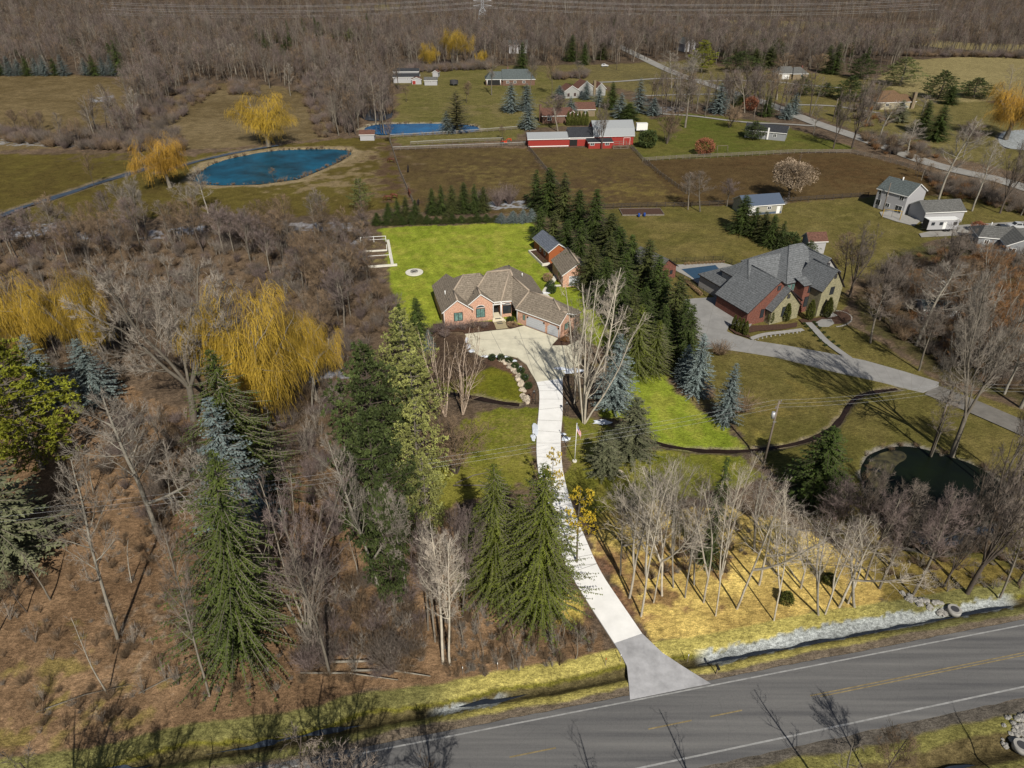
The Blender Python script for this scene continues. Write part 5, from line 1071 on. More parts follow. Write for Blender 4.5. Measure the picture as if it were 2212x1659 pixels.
brush('low_brush', [([(0,1080),(330,1050),(600,1200),(850,1300),(920,1440),(600,1500),(0,1600)], 330), ([(930,1270),(1180,1300),(1300,1400),(1200,1440),(960,1470)], 200), ([(1330,1080),(1700,1110),(1760,1200),(1500,1270),(1360,1290)], 110), ([(1790,1080),(2212,1110),(2250,1270),(1950,1280)], 180)], [SH['thin_pale'], SH['low_pale'], SH['thin_brown'], SH['low_pale'], SH['twig_brown']], .3, .8, 300)
brush('thicket', [([(1860,620),(1960,560),(2120,520),(2212,560),(2240,860),(2060,810),(1900,700)], 420), ([(1850,290),(1980,300),(2040,340),(1990,350),(1900,330)], 90), ([(1890,180),(1960,230),(1900,290),(1840,270),(1850,210)], 90), ([(1990,380),(2212,430),(2230,470),(2030,420)], 150)], [SH['twig_rust'], SH['twig_brown'], SH['twig_grey']], .7, 1.6, 400)
brush('hedge_brush', [([(-40,300),(120,320),(300,328),(400,325),(380,290),(200,290),(-40,285)], 320), ([(330,200),(420,170),(480,190),(330,300),(270,325),(220,325)], 260), ([(640,180),(750,150),(760,290),(690,300)], 260), ([(760,200),(850,225),(840,250),(800,235),(755,290)], 160),
     ([(1560,60),(1850,82),(2000,96),(2000,92),(1850,76),(1560,54)], 260), ([(1850,120),(2120,124),(2300,130),(2300,124),(1850,112)], 360), ([(860,160),(1060,150),(1060,140),(860,150)], 200), ([(500,185),(560,190),(560,210),(490,205)], 60), ([(1195,165),(1265,163),(1265,172),(1195,172)], 60)], br, 1.0, 2.2, 500)
# shrubs that can be told apart
for i, (x, y) in enumerate([(1063,777),(1083,777),(1100,783),(1113,795),(1125,806),(1134,820),(1141,838)]):
    shrub('evergreen_shrub', 'box', G(x, y), 1.0, 1.05, 'round evergreen in the curved row edging the parking pad', 'evergreen shrubs edging the parking pad')
shrub('evergreen_shrub', 'box', G(1103, 694), 1.1, 1.0, 'dark round evergreen beside the brick entrance'); shrub('evergreen_shrub', 'heath', G(1107, 703), 1.2, .5, 'low tawny grass clump below the entrance evergreen')
shrub('evergreen_shrub', 'box', G(1192, 632), 1.5, 1.6, 'long clipped evergreen at the side wall of the detached garage'); shrub('evergreen_shrub', 'box', G(1189, 622), 1.4, 1.6, 'clipped evergreen behind the long one at the detached garage')
shrub('ornamental_grass', 'heath', G(1183, 607), 1.2, 1.5, 'tan ornamental grass behind the clipped evergreens', cat='grass clump')
for i, (x, y) in enumerate([(1215,722),(1230,718),(1240,705),(1222,738)]): shrub('brown_shrub', 'twig_rust', G(x, y), 1.1, .9, 'rusty leafless shrub by the garage gable', 'rusty shrubs by the garage gable')
for i, (x, y) in enumerate([(955,712),(978,712),(1000,712),(1022,708),(1045,708),(960,728),(935,720)]): shrub('brown_shrub', 'twig_mauve', G(x, y), 1.1, .85, 'mauve leafless shrub under the brick house front windows', 'mauve shrubs under the front windows')
for x, y in [(1605,715),(1613,719),(1620,723),(1630,728)]: pass
for x, y in [(1584,711),(1593,716),(1601,719),(1609,724)]: shrub('arborvitae', 'cedar', G(x, y), .85, 1.05, 'small pointed arborvitae in the neighbour drive corner bed', 'pointed arborvitae in the corner bed', 'arborvitae')
for x, y, s, lb in [(1785,685,1.35,'pointed arborvitae right of the mansion entrance arch'),(1747,690,1.35,'pointed arborvitae left of the mansion entrance arch'),(1663,697,1.0,'small arborvitae left under the arched stone gable'),(1697,693,1.2,'round arborvitae right under the arched stone gable')]: shrub('arborvitae', 'cedar', G(x, y), s, s*1.1, lb, None, 'arborvitae')
for i in range(6): shrub('arborvitae', 'cedar', G(1227+i*8, 271), 1.4, 1.9, 'pointed arborvitae in the row behind the middle barn', 'arborvitae row behind the black roofed barn', 'arborvitae')
shrub('arborvitae', 'cedar', G(1807, 252), 2.2, 2.2, 'brown-tinged columnar evergreen beside the country road', None, 'arborvitae')
shrub('round_bush', 'dark_bush', G(1397, 318), 2.0, 2.0, 'large round dark bush right of the barns'); shrub('round_bush', 'red_bush', G(1522, 333), 1.9, 1.7, 'reddish brown round bush by the paddock fence')
shrub('round_bush', 'red_bush', G(1620, 238), 1.9, 1.8, 'red leaved bush beside the country road'); shrub('round_bush', 'dark_bush', G(1697, 536), 1.8, 1.3, 'dark round shrub ending the slanting spruce row')
shrub('round_bush', 'cedar', G(1697, 1302), 1.3, .62, 'small green cedar alone in the golden grass'); shrub('round_bush', 'cedar', G(1790, 1258), 1.3, .5, 'second small cedar in the golden grass under the trees'); shrub('round_bush', 'red_bush', G(2112, 500), 1.0, .8, 'maroon bush on the gravel yard')
shrub('brown_shrub', 'twig_brown', G(1600, 890), 2.6, 2.0, 'wide leafless shrub right of the lowest blue spruce'); shrub('brown_shrub', 'twig_brown', G(1555, 765), 2.2, 1.5, 'leafless shrub below the neighbour drive')
shrub('brown_shrub', 'twig_mauve', G(1040, 445), 2.2, 2.2, 'mauve thicket bush behind the back lawn'); shrub('brown_shrub', 'twig_mauve', G(1075, 445), 2.4, 2.6, 'tall mauve bush behind the back lawn'); shrub('brown_shrub', 'twig_mauve', G(1100, 440), 2.4, 2.6, 'tall mauve bush near the spruce belt')
fl_ = resamp(smooth(W(FOOT), 2, False), .75)
for i in range(1, len(fl_)-6):
    t = (Vector(fl_[i+1])-Vector(fl_[i])).normalized(); s_ = 1 if i % 2 else -1; q = Vector(fl_[i])+Vector((-t.y, t.x))*s_*1.15
    shrub('hedge_plant', 'box', (q.x, q.y), .5, .36, 'small dark plant lining the mansion footpath', 'plants lining the mansion footpath', 'plant')
for i in range(14): a = G(1476+i*2.9, 604+i*2.6); shrub('ornamental_grass', 'heath', a, .42, .6, 'red-brown grass clump along the pool fence', 'grass clumps along the pool fence', 'grass clump')
for i in range(12): a = G(1480+i*7.5, 572-i*.4); shrub('ornamental_grass', 'heath', a, .38, .5, 'tan grass clump behind the covered pool', 'grass clumps behind the covered pool', 'grass clump')

# trees on the near side of the main road, below the view: their shadows cross the asphalt
for i, (x, y, k, h) in enumerate([(-31, 26, 'tall_brown', 13), (-27, 30, 'slim', 9), (-22, 27, 'tall_brown', 13), (-16, 29, 'broad_dark', 12), (-12, 26, 'tall_brown', 14), (-6, 28, 'tall_brown', 12), (-1, 25, 'slim', 10), (9, 26, 'slim', 13), (19, 27.5, 'slim', 12), (29, 32, 'slim', 11), (34, 34, 'tall_brown', 8), (46, 32, 'slim', 10), (-38, 27, 'broad_dark', 12)]):
    tree(k, (x, y, 0), h, None, 'dark bare tree on the near side of the road', 'bare trees on the near side of the main road')

def ring(poly, n, seed, d0, d1):
    P_ = resamp(smooth(poly, 2)+[smooth(poly, 2)[0]], .5); r = random.Random(seed); c = np.mean(np.array(P_), 0); out = []
    for k in range(n): q = P_[r.randrange(len(P_))]; v = Vector((q[0]-c[0], q[1]-c[1])).normalized()*r.uniform(d0, d1); out.append((q[0]+v.x, q[1]+v.y, -.35))
    return out
rp3 = np.array(ring(POND, 170, 1, -.4, 1.2)+ring(POND3, 60, 2, -.8, .8)+ring(POND2, 80, 3, -.4, 1.0)); s_ = fr.uniform(.3, .75, len(rp3)); instancer('reeds', rp3, [SH['low_pale'], SH['twig_brown'], SH['thin_brown']], scl=np.stack([s_, s_, s_*.8], -1))
# ---------------------------------------------------------------- buildings
def at(x, y): g = G(x, y); return (g.x, g.y)
BR = brick('salmon_brick', (.54, .32, .225), (.45, .24, .165), (.50, .42, .34))
BR_D = brick('red_brick', (.17, .062, .042), (.125, .044, .032), (.16, .12, .10))
BR_B = brick('brown_brick', (.15, .085, .06), (.12, .065, .045), (.15, .12, .10))
BR_T = brick('tan_brick', (.21, .165, .10), (.17, .13, .085), (.2, .17, .13))
STN = brick('pale_stone', (.27, .25, .15), (.21, .195, .12), (.2, .19, .14), scale=1.1)
RF = shingle('brown_shingles', (.19, .16, .125)); RF_D = shingle('charcoal_shingles', (.125, .132, .138)); RF_G = shingle('grey_shingles', (.105, .105, .10)); RF_GR = shingle('green_grey_shingles', (.085, .10, .10))
RF_BR = shingle('red_brown_shingles', (.115, .06, .045)); RF_T = shingle('tan_shingles', (.135, .085, .05)); RF_BL = siding('blue_metal_roof', (.075, .10, .145), 'X', 1.3, .8); RF_M = siding('metal_roof', (.27, .285, .295), 'X', 1.0, .85); RF_BK = shingle('black_shingles', (.035, .037, .042)); RF_DG = shingle('slate_blue_shingles', (.12, .135, .165))
VW = siding('white_siding', (.36, .36, .37), 'Z', 2.2, .85); VG = siding('grey_siding', (.24, .25, .26), 'Z', 2.2, .8); VB = siding('cream_steel', (.30, .29, .24), 'X', 1.2, .85); RED = siding('red_boards', (.28, .034, .026), 'X', 1.6, .8); CED = siding('cedar_boards', (.33, .10, .035), 'X', 1.8, .8); STU = mat('stucco', (.34, .33, .32), rough=.9, var=.06)
BW = siding('board_and_batten', (.33, .33, .32), 'X', 1.0, .7); CAP = mat('ridge_caps', (.33, .27, .21), rough=.95, var=.15, scale=3)
DARKTRIM = mat('dark_trim', (.025, .02, .022), rough=.5, var=.1); GDOOR = siding('grey_garage_door', (.44, .46, .49), 'Z', .7, .85); GDOOR2 = siding('shade_toned_garage_door', (.3, .3, .29), 'Z', .7, .85); FRAME_K = mat('black_frame', (.015, .016, .018), rough=.4, var=.1); STEP = mat('entry_stone', (.62, .56, .42), rough=.9, var=.1)  # second garage door: darker grey copy with shade put into the colour

def roof_verts(b):
    u0, u1, n0, n1, ze, zr = b['r']; ax = b.get('ax', 'n'); h0, h1 = b.get('h', (0, 0))
    if ax == 'n': c = b.get('c', (u0+u1)/2); A = (c, n0+h0, zr); B = (c, n1-h1, zr); return [(u0, n0, ze), (u1, n0, ze), (u1, n1, ze), (u0, n1, ze)], A, B
    c = b.get('c', (n0+n1)/2); return [(u0, n0, ze), (u1, n0, ze), (u1, n1, ze), (u0, n1, ze)], (u0+h0, c, zr), (u1-h1, c, zr)
def roof_shell(mb, b, m, trim, th=.22):
    E_, A, B = roof_verts(b); ax = b.get('ax', 'n'); dn = lambda p: (p[0], p[1], p[2]-th)
    if ax == 'n': faces = [[E_[0], A, B, E_[3]], [E_[1], E_[2], B, A]]; ends = [(E_[0], E_[1], A, b.get('h', (0, 0))[0]), (E_[2], E_[3], B, b.get('h', (0, 0))[1])]
    else: faces = [[E_[0], E_[1], B, A], [E_[3], A, B, E_[2]]]; ends = [(E_[3], E_[0], A, b.get('h', (0, 0))[0]), (E_[1], E_[2], B, b.get('h', (0, 0))[1])]
    for f in faces: mb.poly(f, m)
    for f in faces: mb.poly([dn(p) for p in f][::-1], trim)
    if ax == 'n': eav = [(E_[3], E_[0]), (E_[1], E_[2])]
    else: eav = [(E_[0], E_[1]), (E_[2], E_[3])]
    for p, q in eav: mb.poly([p, dn(p), dn(q), q], trim)
    for p, q, a, h in ends:
        if h: mb.poly([p, q, a], m); mb.poly([dn(a), dn(q), dn(p)], trim); mb.poly([p, dn(p), dn(q), q], trim)
        else:
            for x, y in ((p, a), (a, q)): mb.poly([x, dn(x), dn(y), y], trim)
def wall_block(mb, b, m, th=.22):
    """walls following the underside of the roof, set in by the overhang"""
    u0, u1, n0, n1, ze, zr = b['r']; ax = b.get('ax', 'n'); ov = b.get('ov', .35); h0, h1 = b.get('h', (0, 0)); z0 = b.get('z0', -.3)
    E_, A, B = roof_verts(b); sp = (A[0]-u0) if ax == 'n' else (A[1]-n0); sl = (zr-ze)/max(sp, .1); zt = ze+sl*ov-th-.03; a0, a1, c0, c1 = u0+ov, u1-ov, n0+ov, n1-ov
    P_ = [(a0, c0), (a1, c0), (a1, c1), (a0, c1)]; ap = zr-th-.03
    def w(p, q, peak=None):
        v = [(*p, z0), (*q, z0), (*q, zt)]+([peak] if peak else [])+[(*p, zt)]; mb.poly(v, m)
    if ax == 'n': w(P_[0], P_[1], (A[0], c0, ap) if not h0 else None); w(P_[2], P_[3], (B[0], c1, ap) if not h1 else None); w(P_[1], P_[2]); w(P_[3], P_[0])
    else: w(P_[3], P_[0], (a0, A[1], ap) if not h0 else None); w(P_[1], P_[2], (a1, B[1], ap) if not h1 else None); w(P_[0], P_[1]); w(P_[2], P_[3])
SIDES = {'f': ((1, 0), (0, -1)), 'l': ((0, -1), (-1, 0)), 'r': ((0, 1), (1, 0)), 'b': ((-1, 0), (0, 1))}
def obox(mb, side, u, n, z, w_, h, d0, d1, m):
    """box on a wall: centre (u, n), sill z, running w_ along the wall, from d0 to d1 outward"""
    (ax, ay), (ox, oy) = SIDES[side] if isinstance(side, str) else side; c = [(u+ax*s*w_/2+ox*d, n+ay*s*w_/2+oy*d) for d in (d0, d1) for s in (-1, 1)]
    b0 = [(*c[0], z), (*c[1], z), (*c[3], z), (*c[2], z)]; b1 = [(p[0], p[1], z+h) for p in b0]
    for q in ((b0[0], b0[1], b1[1], b1[0]), (b0[1], b0[2], b1[2], b1[1]), (b0[2], b0[3], b1[3], b1[2]), (b0[3], b0[0], b1[0], b1[3]), tuple(b1), tuple(b0[::-1])): mb.poly(list(q), m)
def window(par, side, u, n, z, w_, h, frame=None, glass=None, panes=2, name='window', arch=0):
    fr = frame or M['white']; gl = glass or M['glass']; mb = MB(); obox(mb, side, u, n, z, w_+.16, h+.16, -.05, .05, fr)
    o = mb.build(name, par); mb = MB(); (ax, ay), _ = SIDES[side] if isinstance(side, str) else side
    for k in range(panes):
        c = (k-(panes-1)/2)*(w_/panes); obox(mb, side, u+ax*c, n+ay*c, z+.09, w_/panes-.09, h-.02, .0, .065, gl)
    mb.build('pane', o); return o
def door(par, side, u, n, z, w_, h, m, name='door', handle=True):
    mb = MB(); obox(mb, side, u, n, z, w_+.2, h+.12, -.05, .04, M['white'] if m is not FRAME_K else FRAME_K); obox(mb, side, u, n, z+.02, w_, h, .0, .06, m); o = mb.build(name, par)
    if handle:
        mb = MB(); (ax, ay), _ = SIDES[side] if isinstance(side, str) else side; obox(mb, side, u+ax*w_*.38, n+ay*w_*.38, z+1.0, .06, .14, .06, .12, M['metal']); mb.build('handle', o)
    return o
def house(label, cat, org, ang, blocks, trim=None, wall=None, roof=None, name='house', group=None):
    e = empty(name, (org[0], org[1], 0), R(ang), label, cat, group); rb = {}; wb = {}
    for b in blocks:
        roof_shell(rb.setdefault('r', MB()), b, b.get('roof', roof), b.get('trim', trim or M['white'])); 
        if not b.get('nowall'): wall_block(wb.setdefault(id(b.get('wall', wall)), MB()), b, b.get('wall', wall))
    for v in wb.values(): v.build('wall', e)
    ro = rb['r'].build('roof', e); return e, ro
def tubeobj(name, pts, rad, m, par=None, n=8):
    mb = MB(); mb.tube(pts, rad, n, m); return mb.build(name, par)
def caps(roof, lines, m=CAP, w_=.2):
    mb = MB()
    for a, b in lines: mb.tube([Vector(a)+Vector((0, 0, .0)), Vector(b)], w_, 6, m)
    mb.build('ridge_cap', roof)

# --- the brick house: front wall line and angled garage wing from the survey
HB = empty('brick_house', (-13.8, 125.7, 0), R(14), 'sprawling single-storey salmon brick house with brown roof and angled garage wing', 'house')
rm = MB(); T = M['white']
def shell(mb, b, m=RF): roof_shell(mb, b, m, T)
BA = dict(r=(-.4, 13, 1.3, 13.3, 3.3, 7.95), ax='u', h=(5.9, 4)); G1 = dict(r=(-.4, 6.15, -.15, 5, 3.3, 5.8), ax='n'); G1B = dict(r=(-.4, 6.15, 9.5, 13.6, 3.3, 5.8), ax='n')
G2 = dict(r=(5.0, 10.75, .75, 5.5, 3.9, 6.15), ax='n'); shell(rm, BA); shell(rm, G1); shell(rm, G1B); shell(rm, G2)
def pl(*p, m=RF):
    for i in range(1, len(p)-1):
        t = (p[0], p[i], p[i+1]); rm.poly(list(t), m); rm.poly([(q[0], q[1], q[2]-.22) for q in t][::-1], T)
def ev(a, b): rm.poly([a, (a[0], a[1], a[2]-.24), (b[0], b[1], b[2]-.24), b], T)
f_ = (7.85, 4.0, 6.15); g_ = (10.6, 6.7, 8.25); h_ = (15.4, 6.6, 8.25); j_ = (15.8, 5.7, 7.15); i_ = (16.4, 11.5, 7.15); h3 = (12.25, 1.4, 3.75); pe = (9.6, 1.45, 3.75); k_ = (14.5, 1.5, 3.6); w_ = (14.6, -1.44, 3.1); l_ = (18.0, .25, 5.95); n_ = (21.7, -4.5, 5.95)
wr = (21.3, -10.47, 3.1); be = (22.1, 3.9, 3.3); bm_ = (22.0, 13.4, 3.3); far_ = (27.4, -5.9, 3.1); bl = (10.5, 13.4, 3.3)
pl(pe, h3, h_, g_, f_); pl(h3, k_, j_, h_); pl(k_, w_, l_, j_); pl(w_, wr, (23.2, -8.8, 4.75), (22.2, -7.7, 4.75), n_, l_)
pl(j_, l_, be, bm_, i_); pl(h_, j_, i_, (16.4, 13.4, 7.15) if 0 else i_, (15.4, 10.0, 7.9)); pl(g_, h_, (15.4, 10.0, 7.9), bl, (9.8, 13.4, 3.4)); pl(i_, bm_, bl, (15.4, 10, 7.9))
pl(l_, n_, (24.3, -2.2, 3.1), (20.6, 2.8, 3.1)); pl(n_, (22.2, -7.7, 4.75), (24.4, -9.8, 4.75), far_, (24.3, -2.2, 3.1)); 
# garage gable end facing right-front
gd = Vector((.596, -.803)); gn = Vector((.803, .596)); 
def wg(a, d, z): return (14.6+gd.x*a+gn.x*d, -1.44+gd.y*a+gn.y*d, z)
pl(wg(11.3, -.05, 3.1), wg(11.3, 2.3, 4.85), wg(9.0, 2.3, 4.85), wg(9, -.05, 3.1)); pl(wg(11.3, 2.3, 4.85), wg(11.3, 5.0, 3.1), wg(8, 5.0, 3.1), wg(8, 2.3, 4.85))
for a, b in ((pe, h3), (h3, k_), (k_, w_), (w_, wr), (wr, wg(11.3, 2.3, 4.85)), (wg(11.3, 2.3, 4.85), wg(11.3, 5.0, 3.1)), (be, bm_)): ev(a, b)
ro = rm.build('roof', HB)
caps(ro, [((2.9, 4.4, 5.8), (5.6, 7.2, 7.95)), ((2.9, 0, 5.8), (2.9, 4.4, 5.8)), (f_, g_), (f_, (7.87, .9, 6.15)), (g_, h_), (h3, h_), (h_, j_), (j_, l_), (w_, l_), (l_, n_), (n_, (22.2, -7.7, 4.75)), ((22.2, -7.7, 4.75), wg(11.2, 2.3, 4.88)), (j_, i_)])
for p, hh in (((1.3, 5.6, 4.4), 1.1), ((18.6, 8.5, 5.6), .8)): tubeobj('vent_pipe', [p, (p[0], p[1], p[2]+hh)], .11, M['white'], ro)
for p in ((2.0, 4.2, 5.12), (1.5, 2.8, 4.75), (7.0, 3.8, 5.5), (6.8, 3.0, 5.35)): tubeobj('vent_pipe', [p, (p[0], p[1], p[2]+.25)], .07, M['darkgrey'], ro)
wm = MB(); wall_block(wm, dict(r=(-.4, 6.15, -.15, 6, 3.3, 5.8), ax='n', ov=.38), BR); wall_block(wm, dict(r=(-.4, 6.15, 6, 13.6, 3.3, 5.8), ax='n', ov=.38), BR); wall_block(wm, dict(r=(5.0, 10.75, .75, 6, 3.9, 6.15), ax='n', ov=.38), BR)
for b_ in ((0.1, 21.6, 5.2, 12.9, -.3, 3.1), (10.37, 12.3, 3.4, 5.3, -.3, 3.6), (12.3, 14.6, 1.85, 5.3, -.3, 3.3), (14.6, 21.6, 4.0, 5.3, -.3, 3.0)): wm.box(*b_, BR)
def quadwall(a0, a1, d0, d1, z1):
    c = [wg(a0, d0, -.3), wg(a1, d0, -.3), wg(a1, d1, -.3), wg(a0, d1, -.3)]
    for i in range(4): p, q = c[i], c[(i+1) % 4]; wm.poly([p, q, (q[0], q[1], z1), (p[0], p[1], z1)], BR)
    wm.poly([(p[0], p[1], z1) for p in c], BR)
quadwall(.3, 11.0, .38, 7.3, 2.95); wm.poly([wg(11.0, .4, 2.9), wg(11.0, 4.6, 2.9), wg(11.0, 2.3, 4.6)], BR)
wm.build('wall', HB)
GS = ((gd.x, gd.y), (-gn.x, -gn.y)); GR = ((gn.x, gn.y), (gd.x, gd.y))
def gw(a, d=.38): q = wg(a, d, 0); return q[0], q[1]
def arched(a, wd):
    u, n = gw(a); mb = MB(); obox(mb, GS, u, n, 0, wd+.5, 2.55, -.05, .06, BR_D if 0 else BR); obox(mb, GS, u, n, .02, wd, 2.25, 0, .075, GDOOR)
    for s in (-1, 1):
        for k, (dx, dz, hh) in enumerate(((0, 0, .52), (.17, .17, .35), (.34, .34, .18))): obox(mb, GS, u+GS[0][0]*s*(wd/2-.09-dx), n+GS[0][1]*s*(wd/2-.09-dx), 2.27-hh+.0, .18, hh+.03, .05, .085, BR)
    obox(mb, GS, u, n, 2.3, wd+.3, .22, .0, .10, DARKTRIM if 0 else BR); o = mb.build('garage_door', HB); mb = MB(); obox(mb, GS, u, n, .9, .5, .05, .075, .1, M['metal']); mb.build('handle', o)
arched(5.0, 4.8); arched(9.35, 2.7)
u, n = gw(2.0); window(HB, GS, u, n, 1.0, .6, 1.1, BR_T, M['teal_glass'], 2); u, n = wg(11.0, 2.6, 0)[:2]; window(HB, GR, u, n, 1.0, 1.2, 1.3, FRAME_K, M['teal_glass'], 2)
for a in (3.0, 7.15, 10.75): u, n = gw(a); mb = MB(); obox(mb, GS, u, n, 1.9, .2, .35, 0, .2, M['black']); mb.build('wall_lamp', HB)
window(HB, 'f', 3.0, .22, .95, 1.7, 1.75, FRAME_K, M['teal_glass'], 2); window(HB, 'f', 7.8, 1.12, .75, 1.75, 1.85, FRAME_K, M['teal_glass'], 2)
mb = MB()      # arched transom over the middle window
pts = [(7.8+.88*math.cos(t), 1.06, 3.0+.55*math.sin(t)) for t in np.linspace(0, math.pi, 9)]; mb.poly(pts, M['glass']); mb.tube([(p[0], p[1]-.02, p[2]) for p in pts]+[(pts[0][0], pts[0][1]-.02, pts[0][2])], .06, 4, M['white']); mb.build('transom', HB)
window(HB, 'f', 13.6, 1.85, .6, 1.7, 1.75, FRAME_K, M['glass'], 2); mb = MB(); pts = [(13.6+.85*math.cos(t), 1.79, 2.65+.4*math.sin(t)) for t in np.linspace(0, math.pi, 9)]; mb.poly(pts, M['glass']); mb.tube([(p[0], p[1]-.02, p[2]) for p in pts]+[(pts[0][0], pts[0][1]-.02, pts[0][2])], .05, 4, M['white']); mb.build('transom', HB)
door(HB, 'f', 11.3, 3.4, .35, 1.5, 2.3, FRAME_K); window(HB, 'f', 11.3, 3.38, 2.75, 1.6, .35, FRAME_K, M['white'], 1, 'transom')
mb = MB(); mb.box(10.4, 12.3, .9, 3.4, -.2, .32, STEP); mb.box(10.2, 12.6, .3, .9, -.2, .2, STEP); mb.box(10.1, 12.8, -.4, .3, -.2, .1, STEP); mb.build('step', HB)
for n0 in (.5, -.75, -1.5): mb = MB(); mb.box(10.75, 11.95, n0, n0+.35, .09, .235 if n0 > 0 else .10, M['darkgrey']); mb.build('doormat', HB)
for u in (10.35, 12.25): tubeobj('column', [(u, 1.5, 0), (u, 1.5, 3.5)], .16, M['white'], HB)
for p in ((.05, -.0, 0), (10.5, 1.05, 0)): tubeobj('downpipe', [p, (p[0], p[1], 3.4)], .06, M['white'], HB, 5)
u, n, _ = wg(.25, .25, 0); tubeobj('downpipe', [(u, n, 0), (u, n, 2.9)], .06, M['white'], HB, 5); u, n, _ = wg(11.1, .25, 0); tubeobj('downpipe', [(u, n, 0), (u, n, 2.9)], .06, M['white'], HB, 5)
for k_r, (rng_) in enumerate(((0, 0),)): pass

# --- detached brick garage and cedar shed
a = 128-90+2
e, ro = house('small salmon brick garage with a white door and brown gable roof', 'garage', (11.6, 145.5), 0, [dict(r=(-.4, 7.4, -.4, 9.4, 2.9, 5.6), ax='n')], wall=BR, roof=RF, name='garage')
e.rotation_euler = (0, 0, R(12)); door(e, 'f', 3.0, -.02, 0, 3.0, 2.35, GDOOR, 'garage_door'); window(e, 'l', -.04, 3.2, 1.0, .9, 1.3, DARKTRIM, M['glass'], 2); caps(ro, [((3.5, -.4, 5.62), (3.5, 9.4, 5.62))])
e, ro = house('cedar sided shed with a slate-blue roof at the belt of spruces', 'shed', (9.0, 159.6), 20, [dict(r=(-.3, 5.2, -.3, 10.3, 2.8, 4.7), ax='n')], wall=CED, roof=RF_DG, name='shed')
for n in (2.8, 5.6): window(e, 'l', 0.03, n, .9, .8, 1.2, M['white'], M['glass'], 2)
mb = MB(); 
for (x0, x1, y0, y1) in ((-2.1, -1.85, -.8, 8.2), (-2.1, 0, 8.2, 8.45), (-2.1, -.1, -1.05, -.8)): mb.box(x0, x1, y0, y1, -.2, .45, M['path'])
mb.box(-1.85, -.1, -.8, 8.2, -.2, .3, M['mulch']); pb = empty('raised_bed', (9.0, 159.6, 0), R(20), 'pale stone raised bed along the dark side of the cedar shed', 'planter'); mb.build('border', pb)
mb = MB(); rr = random.Random(4)
for k in range(14): mb.ball((-1.0+rr.uniform(-.5, .5), rr.uniform(-.3, 7.8), .35), .22, .22, .3, M['mulch'] if k % 3 else M['cedar'], rr, .3, 6, 4)
mb.build('plants', pb)

# --- grey roofed mansion
HM = (48.84, 127.0); 
mbk = dict
e, ro = house('large mansion with charcoal roofs, red brick wings and pale stone gables', 'house', HM, 25, [
    dict(r=(-1.3, 13.5, -.4, 10, 2.9, 8.7), ax='n', c=6.1, wall=BR_D), dict(r=(3.5, 11.7, -2.0, 5, 2.9, 7.1), ax='n', wall=STN),
    dict(r=(3.0, 16, 5.1, 14.2, 6, 9.6), ax='u', h=(3.0, 0), wall=STU), dict(r=(10.6, 26, 2.2, 16.5, 6, 11), ax='u', h=(6.0, 5.6), wall=STU),
    dict(r=(17.0, 25.4, 1.6, 10, 6, 10.1), ax='n', wall=STU), dict(r=(14.9, 21.3, -3.4, 4, 5.7, 9.9), ax='n', wall=STN), dict(r=(2.0, 8, 10, 20, 3.0, 6.0), ax='u', h=(2.5, 2.0), wall=STU)],
    trim=DARKTRIM, roof=RF_D, name='mansion')
mb = MB(); mb.box(13.3, 16.9, -.1, 3, -.3, 6.1, BR_D); mb.box(2.85, 3.3, .3, 17, -.3, 3.1, BR_D); mb.build('wall', e)
mb = MB(); mb.poly([(3.4, 17.5, 3.6), (3.4, 4, 3.6), (2.2, 4, 2.9), (2.2, 17.5, 2.9)], RF_D); mb.poly([(2.2, 17.5, 2.7), (2.2, 4, 2.7), (3.4, 4, 3.4), (3.4, 17.5, 3.4)], DARKTRIM); mb.poly([(2.2, 4, 2.9), (2.2, 4, 2.7), (2.2, 17.5, 2.7), (2.2, 17.5, 2.9)], M['white']); mb.build('skirt_roof', e)
mb = MB(); mb.poly([(13.0, -.3, 6.1), (17.2, -.3, 6.1), (17.2, 2.6, 6.9), (13.0, 2.6, 6.9)], RF_D); mb.box(13.0, 17.1, -.32, .2, 5.95, 6.1, DARKTRIM); mb.build('skirt_roof', e)
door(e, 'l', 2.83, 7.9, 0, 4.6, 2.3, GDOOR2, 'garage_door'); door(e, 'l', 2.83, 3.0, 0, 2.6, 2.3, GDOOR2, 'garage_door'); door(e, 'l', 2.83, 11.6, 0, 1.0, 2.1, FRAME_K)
window(e, 'f', 7.6, -1.65, 1.0, 1.9, 2.1, FRAME_K, M['glass'], 2); window(e, 'f', 2.9, -.05, .9, .8, 1.8, FRAME_K, M['glass'], 1); window(e, 'f', 6.2, -.05, 6.4, .7, .9, FRAME_K, M['darkgrey'], 1, 'vent'); window(e, 'f', 7.6, -1.65, 5.0, .6, .8, FRAME_K, M['darkgrey'], 1, 'vent')
window(e, 'f', 15.2, -.1, 1.0, 2.0, 2.2, FRAME_K, M['glass'], 2); window(e, 'f', 15.2, -.1, 4.2, 1.2, 1.5, FRAME_K, M['glass'], 1); window(e, 'f', 11.7, 2.55, 4.1, 1.0, 1.5, FRAME_K, M['teal_glass'], 2); window(e, 'f', 13.0, 2.55, 4.1, .9, 1.5, FRAME_K, M['teal_glass'], 2)
window(e, 'f', 18.1, -3.05, 4.4, 1.0, 1.6, FRAME_K, M['glass'], 2); window(e, 'f', 18.1, -3.05, 8.0, .5, .8, FRAME_K, M['darkgrey'], 1, 'vent'); window(e, 'f', 21.2, 1.95, 8.0, .7, .9, FRAME_K, M['darkgrey'], 1, 'vent')
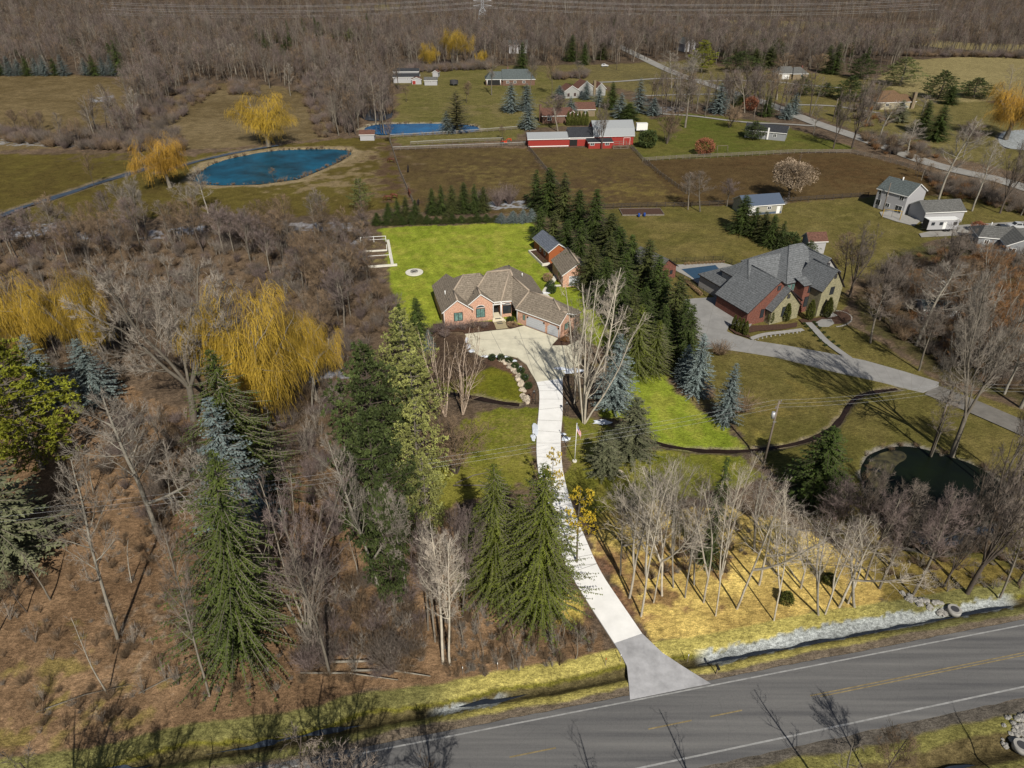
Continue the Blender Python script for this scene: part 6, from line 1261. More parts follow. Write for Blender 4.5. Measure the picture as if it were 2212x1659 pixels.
mb = MB(); pts = [(18.1-1.05, -3.09, 0), (18.1+1.05, -3.09, 0)]+[(18.1+1.05*math.cos(t), -3.09, 2.6+.7*math.sin(t)) for t in np.linspace(0, math.pi, 9)]; mb.poly(pts, M['black']); mb.tube([(p[0], p[1]-.03, p[2]) for p in pts[1:]+pts[:1]], .08, 4, BR_T); mb.build('entrance_arch', e)
mb = MB(); mb.box(17, 19.2, -4.2, -3.05, -.1, .35, M['grey_concrete']); mb.box(16.8, 19.4, -4.9, -4.2, -.1, .18, M['grey_concrete']); mb.build('step', e)
window(e, 'l', 3.33, 9.5, 4.2, 1.6, 1.5, FRAME_K, M['glass'], 2)
caps(ro, [((10.6, 2.2, 6), (16.6, 9.35, 11)), ((16.6, 9.35, 11), (20.4, 9.35, 11)), ((20.4, 9.35, 11), (26, 2.2, 6)), ((6.1, -.4, 8.7), (6.1, 8.5, 8.7)), ((6, 9.65, 9.6), (14.6, 9.65, 9.6)), ((3, 5.1, 6), (6, 9.65, 9.6)), ((18.1, -3.4, 9.9), (18.1, 3.5, 9.9)), ((21.2, 1.6, 10.1), (21.2, 8, 10.1)), ((7.6, -2, 7.1), (7.6, 2, 7.1))], RF_D, .12)
# beds round the mansion
sheet('planting_bed', W([(1608,704),(1640,703),(1700,700),(1722,696),(1722,706),(1690,712),(1640,715),(1612,720)]), .055, M['mulch']); sheet('planting_bed', W([(1725,690),(1775,686),(1800,675),(1830,668),(1842,690),(1815,700),(1765,700),(1735,700)]), .05, M['mulch']); sheet('planting_bed', W([(1578,704),(1600,704),(1618,724),(1622,731),(1590,722),(1576,712)]), .1, M['mulch'])
sheet('entry_terrace', W([(1760,698),(1775,690),(1796,690),(1802,699),(1790,706),(1770,706)]), .09, M['grey_concrete'], th=.1)

# --- pool house
e, ro = house('pool house with charcoal roof and red brick base beside the covered pool', 'pool house', (33.4, 147.9), 33, [dict(r=(-.4, 6.2, -.4, 9.5, 2.8, 5.2), ax='n', wall=BR_D)], trim=DARKTRIM, wall=BR_D, roof=RF_G, name='pool_house')
window(e, 'f', 4.4, .0, 1.0, .8, .9, FRAME_K, M['glass'], 1); 
# --- white house on the right
e, ro = house('white and grey-blue two-storey house with an attached garage wing', 'house', (112.9, 195.3), -56+90, [dict(r=(-7.6, .4, -.4, 9.6, 5.5, 8.0), ax='u', nowall=True)][:0]+[dict(r=(-.4, 9.9, -.4, 9.4, 5.5, 8.3), ax='n', wall=VW)], wall=VW, roof=RF_GR, name='house')
window(e, 'l', -.05, 1.5, 3.9, 1.3, 1.1, M['white'], M['glass'], 2); window(e, 'l', -.05, 6.0, 3.9, .7, 1.1, M['white'], M['glass'], 1); window(e, 'l', -.05, 8.2, 3.9, .7, 1.1, M['white'], M['glass'], 1); window(e, 'l', -.05, 1.6, .2, 2.0, 2.0, M['white'], M['glass'], 2, 'patio_door'); window(e, 'l', -.05, 5.0, 1.0, 1.2, 1.0, M['white'], M['glass'], 2); window(e, 'l', -.05, 8.0, .8, 1.4, 1.6, M['white'], M['glass'], 2)
tubeobj('vent_pipe', [(4.5, 5, 7.6), (4.5, 5, 9.0)], .2, M['white'], ro)
mb = MB()
roof_shell(mb, dict(r=(-.3, 12.2, -8.6, -.6, 2.9, 5.2), ax='u'), RF_G, M['white']); g_o = mb.build('garage_roof', e); mb = MB(); wall_block(mb, dict(r=(-.3, 12.2, -8.6, -.6, 2.9, 5.2), ax='u'), VW); g_w = mb.build('garage_wall', e)
for q in (g_o, g_w): q.rotation_euler = (0, 0, R(-27)); q.location = (2.4, .5, 0)
# --- trailer camper in front of it
te = empty('trailer', (112.5, 181.0, 0), R(4), 'long white camper trailer parked against the white house wing', 'trailer'); mb = MB(); mb.box(0, 8.6, 0, 2.5, .7, 3.3, VW); mb.box(-.05, 8.65, -.05, 2.55, 3.3, 3.42, M['white']); mb.box(-.02, .0, .02, 2.48, .75, 3.25, M['darkgrey']); mb.build('body', te)
for x in (5.4, 6.4): tubeobj('wheel', [(x, -.05, .4), (x, .25, .4)], .4, M['black'], te, 12)
for x in (1.3, 3.6, 7.6): window(te, 'f', x, 0, 1.9, .8, .7, M['darkgrey'], M['glass'], 1)
door(te, 'f', 4.7, 0, .85, .7, 1.8, M['white']); mb = MB(); mb.tube([(0, 1.0, .7), (-1.2, 1.25, .6)], .06, 5, M['black']); mb.build('drawbar', te)
# --- bungalow at the right edge
e, ro = house('grey bungalow with a deck at the right edge, brown-grey roof', 'house', at(2108, 534), -16, [dict(r=(-.4, 13, -.4, 8, 2.9, 4.8), ax='u', h=(2, 2)), dict(r=(4.5, 12, -5.5, 5, 2.9, 4.9), ax='n')], wall=VG, roof=RF_G, name='house')
window(e, 'f', 1.9, -.05, 1.1, 1.0, 1.0, M['white'], M['glass'], 2); window(e, 'f', 6.2, -5.15, .3, 1.6, 1.9, M['white'], M['glass'], 2); window(e, 'f', 9.6, -5.15, 1.0, 1.6, 1.2, M['white'], M['glass'], 2); window(e, 'l', 4.8, -3.0, .3, 1.2, 1.9, M['white'], M['glass'], 1); tubeobj('vent_pipe', [(3, 4, 4.5), (3, 4, 5.6)], .12, M['white'], ro)
mb = MB(); mb.box(-1.5, 4.3, -5, -.1, -.2, .5, M['wood_white']); 
for u in np.arange(-1.5, 4.4, 1.15): mb.box(u-.05, u+.05, -5.05, -4.95, .5, 1.5, M['wood_white'])
for z in (.7, .95, 1.2, 1.45): mb.box(-1.5, 4.3, -5.08, -5.03, z, z+.09, M['wood_white']); mb.box(-1.58, -1.53, -5, -.1, z, z+.09, M['wood_white'])
mb.build('deck', e)
# --- blue roofed shed, farm buildings
e, ro = house('cream steel shed with a blue metal roof by the paddock fence', 'shed', (66.9, 194.6), 12, [dict(r=(-.4, 12.2, -.4, 7.4, 2.8, 4.9), ax='u')], wall=VB, roof=RF_BL, name='shed')
door(e, 'f', 2.4, -.05, 0, 2.6, 2.3, M['white'], 'garage_door'); window(e, 'f', 7.6, -.05, 1.3, 1.1, .8, M['white'], M['glass'], 2); door(e, 'f', 10.6, -.05, 0, .9, 2.0, M['white']); mb = MB(); obox(mb, 'f', 6.8, -.05, .02, 9.8, .6, 0, .03, RF_BL); mb.build('plinth_band', e)
e, ro = house('long low red stable with a grey metal roof, leftmost barn', 'barn', (6.3, 275.0), 5, [dict(r=(-.4, 16.2, -.4, 7.4, 2.9, 4.7), ax='u')], wall=RED, roof=RF_M, name='barn'); mb = MB(); obox(mb, 'f', 7.9, -.05, 0, 15.6, .3, 0, .04, M['white']); mb.build('plinth_band', e)
e, ro = house('red barn with a black shingle roof and open doorway, middle barn', 'barn', (22.2, 276.6), 5, [dict(r=(-.4, 9.6, -.4, 8.4, 3.2, 6.2), ax='u')], wall=RED, roof=RF_BK, name='barn'); mb = MB(); obox(mb, 'f', 1.6, -.05, 0, 3.0, 2.4, 0, .03, M['black']); mb.build('doorway', e); mb = MB(); obox(mb, 'f', 4.6, -.05, 2.5, 9.0, .3, 0, .04, M['white']); mb.build('trim', e)  # open doorway is a black panel, the dark inside painted on
e, ro = house('largest red barn with a two-pitch silver metal roof, rightmost', 'barn', (31.8, 277.5), 5, [dict(r=(-.4, 16, -.4, 11.4, 3.4, 6.6), ax='u', nowall=True)], wall=RED, roof=RF_M, name='barn')
bpy.data.objects.remove(ro); mb = MB(); prof = [(-.4, 3.4), (1.3, 6.0), (5.5, 8.2), (9.7, 6.0), (11.4, 3.4)]
for k in range(4): (a0, z0), (a1, z1) = prof[k], prof[k+1]; mb.poly([(-.4, a0, z0), (16, a0, z0), (16, a1, z1), (-.4, a1, z1)], RF_M); mb.poly([(-.4, a1, z1-.15), (16, a1, z1-.15), (16, a0, z0-.15), (-.4, a0, z0-.15)], M['white'])
mb.build('roof', e); mb = MB(); 
for u in (0, 15.6): mb.poly([(u, 0, -.2), (u, 11, -.2), (u, 11, 3.6), (u, 9.6, 5.8), (u, 5.5, 7.95), (u, 1.4, 5.8), (u, 0, 3.6)], RED)
for n in (0, 11): mb.poly([(0, n, -.2), (15.6, n, -.2), (15.6, n, 3.7), (0, n, 3.7)], RED)
mb.build('wall', e); door(e, 'f', 13.0, -.05, 0, 2.4, 2.6, RED, 'barn_door')
e, ro = house('small red lean-to coop in front of the barns', 'coop', (29.3, 272.6), 5, [dict(r=(-.3, 9.6, -.3, 4.2, 2.3, 2.9), ax='u', c=4.1)], wall=RED, roof=RF_BK, name='coop')
for u in (1.4, 7.2): window(e, 'f', u, -.03, 1.1, 1.5, .9, M['white'], M['glass'], 2)
run = empty('wire_run', (38.8, 271.6, 0), R(5), 'timber framed wire run right of the red coop', 'pen'); mb = MB()
for x in (0, 2.8, 5.6): mb.box(x-.08, x+.08, -.08, .08, 0, 2.2, M['pole_wood']); mb.box(x-.08, x+.08, 3, 3.16, 0, 2.2, M['pole_wood'])
for z in (.1, 1.1, 2.1): mb.box(0, 5.6, -.05, .05, z, z+.12, M['pole_wood'])
mb.box(0, 5.6, 3.05, 3.15, 2.1, 2.22, M['pole_wood']); mb.build('frame', run)
te = empty('cargo_trailer', (52.0, 301.0, 0), R(2), 'white box trailer parked right of the largest barn', 'trailer'); mb = MB(); mb.box(0, 4.6, 0, 2.3, .5, 3.2, M['white']); mb.build('body', te)
for x in (1.9, 2.7): tubeobj('wheel', [(x, -.08, .35), (x, .15, .35)], .35, M['black'], te, 12)
mb = MB(); mb.tube([(4.6, 1.1, .5), (5.8, 1.1, .45)], .06, 5, M['black']); mb.build('drawbar', te)
e, ro = house('brown brick ranch house with a red-brown roof behind the barns', 'house', at(1172, 266), 6, [dict(r=(-.4, 13, -.4, 9, 3, 5.6), ax='u', h=(0, 0)), dict(r=(10, 16, -1.5, 8, 3, 5.2), ax='n')], wall=BR_B, roof=RF_BR, name='house')
mb = MB(); mb.box(-1.0, -.05, 3.4, 4.6, -.2, 7.0, BR_B); mb.build('chimney', e); window(e, 'f', 3, -.03, 1, 1.6, 1.2, panes=2)
e, ro = house('tan brick wing house with a red-brown roof right of the ranch house', 'house', at(1243, 251), 3, [dict(r=(-.4, 9.2, -.4, 8, 2.9, 5.4), ax='u')], wall=BR_T, roof=RF_BR, name='house'); window(e, 'f', 4.6, -.03, 1, 1.8, 1.2, panes=2)
e, ro = house('white gabled farm house with red-brown roofs and a brick chimney', 'house', at(1218, 212), 18, [dict(r=(-.4, 9, -.4, 8.4, 3, 5.8), ax='n', wall=BW), dict(r=(7.5, 18.5, 1, 10, 3.4, 7.2), ax='n', wall=BW, c=12.8), dict(r=(18, 24, 1, 9, 3.2, 6.0), ax='n', wall=BW)], wall=BW, roof=RF_BR, name='house')
mb = MB(); mb.box(16.6, 17.8, .6, 1.6, -.2, 7.4, BR_T); mb.build('chimney', e)
for u in (2.5, 6): window(e, 'f', u, -.03, .6, 1.0, 1.4, BR_D, M['glass'], 2)
window(e, 'f', 12, 1.32, .9, 1.6, 1.5, panes=2); window(e, 'f', 21, 1.32, .9, 1.2, 1.2, panes=2)
e, ro = house('long grey-green roofed brick ranch house with an open porch', 'house', at(1050, 184), 4, [dict(r=(-.4, 12, -.4, 10, 3.0, 6.4), ax='u', h=(3, 0)), dict(r=(9, 27.5, -1.5, 12, 3.0, 7.4), ax='u', h=(0, 4))], wall=BR_B, roof=RF_GR, name='house')
mb = MB(); obox(mb, 'f', 4.2, -.08, 0, 7.4, 2.6, 0, .03, M['black']); mb.build('porch_shade_panel', e)  # black panel on the wall paints the shade inside the porch
for u in (.6, 8): tubeobj('column', [(u, -.2, 0), (u, -.2, 2.9)], .2, M['white'], e)
for u in (12, 16, 21): window(e, 'f', u, -1.2, 1.0, 1.4, 1.1, panes=2)
mb = MB(); mb.box(12, 13, 6, 7, 5, 8.4, BR_B); mb.build('chimney', e)
e, ro = house('white barn with two dark blue roof bands at the wood edge', 'barn', at(850, 179), 3, [dict(r=(-.3, 15.0, -.3, 4, 3.0, 4.6), ax='u', c=3.7), dict(r=(-.3, 14.6, 3.2, 8.6, 5.4, 6.8), ax='u')], wall=VW, roof=RF_BK, name='barn'); window(e, 'f', 8, 0, 1.6, .8, .6, panes=2)
e, ro = house('low white shed with a grey roof, right of the two-band barn', 'shed', at(917, 184), 2, [dict(r=(-.3, 7.4, -.3, 5.6, 2.5, 3.9), ax='u')], wall=VW, roof=RF_G, name='shed'); window(e, 'f', 3.6, .0, 1.3, .8, .6, panes=2)
e, ro = house('small white shed with a red door between the barn and the low shed', 'shed', at(890, 182), 4, [dict(r=(-.3, 5.6, -.3, 4.4, 2.5, 3.6), ax='n')], wall=VW, roof=RF_BR, name='shed'); door(e, 'f', 1.2, .0, 0, 1.8, 1.8, RED)
e, ro = house('tiny white gabled shed above the low white shed', 'shed', at(934, 166), -8, [dict(r=(-.2, 3.8, -.2, 4.8, 2.4, 3.6), ax='n')], wall=VW, roof=RF_BR, name='shed')
e, ro = house('far white two-storey house with a grey roof among the trees', 'house', at(1100, 115), 4, [dict(r=(-.4, 13.5, -.4, 9, 5.4, 8.4), ax='u')], wall=VW, roof=RF_GR, name='house')
for u in (3, 7, 11): window(e, 'f', u, 0, 3.6, 1.0, 1.2, panes=2); window(e, 'f', u, 0, 1.0, 1.0, 1.2, panes=2)
mb = MB(); mb.box(2, 3.2, 4, 5, 7.6, 9.4, BR_D); mb.build('chimney', e)
e, ro = house('far white gambrel house cut behind the golden pine', 'house', at(1478, 112), 20, [dict(r=(-.4, 10, -.4, 12, 5.2, 8.6), ax='n')], wall=VW, roof=RF_G, name='house'); window(e, 'f', 5, 0, 1.2, 1.6, 1.4, panes=2)
e, ro = house('far small white shed right of the golden pine', 'shed', at(1552, 112), 3, [dict(r=(-.3, 6.5, -.3, 5, 2.6, 4.2), ax='u')], wall=VW, roof=RF_G, name='shed')
e, ro = house('tan brick bungalow with a grey hipped roof behind the country road', 'house', at(1682, 172), 6, [dict(r=(-.4, 11, 1, 11, 3, 6.2), ax='u', h=(3, 2)), dict(r=(8, 17.5, -.4, 9, 3, 6.0), ax='u', h=(2, 3.5))], wall=BR_T, roof=RF_G, name='house'); window(e, 'f', 13.6, .0, 1.2, 1.3, 1.1, panes=2); door(e, 'f', 4.5, 1.3, 0, 4.0, 2.3, M['white'], 'garage_door')
mb = MB(); mb.box(15, 15.8, 5, 5.8, 4, 6.6, BR_D); mb.build('chimney', e)
e, ro = house('large tan hipped house with pale walls at the upper right', 'house', at(1893, 236), 8, [dict(r=(-.4, 17, -.4, 13, 3, 7.2), ax='u', h=(6, 6)), dict(r=(10, 20, 0, 10, 3, 5.6), ax='u', h=(2, 3))], wall=mat('tan_stucco', (.33, .29, .2), rough=.9, var=.08), roof=RF_T, name='house')
mb = MB(); mb.box(17.2, 18.6, -.8, .4, -.2, 7.2, BR_T); mb.build('chimney', e); window(e, 'f', 13.5, .0, 1.2, 1.0, 1.1, panes=1); window(e, 'f', 5, -.05, 1.2, 1.6, 1.1, panes=2)
e, ro = house('long dark roofed white house on the farm green', 'house', at(1608, 296), -24, [dict(r=(-.4, 16, -.4, 8, 2.9, 5.0), ax='u')], wall=VG, roof=RF_BK, name='house')
for u in (3, 7, 11.5): window(e, 'f', u, -.03, 1.0, 1.2, 1.1, panes=2)
mb = MB(); mb.box(8.6, 9.2, -.5, -.04, 0, 4.4, M['white']); mb.build('chimney', e)
e, ro = house('tiny brick-roofed shed at the left end of the rail fences', 'shed', at(778, 303), 3, [dict(r=(-.3, 6.0, -.3, 4.5, 2.2, 3.6), ax='u')], wall=VW, roof=RF_BR, name='shed')
e, ro = house('small brown-roofed play house just behind the mansion', 'shed', at(1742, 548), 5, [dict(r=(-.3, 4.9, -.3, 4.0, 3.2, 5.0), ax='u')], wall=VW, roof=RF_BR, name='shed')
e, ro = house('small shaded shed with a dark roof in the garden right of the mansion', 'shed', at(1990, 690), -8, [dict(r=(-.3, 7.6, -.3, 4.6, 2.4, 3.6), ax='u')], wall=VW, roof=RF_GR, name='shed'); door(e, 'f', 1.0, .0, 0, 1.2, 1.8, RED)

# ---------------------------------------------------------------- fences
def fence(pts, label, m=None, step=2.5, rails=3, h=1.25, cat='fence', name='rail_fence', rw=.07, stag='board', cap=None):
    m = m or M['wood_grey']; ln = resamp(W(pts), step); e = empty(name, (ln[0][0], ln[0][1], 0), 0, label, cat); mb = MB(); ox, oy = ln[0]
    for k in range(rails):
        z = h*(k+1)/rails-.12
        for a, b in zip(ln, ln[1:]):
            d = Vector((b[0]-a[0], b[1]-a[1])); ang = math.atan2(d.y, d.x); mb.box(0, d.length, -.03, .03, z, z+(.16 if rw > .05 else .05), cap if cap and k == rails-1 else m, ang, (a[0]-ox, a[1]-oy, -.05))
    mb.build('rails', e); pm = MB(); pm.box(-rw, rw, -rw, rw, -.4, h+.12, m); me = pm.mesh('post')
    for i, a in enumerate(ln):
        if len(ln) > 95 and i % 2: continue
        o = link('post', me, e); o.location = (a[0]-ox, a[1]-oy, 0)
    return e
fence([(841,298),(848,323),(864,373),(881,413),(893,440)], 'weathered rail fence down the left side of the first paddock')
fence([(1141,320),(1181,370),(1203,398),(1225,425)], 'weathered rail fence between the first and second paddocks')
fence([(1363,318),(1388,346),(1425,378),(1465,407),(1482,418)], 'double dark rail fence down the right side of the barn paddock')
fence([(1388,348),(1475,342),(1565,338),(1640,334),(1716,330),(1837,330),(1898,343),(1989,370),(2082,413)], 'long rail fence curving round the far side of the brown paddock')
fence([(1287,450),(1380,447),(1475,446),(1570,441),(1695,436),(1780,430),(1875,424)], 'dark rail fence behind the neighbour lawns', M['wood_dark'])
fence([(843,297),(900,294),(1000,288),(1117,279)], 'whitish-capped rail fence below the small bright pond', cap=M['wood_white'])
fence([(887,313),(950,309),(1020,306),(1085,304)], 'whitish-capped rail fence in the middle of the riding strip', cap=M['wood_white'])
fence([(849,324),(930,321),(1020,318),(1101,315),(1136,313)], 'whitish-capped rail fence along the far side of the first paddock', cap=M['wood_white'])
fence([(1400,574),(1480,566),(1560,563),(1600,580)], 'black iron fence behind the covered pool', M['black'], 2.2, 4, 1.3, rw=.03, name='iron_fence'); fence([(1459,596),(1495,620),(1530,642)], 'black iron fence left of the pool deck', M['black'], 1.6, 5, 1.3, rw=.03, name='iron_fence')
# garden enclosure on the back lawn
ge = empty('garden_fence', tuple(G(800, 575)), 0, 'pale concrete framed garden pen at the left side of the back lawn', 'garden pen'); o0 = G(800, 575); mb = MB()
def gp(x, y): g = G(x, y); return (g.x-o0.x, g.y-o0.y)
def bar(mb, a, b, z0, z1, th, m): d = Vector((b[0]-a[0], b[1]-a[1])); mb.box(0, d.length, -th/2, th/2, z0, z1, m, math.atan2(d.y, d.x), (a[0], a[1], 0))
bar(mb, gp(790, 578), gp(858, 573), -.1, .35, .5, M['path']); bar(mb, gp(848, 574), gp(838, 520), -.1, .3, .7, M['path']); bar(mb, gp(780, 544), gp(836, 541), -.1, .25, .3, M['path']); mb.build('kerb', ge)
for a_, b_, z0, z1, th in (((780, 525), (834, 522), 1.5, 1.6, .1), ((780, 525), (834, 522), .7, .78, .06), ((783, 562), (842, 558), .9, 1.0, .1)): mb = MB(); bar(mb, gp(*a_), gp(*b_), z0, z1, th, M['white']); mb.build('rail', ge)
for q in ((780, 525), (808, 523), (834, 522), (836, 541), (842, 558), (783, 562)): x, y = gp(*q); mb = MB(); mb.box(x-.06, x+.06, y-.06, y+.06, 0, 1.6, M['white']); mb.build('post', ge)
# fire pits
for q, lb in (((895, 588), 'round pale stone fire pit on the back lawn'), ((1997, 507 - 22), 'small stone fire ring near the white house')):
    c = G(*q); fe = empty('fire_pit', (c.x, c.y, 0), 0, lb, 'fire pit'); mb = MB(); big = q[0] == 895
    if big:
        mb.tube([(0, 0, -.15), (0, 0, .07)], 2.1, 28, M['path']); mb.build('paving', fe); mb = MB()
    for k in range(12): t = k/12*6.283; mb.box(-.22, .22, -.12, .12, .06, .4, M['riprap'], t+math.pi/2, (.75*math.cos(t), .75*math.sin(t), 0))
    mb.build('ring', fe); mb = MB(); mb.tube([(0, 0, .0), (0, 0, .16)], .6, 14, M['black']); mb.build('ash', fe)
# boulders of the curved retaining bed, every stone its own
rr = random.Random(12); bl = smooth([(1082, 776), (1100, 786), (1113, 800), (1122, 815), (1128, 835), (1133, 855), (1137, 868)], 2, False); 
bms = []
for k in range(8): mb = MB(); mb.ball((0, 0, 0), .42, .36, .3, M['stone'] if k < 4 else M['riprap'], random.Random(k), .22, 8, 6); bms.append(mb.mesh('boulder'))
def boulder(x, y, s, label, group): g = G(x, y); o = link('boulder', bms[rr.randrange(4)+(4 if 'riprap' in label or 'mansion' in label else 0)]); o.location = (g.x, g.y, .06*s+float(ground_z(np.array([g.x]), np.array([g.y]))[0])*.8); o.rotation_euler = (0, 0, rr.uniform(0, 6)); o.scale = (s, s, s); tag(o, label, 'rock', group)
for k in range(64): x, y = bl[int(rr.random()*(len(bl)-1))]; boulder(x+rr.uniform(-5, 5), y+rr.uniform(-3, 3), rr.uniform(.7, 1.5), 'rounded field stone in the curved rockery beside the parking pad', 'field stones of the curved rockery')
for k in range(22): t = rr.random(); boulder(1288+t*62+rr.uniform(-2, 2), 1012+14*math.sin(t*3.14)+rr.uniform(-2, 2), rr.uniform(.6, 1.0), 'field stone edging the bed under the grey-green spruces', 'field stones edging the spruce bed')
for k in range(12): t = rr.random(); boulder(1322+t*30, 866-t*6+rr.uniform(-2, 2), rr.uniform(.7, 1.1), 'field stone edging the bed under the pale blue spruce', 'field stones below the pale blue spruce')
for k in range(46): t = rr.random(); boulder(1985+t*60+rr.uniform(-8, 8)-30*(1-t), 1288+t*26+rr.uniform(-8, 8), rr.uniform(.4, 1.0), 'grey rock in the riprap at the culvert mouth right of the lot', 'riprap rocks at the culvert')
for k in range(40): t = rr.random(); boulder(2185+rr.uniform(-18, 40), 1535+t*70+rr.uniform(-4, 4), rr.uniform(.4, 1.0), 'grey rock of the riprap below the main road at the right edge', 'riprap rocks below the main road')
sl = smooth([(1625,733),(1660,724),(1700,719),(1735,713)], 2, False)
for k in range(40): x, y = sl[int(rr.random()*(len(sl)-1))]; boulder(x, y+rr.uniform(-3, 3), .45, 'pale cobble in the stone strip before the mansion', 'cobbles of the stone strip before the mansion')
for k in range(30): t = k/29; boulder(1800+46*math.cos(-1.4+t*2.7)*.95-4, 688+18*math.sin(-1.4+t*2.7), .5, 'pale stone edging the bed at the mansion entrance', 'stones edging the mansion entrance bed')
for q, lb in (((2062, 1318), 'round concrete culvert rim in the riprap right of the lot'), ((2207, 1612), 'round concrete manhole rim at the lower right corner')):
    g = G(*q); c_ = empty('culvert', (g.x, g.y, -.1), 0, lb, 'culvert'); mb = MB(); mb.tube([(0, 0, -.3), (0, 0, .3)], .75, 20, M['path_n']); mb.build('rim', c_); mb = MB(); mb.tube([(0, 0, .2), (0, 0, .33)], .45, 16, M['darkgrey']); mb.build('grate', c_)

# ---------------------------------------------------------------- flag, lamps, mailbox, poles
FP = G(1241.3, 996); e = empty('flagpole', (FP.x, FP.y, 0), 0, 'white flagpole with a hanging striped flag right of the driveway', 'flagpole')
tubeobj('pole', [(0, 0, 0), (0, 0, 3.5), (0, 0, 6.9)], (.07, .06, .045), M['white'], e, 8); mb = MB(); mb.ball((0, 0, 6.98), .11, .11, .11, M['metal']); mb.build('finial', e); tubeobj('base', [(0, 0, -.1), (0, 0, .12)], .35, M['path'], e, 12)
FR = mat('flag_red', (.55, .03, .04), var=.05); FW = mat('flag_white', (.75, .75, .75), var=.03); FB = mat('flag_blue', (.03, .04, .2), var=.05); mb = MB()
def fp_(s, t):    # s along the fly, t down the hoist; cloth falls in folds
    x = .08+s*.62; z = 6.7-t*1.05-s*1.35; return (x*1.0+.03*math.sin(t*6), .16*math.sin(s*9+t*2)*s**.5, z)
NS = 14
for k in range(13):
    for i in range(NS):
        s0, s1 = i/NS, (i+1)/NS; t0, t1 = k/13, (k+1)/13; m_ = FB if (k < 7 and s1 <= .43) else (FR if k % 2 == 0 else FW); mb.poly([fp_(s0, t0), fp_(s0, t1), fp_(s1, t1), fp_(s1, t0)], m_)
for k in range(5):
    for i in range(5): a = fp_(.05+i*.075, .06+k*.1); mb.ball((a[0], a[1]-.02, a[2]), .022, .015, .022, FW, None, 0, 5, 3); mb.ball((a[0], a[1]+.02, a[2]), .022, .015, .022, FW, None, 0, 5, 3)
mb.build('flag', e)
for q, lb in (((1153, 873), 'black lantern post left of the driveway at the creek'), ((1223, 898), 'black lantern post right of the driveway')):
    g = G(*q); e = empty('lamp_post', (g.x, g.y, 0), 0, lb, 'lamp post'); mb = MB()
    for s in (-.28, .28): mb.tube([(s, 0, 0), (s, 0, 2.3)], .045, 6, M['black'])
    mb.box(-.3, .3, -.03, .03, 2.2, 2.28, M['black']); mb.box(-.3, .3, -.03, .03, .9, .96, M['black']); mb.build('post', e); mb = MB(); mb.box(-.14, .14, -.14, .14, 2.3, 2.62, M['black']); mb.poly([(-.2, -.2, 2.62), (.2, -.2, 2.62), (0, 0, 2.85)], M['black']); mb.poly([(.2, -.2, 2.62), (.2, .2, 2.62), (0, 0, 2.85)], M['black']); mb.poly([(.2, .2, 2.62), (-.2, .2, 2.62), (0, 0, 2.85)], M['black']); mb.poly([(-.2, .2, 2.62), (-.2, -.2, 2.62), (0, 0, 2.85)], M['black']); mb.build('lantern', e)
g = G(1547, 1456); e = empty('mailbox', (g.x, g.y, 0), R(10), 'black mailbox on a yellow-brown timber post at the road', 'mailbox'); mb = MB(); mb.box(-.06, .06, -.06, .06, -.1, 1.15, BR_T); mb.build('post', e); mb = MB(); mb.box(-.12, .12, -.35, .3, 1.1, 1.22, M['black']); pr = [(.12*math.cos(t), .12*math.sin(t)) for t in np.linspace(0, math.pi, 7)]
for a, b in zip(pr, pr[1:]): mb.poly([(a[0], -.35, 1.22+a[1]), (b[0], -.35, 1.22+b[1]), (b[0], .3, 1.22+b[1]), (a[0], .3, 1.22+a[1])], M['black'])
for yy in (-.35, .3): mb.poly([(a[0], yy, 1.22+a[1]) for a in pr], M['black'])
mb.build('box', e)
for q, lb in (((1308, 1436), 'thin orange-topped survey stake by the apron'), ((1340, 1428), 'thin survey stake at the left rim of the apron'), ((1000, 1455), 'survey stake at the left lot corner'), ((1075, 1446), 'survey stake in the brush edge'), ((1485, 1428), 'white survey stake right of the apron')):
    g = G(*q); e = empty('survey_stake', (g.x, g.y, 0), 0, lb, 'stake'); mb = MB(); mb.box(-.03, .03, -.02, .02, -.1, 1.1, M['pole_wood']); mb.build('stick', e); mb = MB(); mb.box(-.035, .035, -.025, .025, .9, 1.15, mat('stake_orange', (.6, .12, .03)) if 'orange' in lb else M['white']); mb.build('tip', e)
def pole(x, y, ty, label, lean=0, trans=False, arm=2.4, az=0):
    g = G(x, y); h = height_to(g, ty); e = empty('utility_pole', (g.x, g.y, 0), az, label, 'utility pole'); e.rotation_euler = (0, lean, az)
    tubeobj('pole', [(0, 0, -.3), (0, 0, h*.5), (0, 0, h)], (.17, .145, .11), M['pole_wood'], e, 10)
    if arm: mb = MB(); mb.box(-arm/2, arm/2, -.06, .06, h-.75, h-.62, M['pole_wood'], .9); mb.build('crossarm', e); mb = MB(); [mb.tube([(s*math.cos(.9), s*math.sin(.9), h-.62), (s*math.cos(.9), s*math.sin(.9), h-.42)], .05, 6, M['grey']) for s in (-arm*.45, 0, arm*.45)]; mb.build('insulators', e)
    if trans: mb = MB(); mb.tube([(-.42, -.1, h-2.9), (-.42, -.1, h-1.9)], .27, 12, M['metal']); mb.ball((-.42, -.1, h-1.9), .27, .27, .08, M['metal']); mb.build('transformer', e)
    mb = MB(); mb.box(-.25, .25, -.2, -.12, h-3.6, h-3.5, M['grey']); mb.build('bracket', e); return g, h
p1, h1 = pole(1650, 1000, 866, 'wooden utility pole with a grey transformer right of the lot', 0, True); p2, h2 = pole(2010, 980, 829, 'wooden utility pole left of the very tall bare tree', -.06)
p3, h3_ = pole(2165, 1075, 870, 'plain wooden pole at the right edge by the dark pond', 0, arm=0)
pole(1914, 210, 175, 'small pole on the farm green', 0, arm=0) if 0 else None
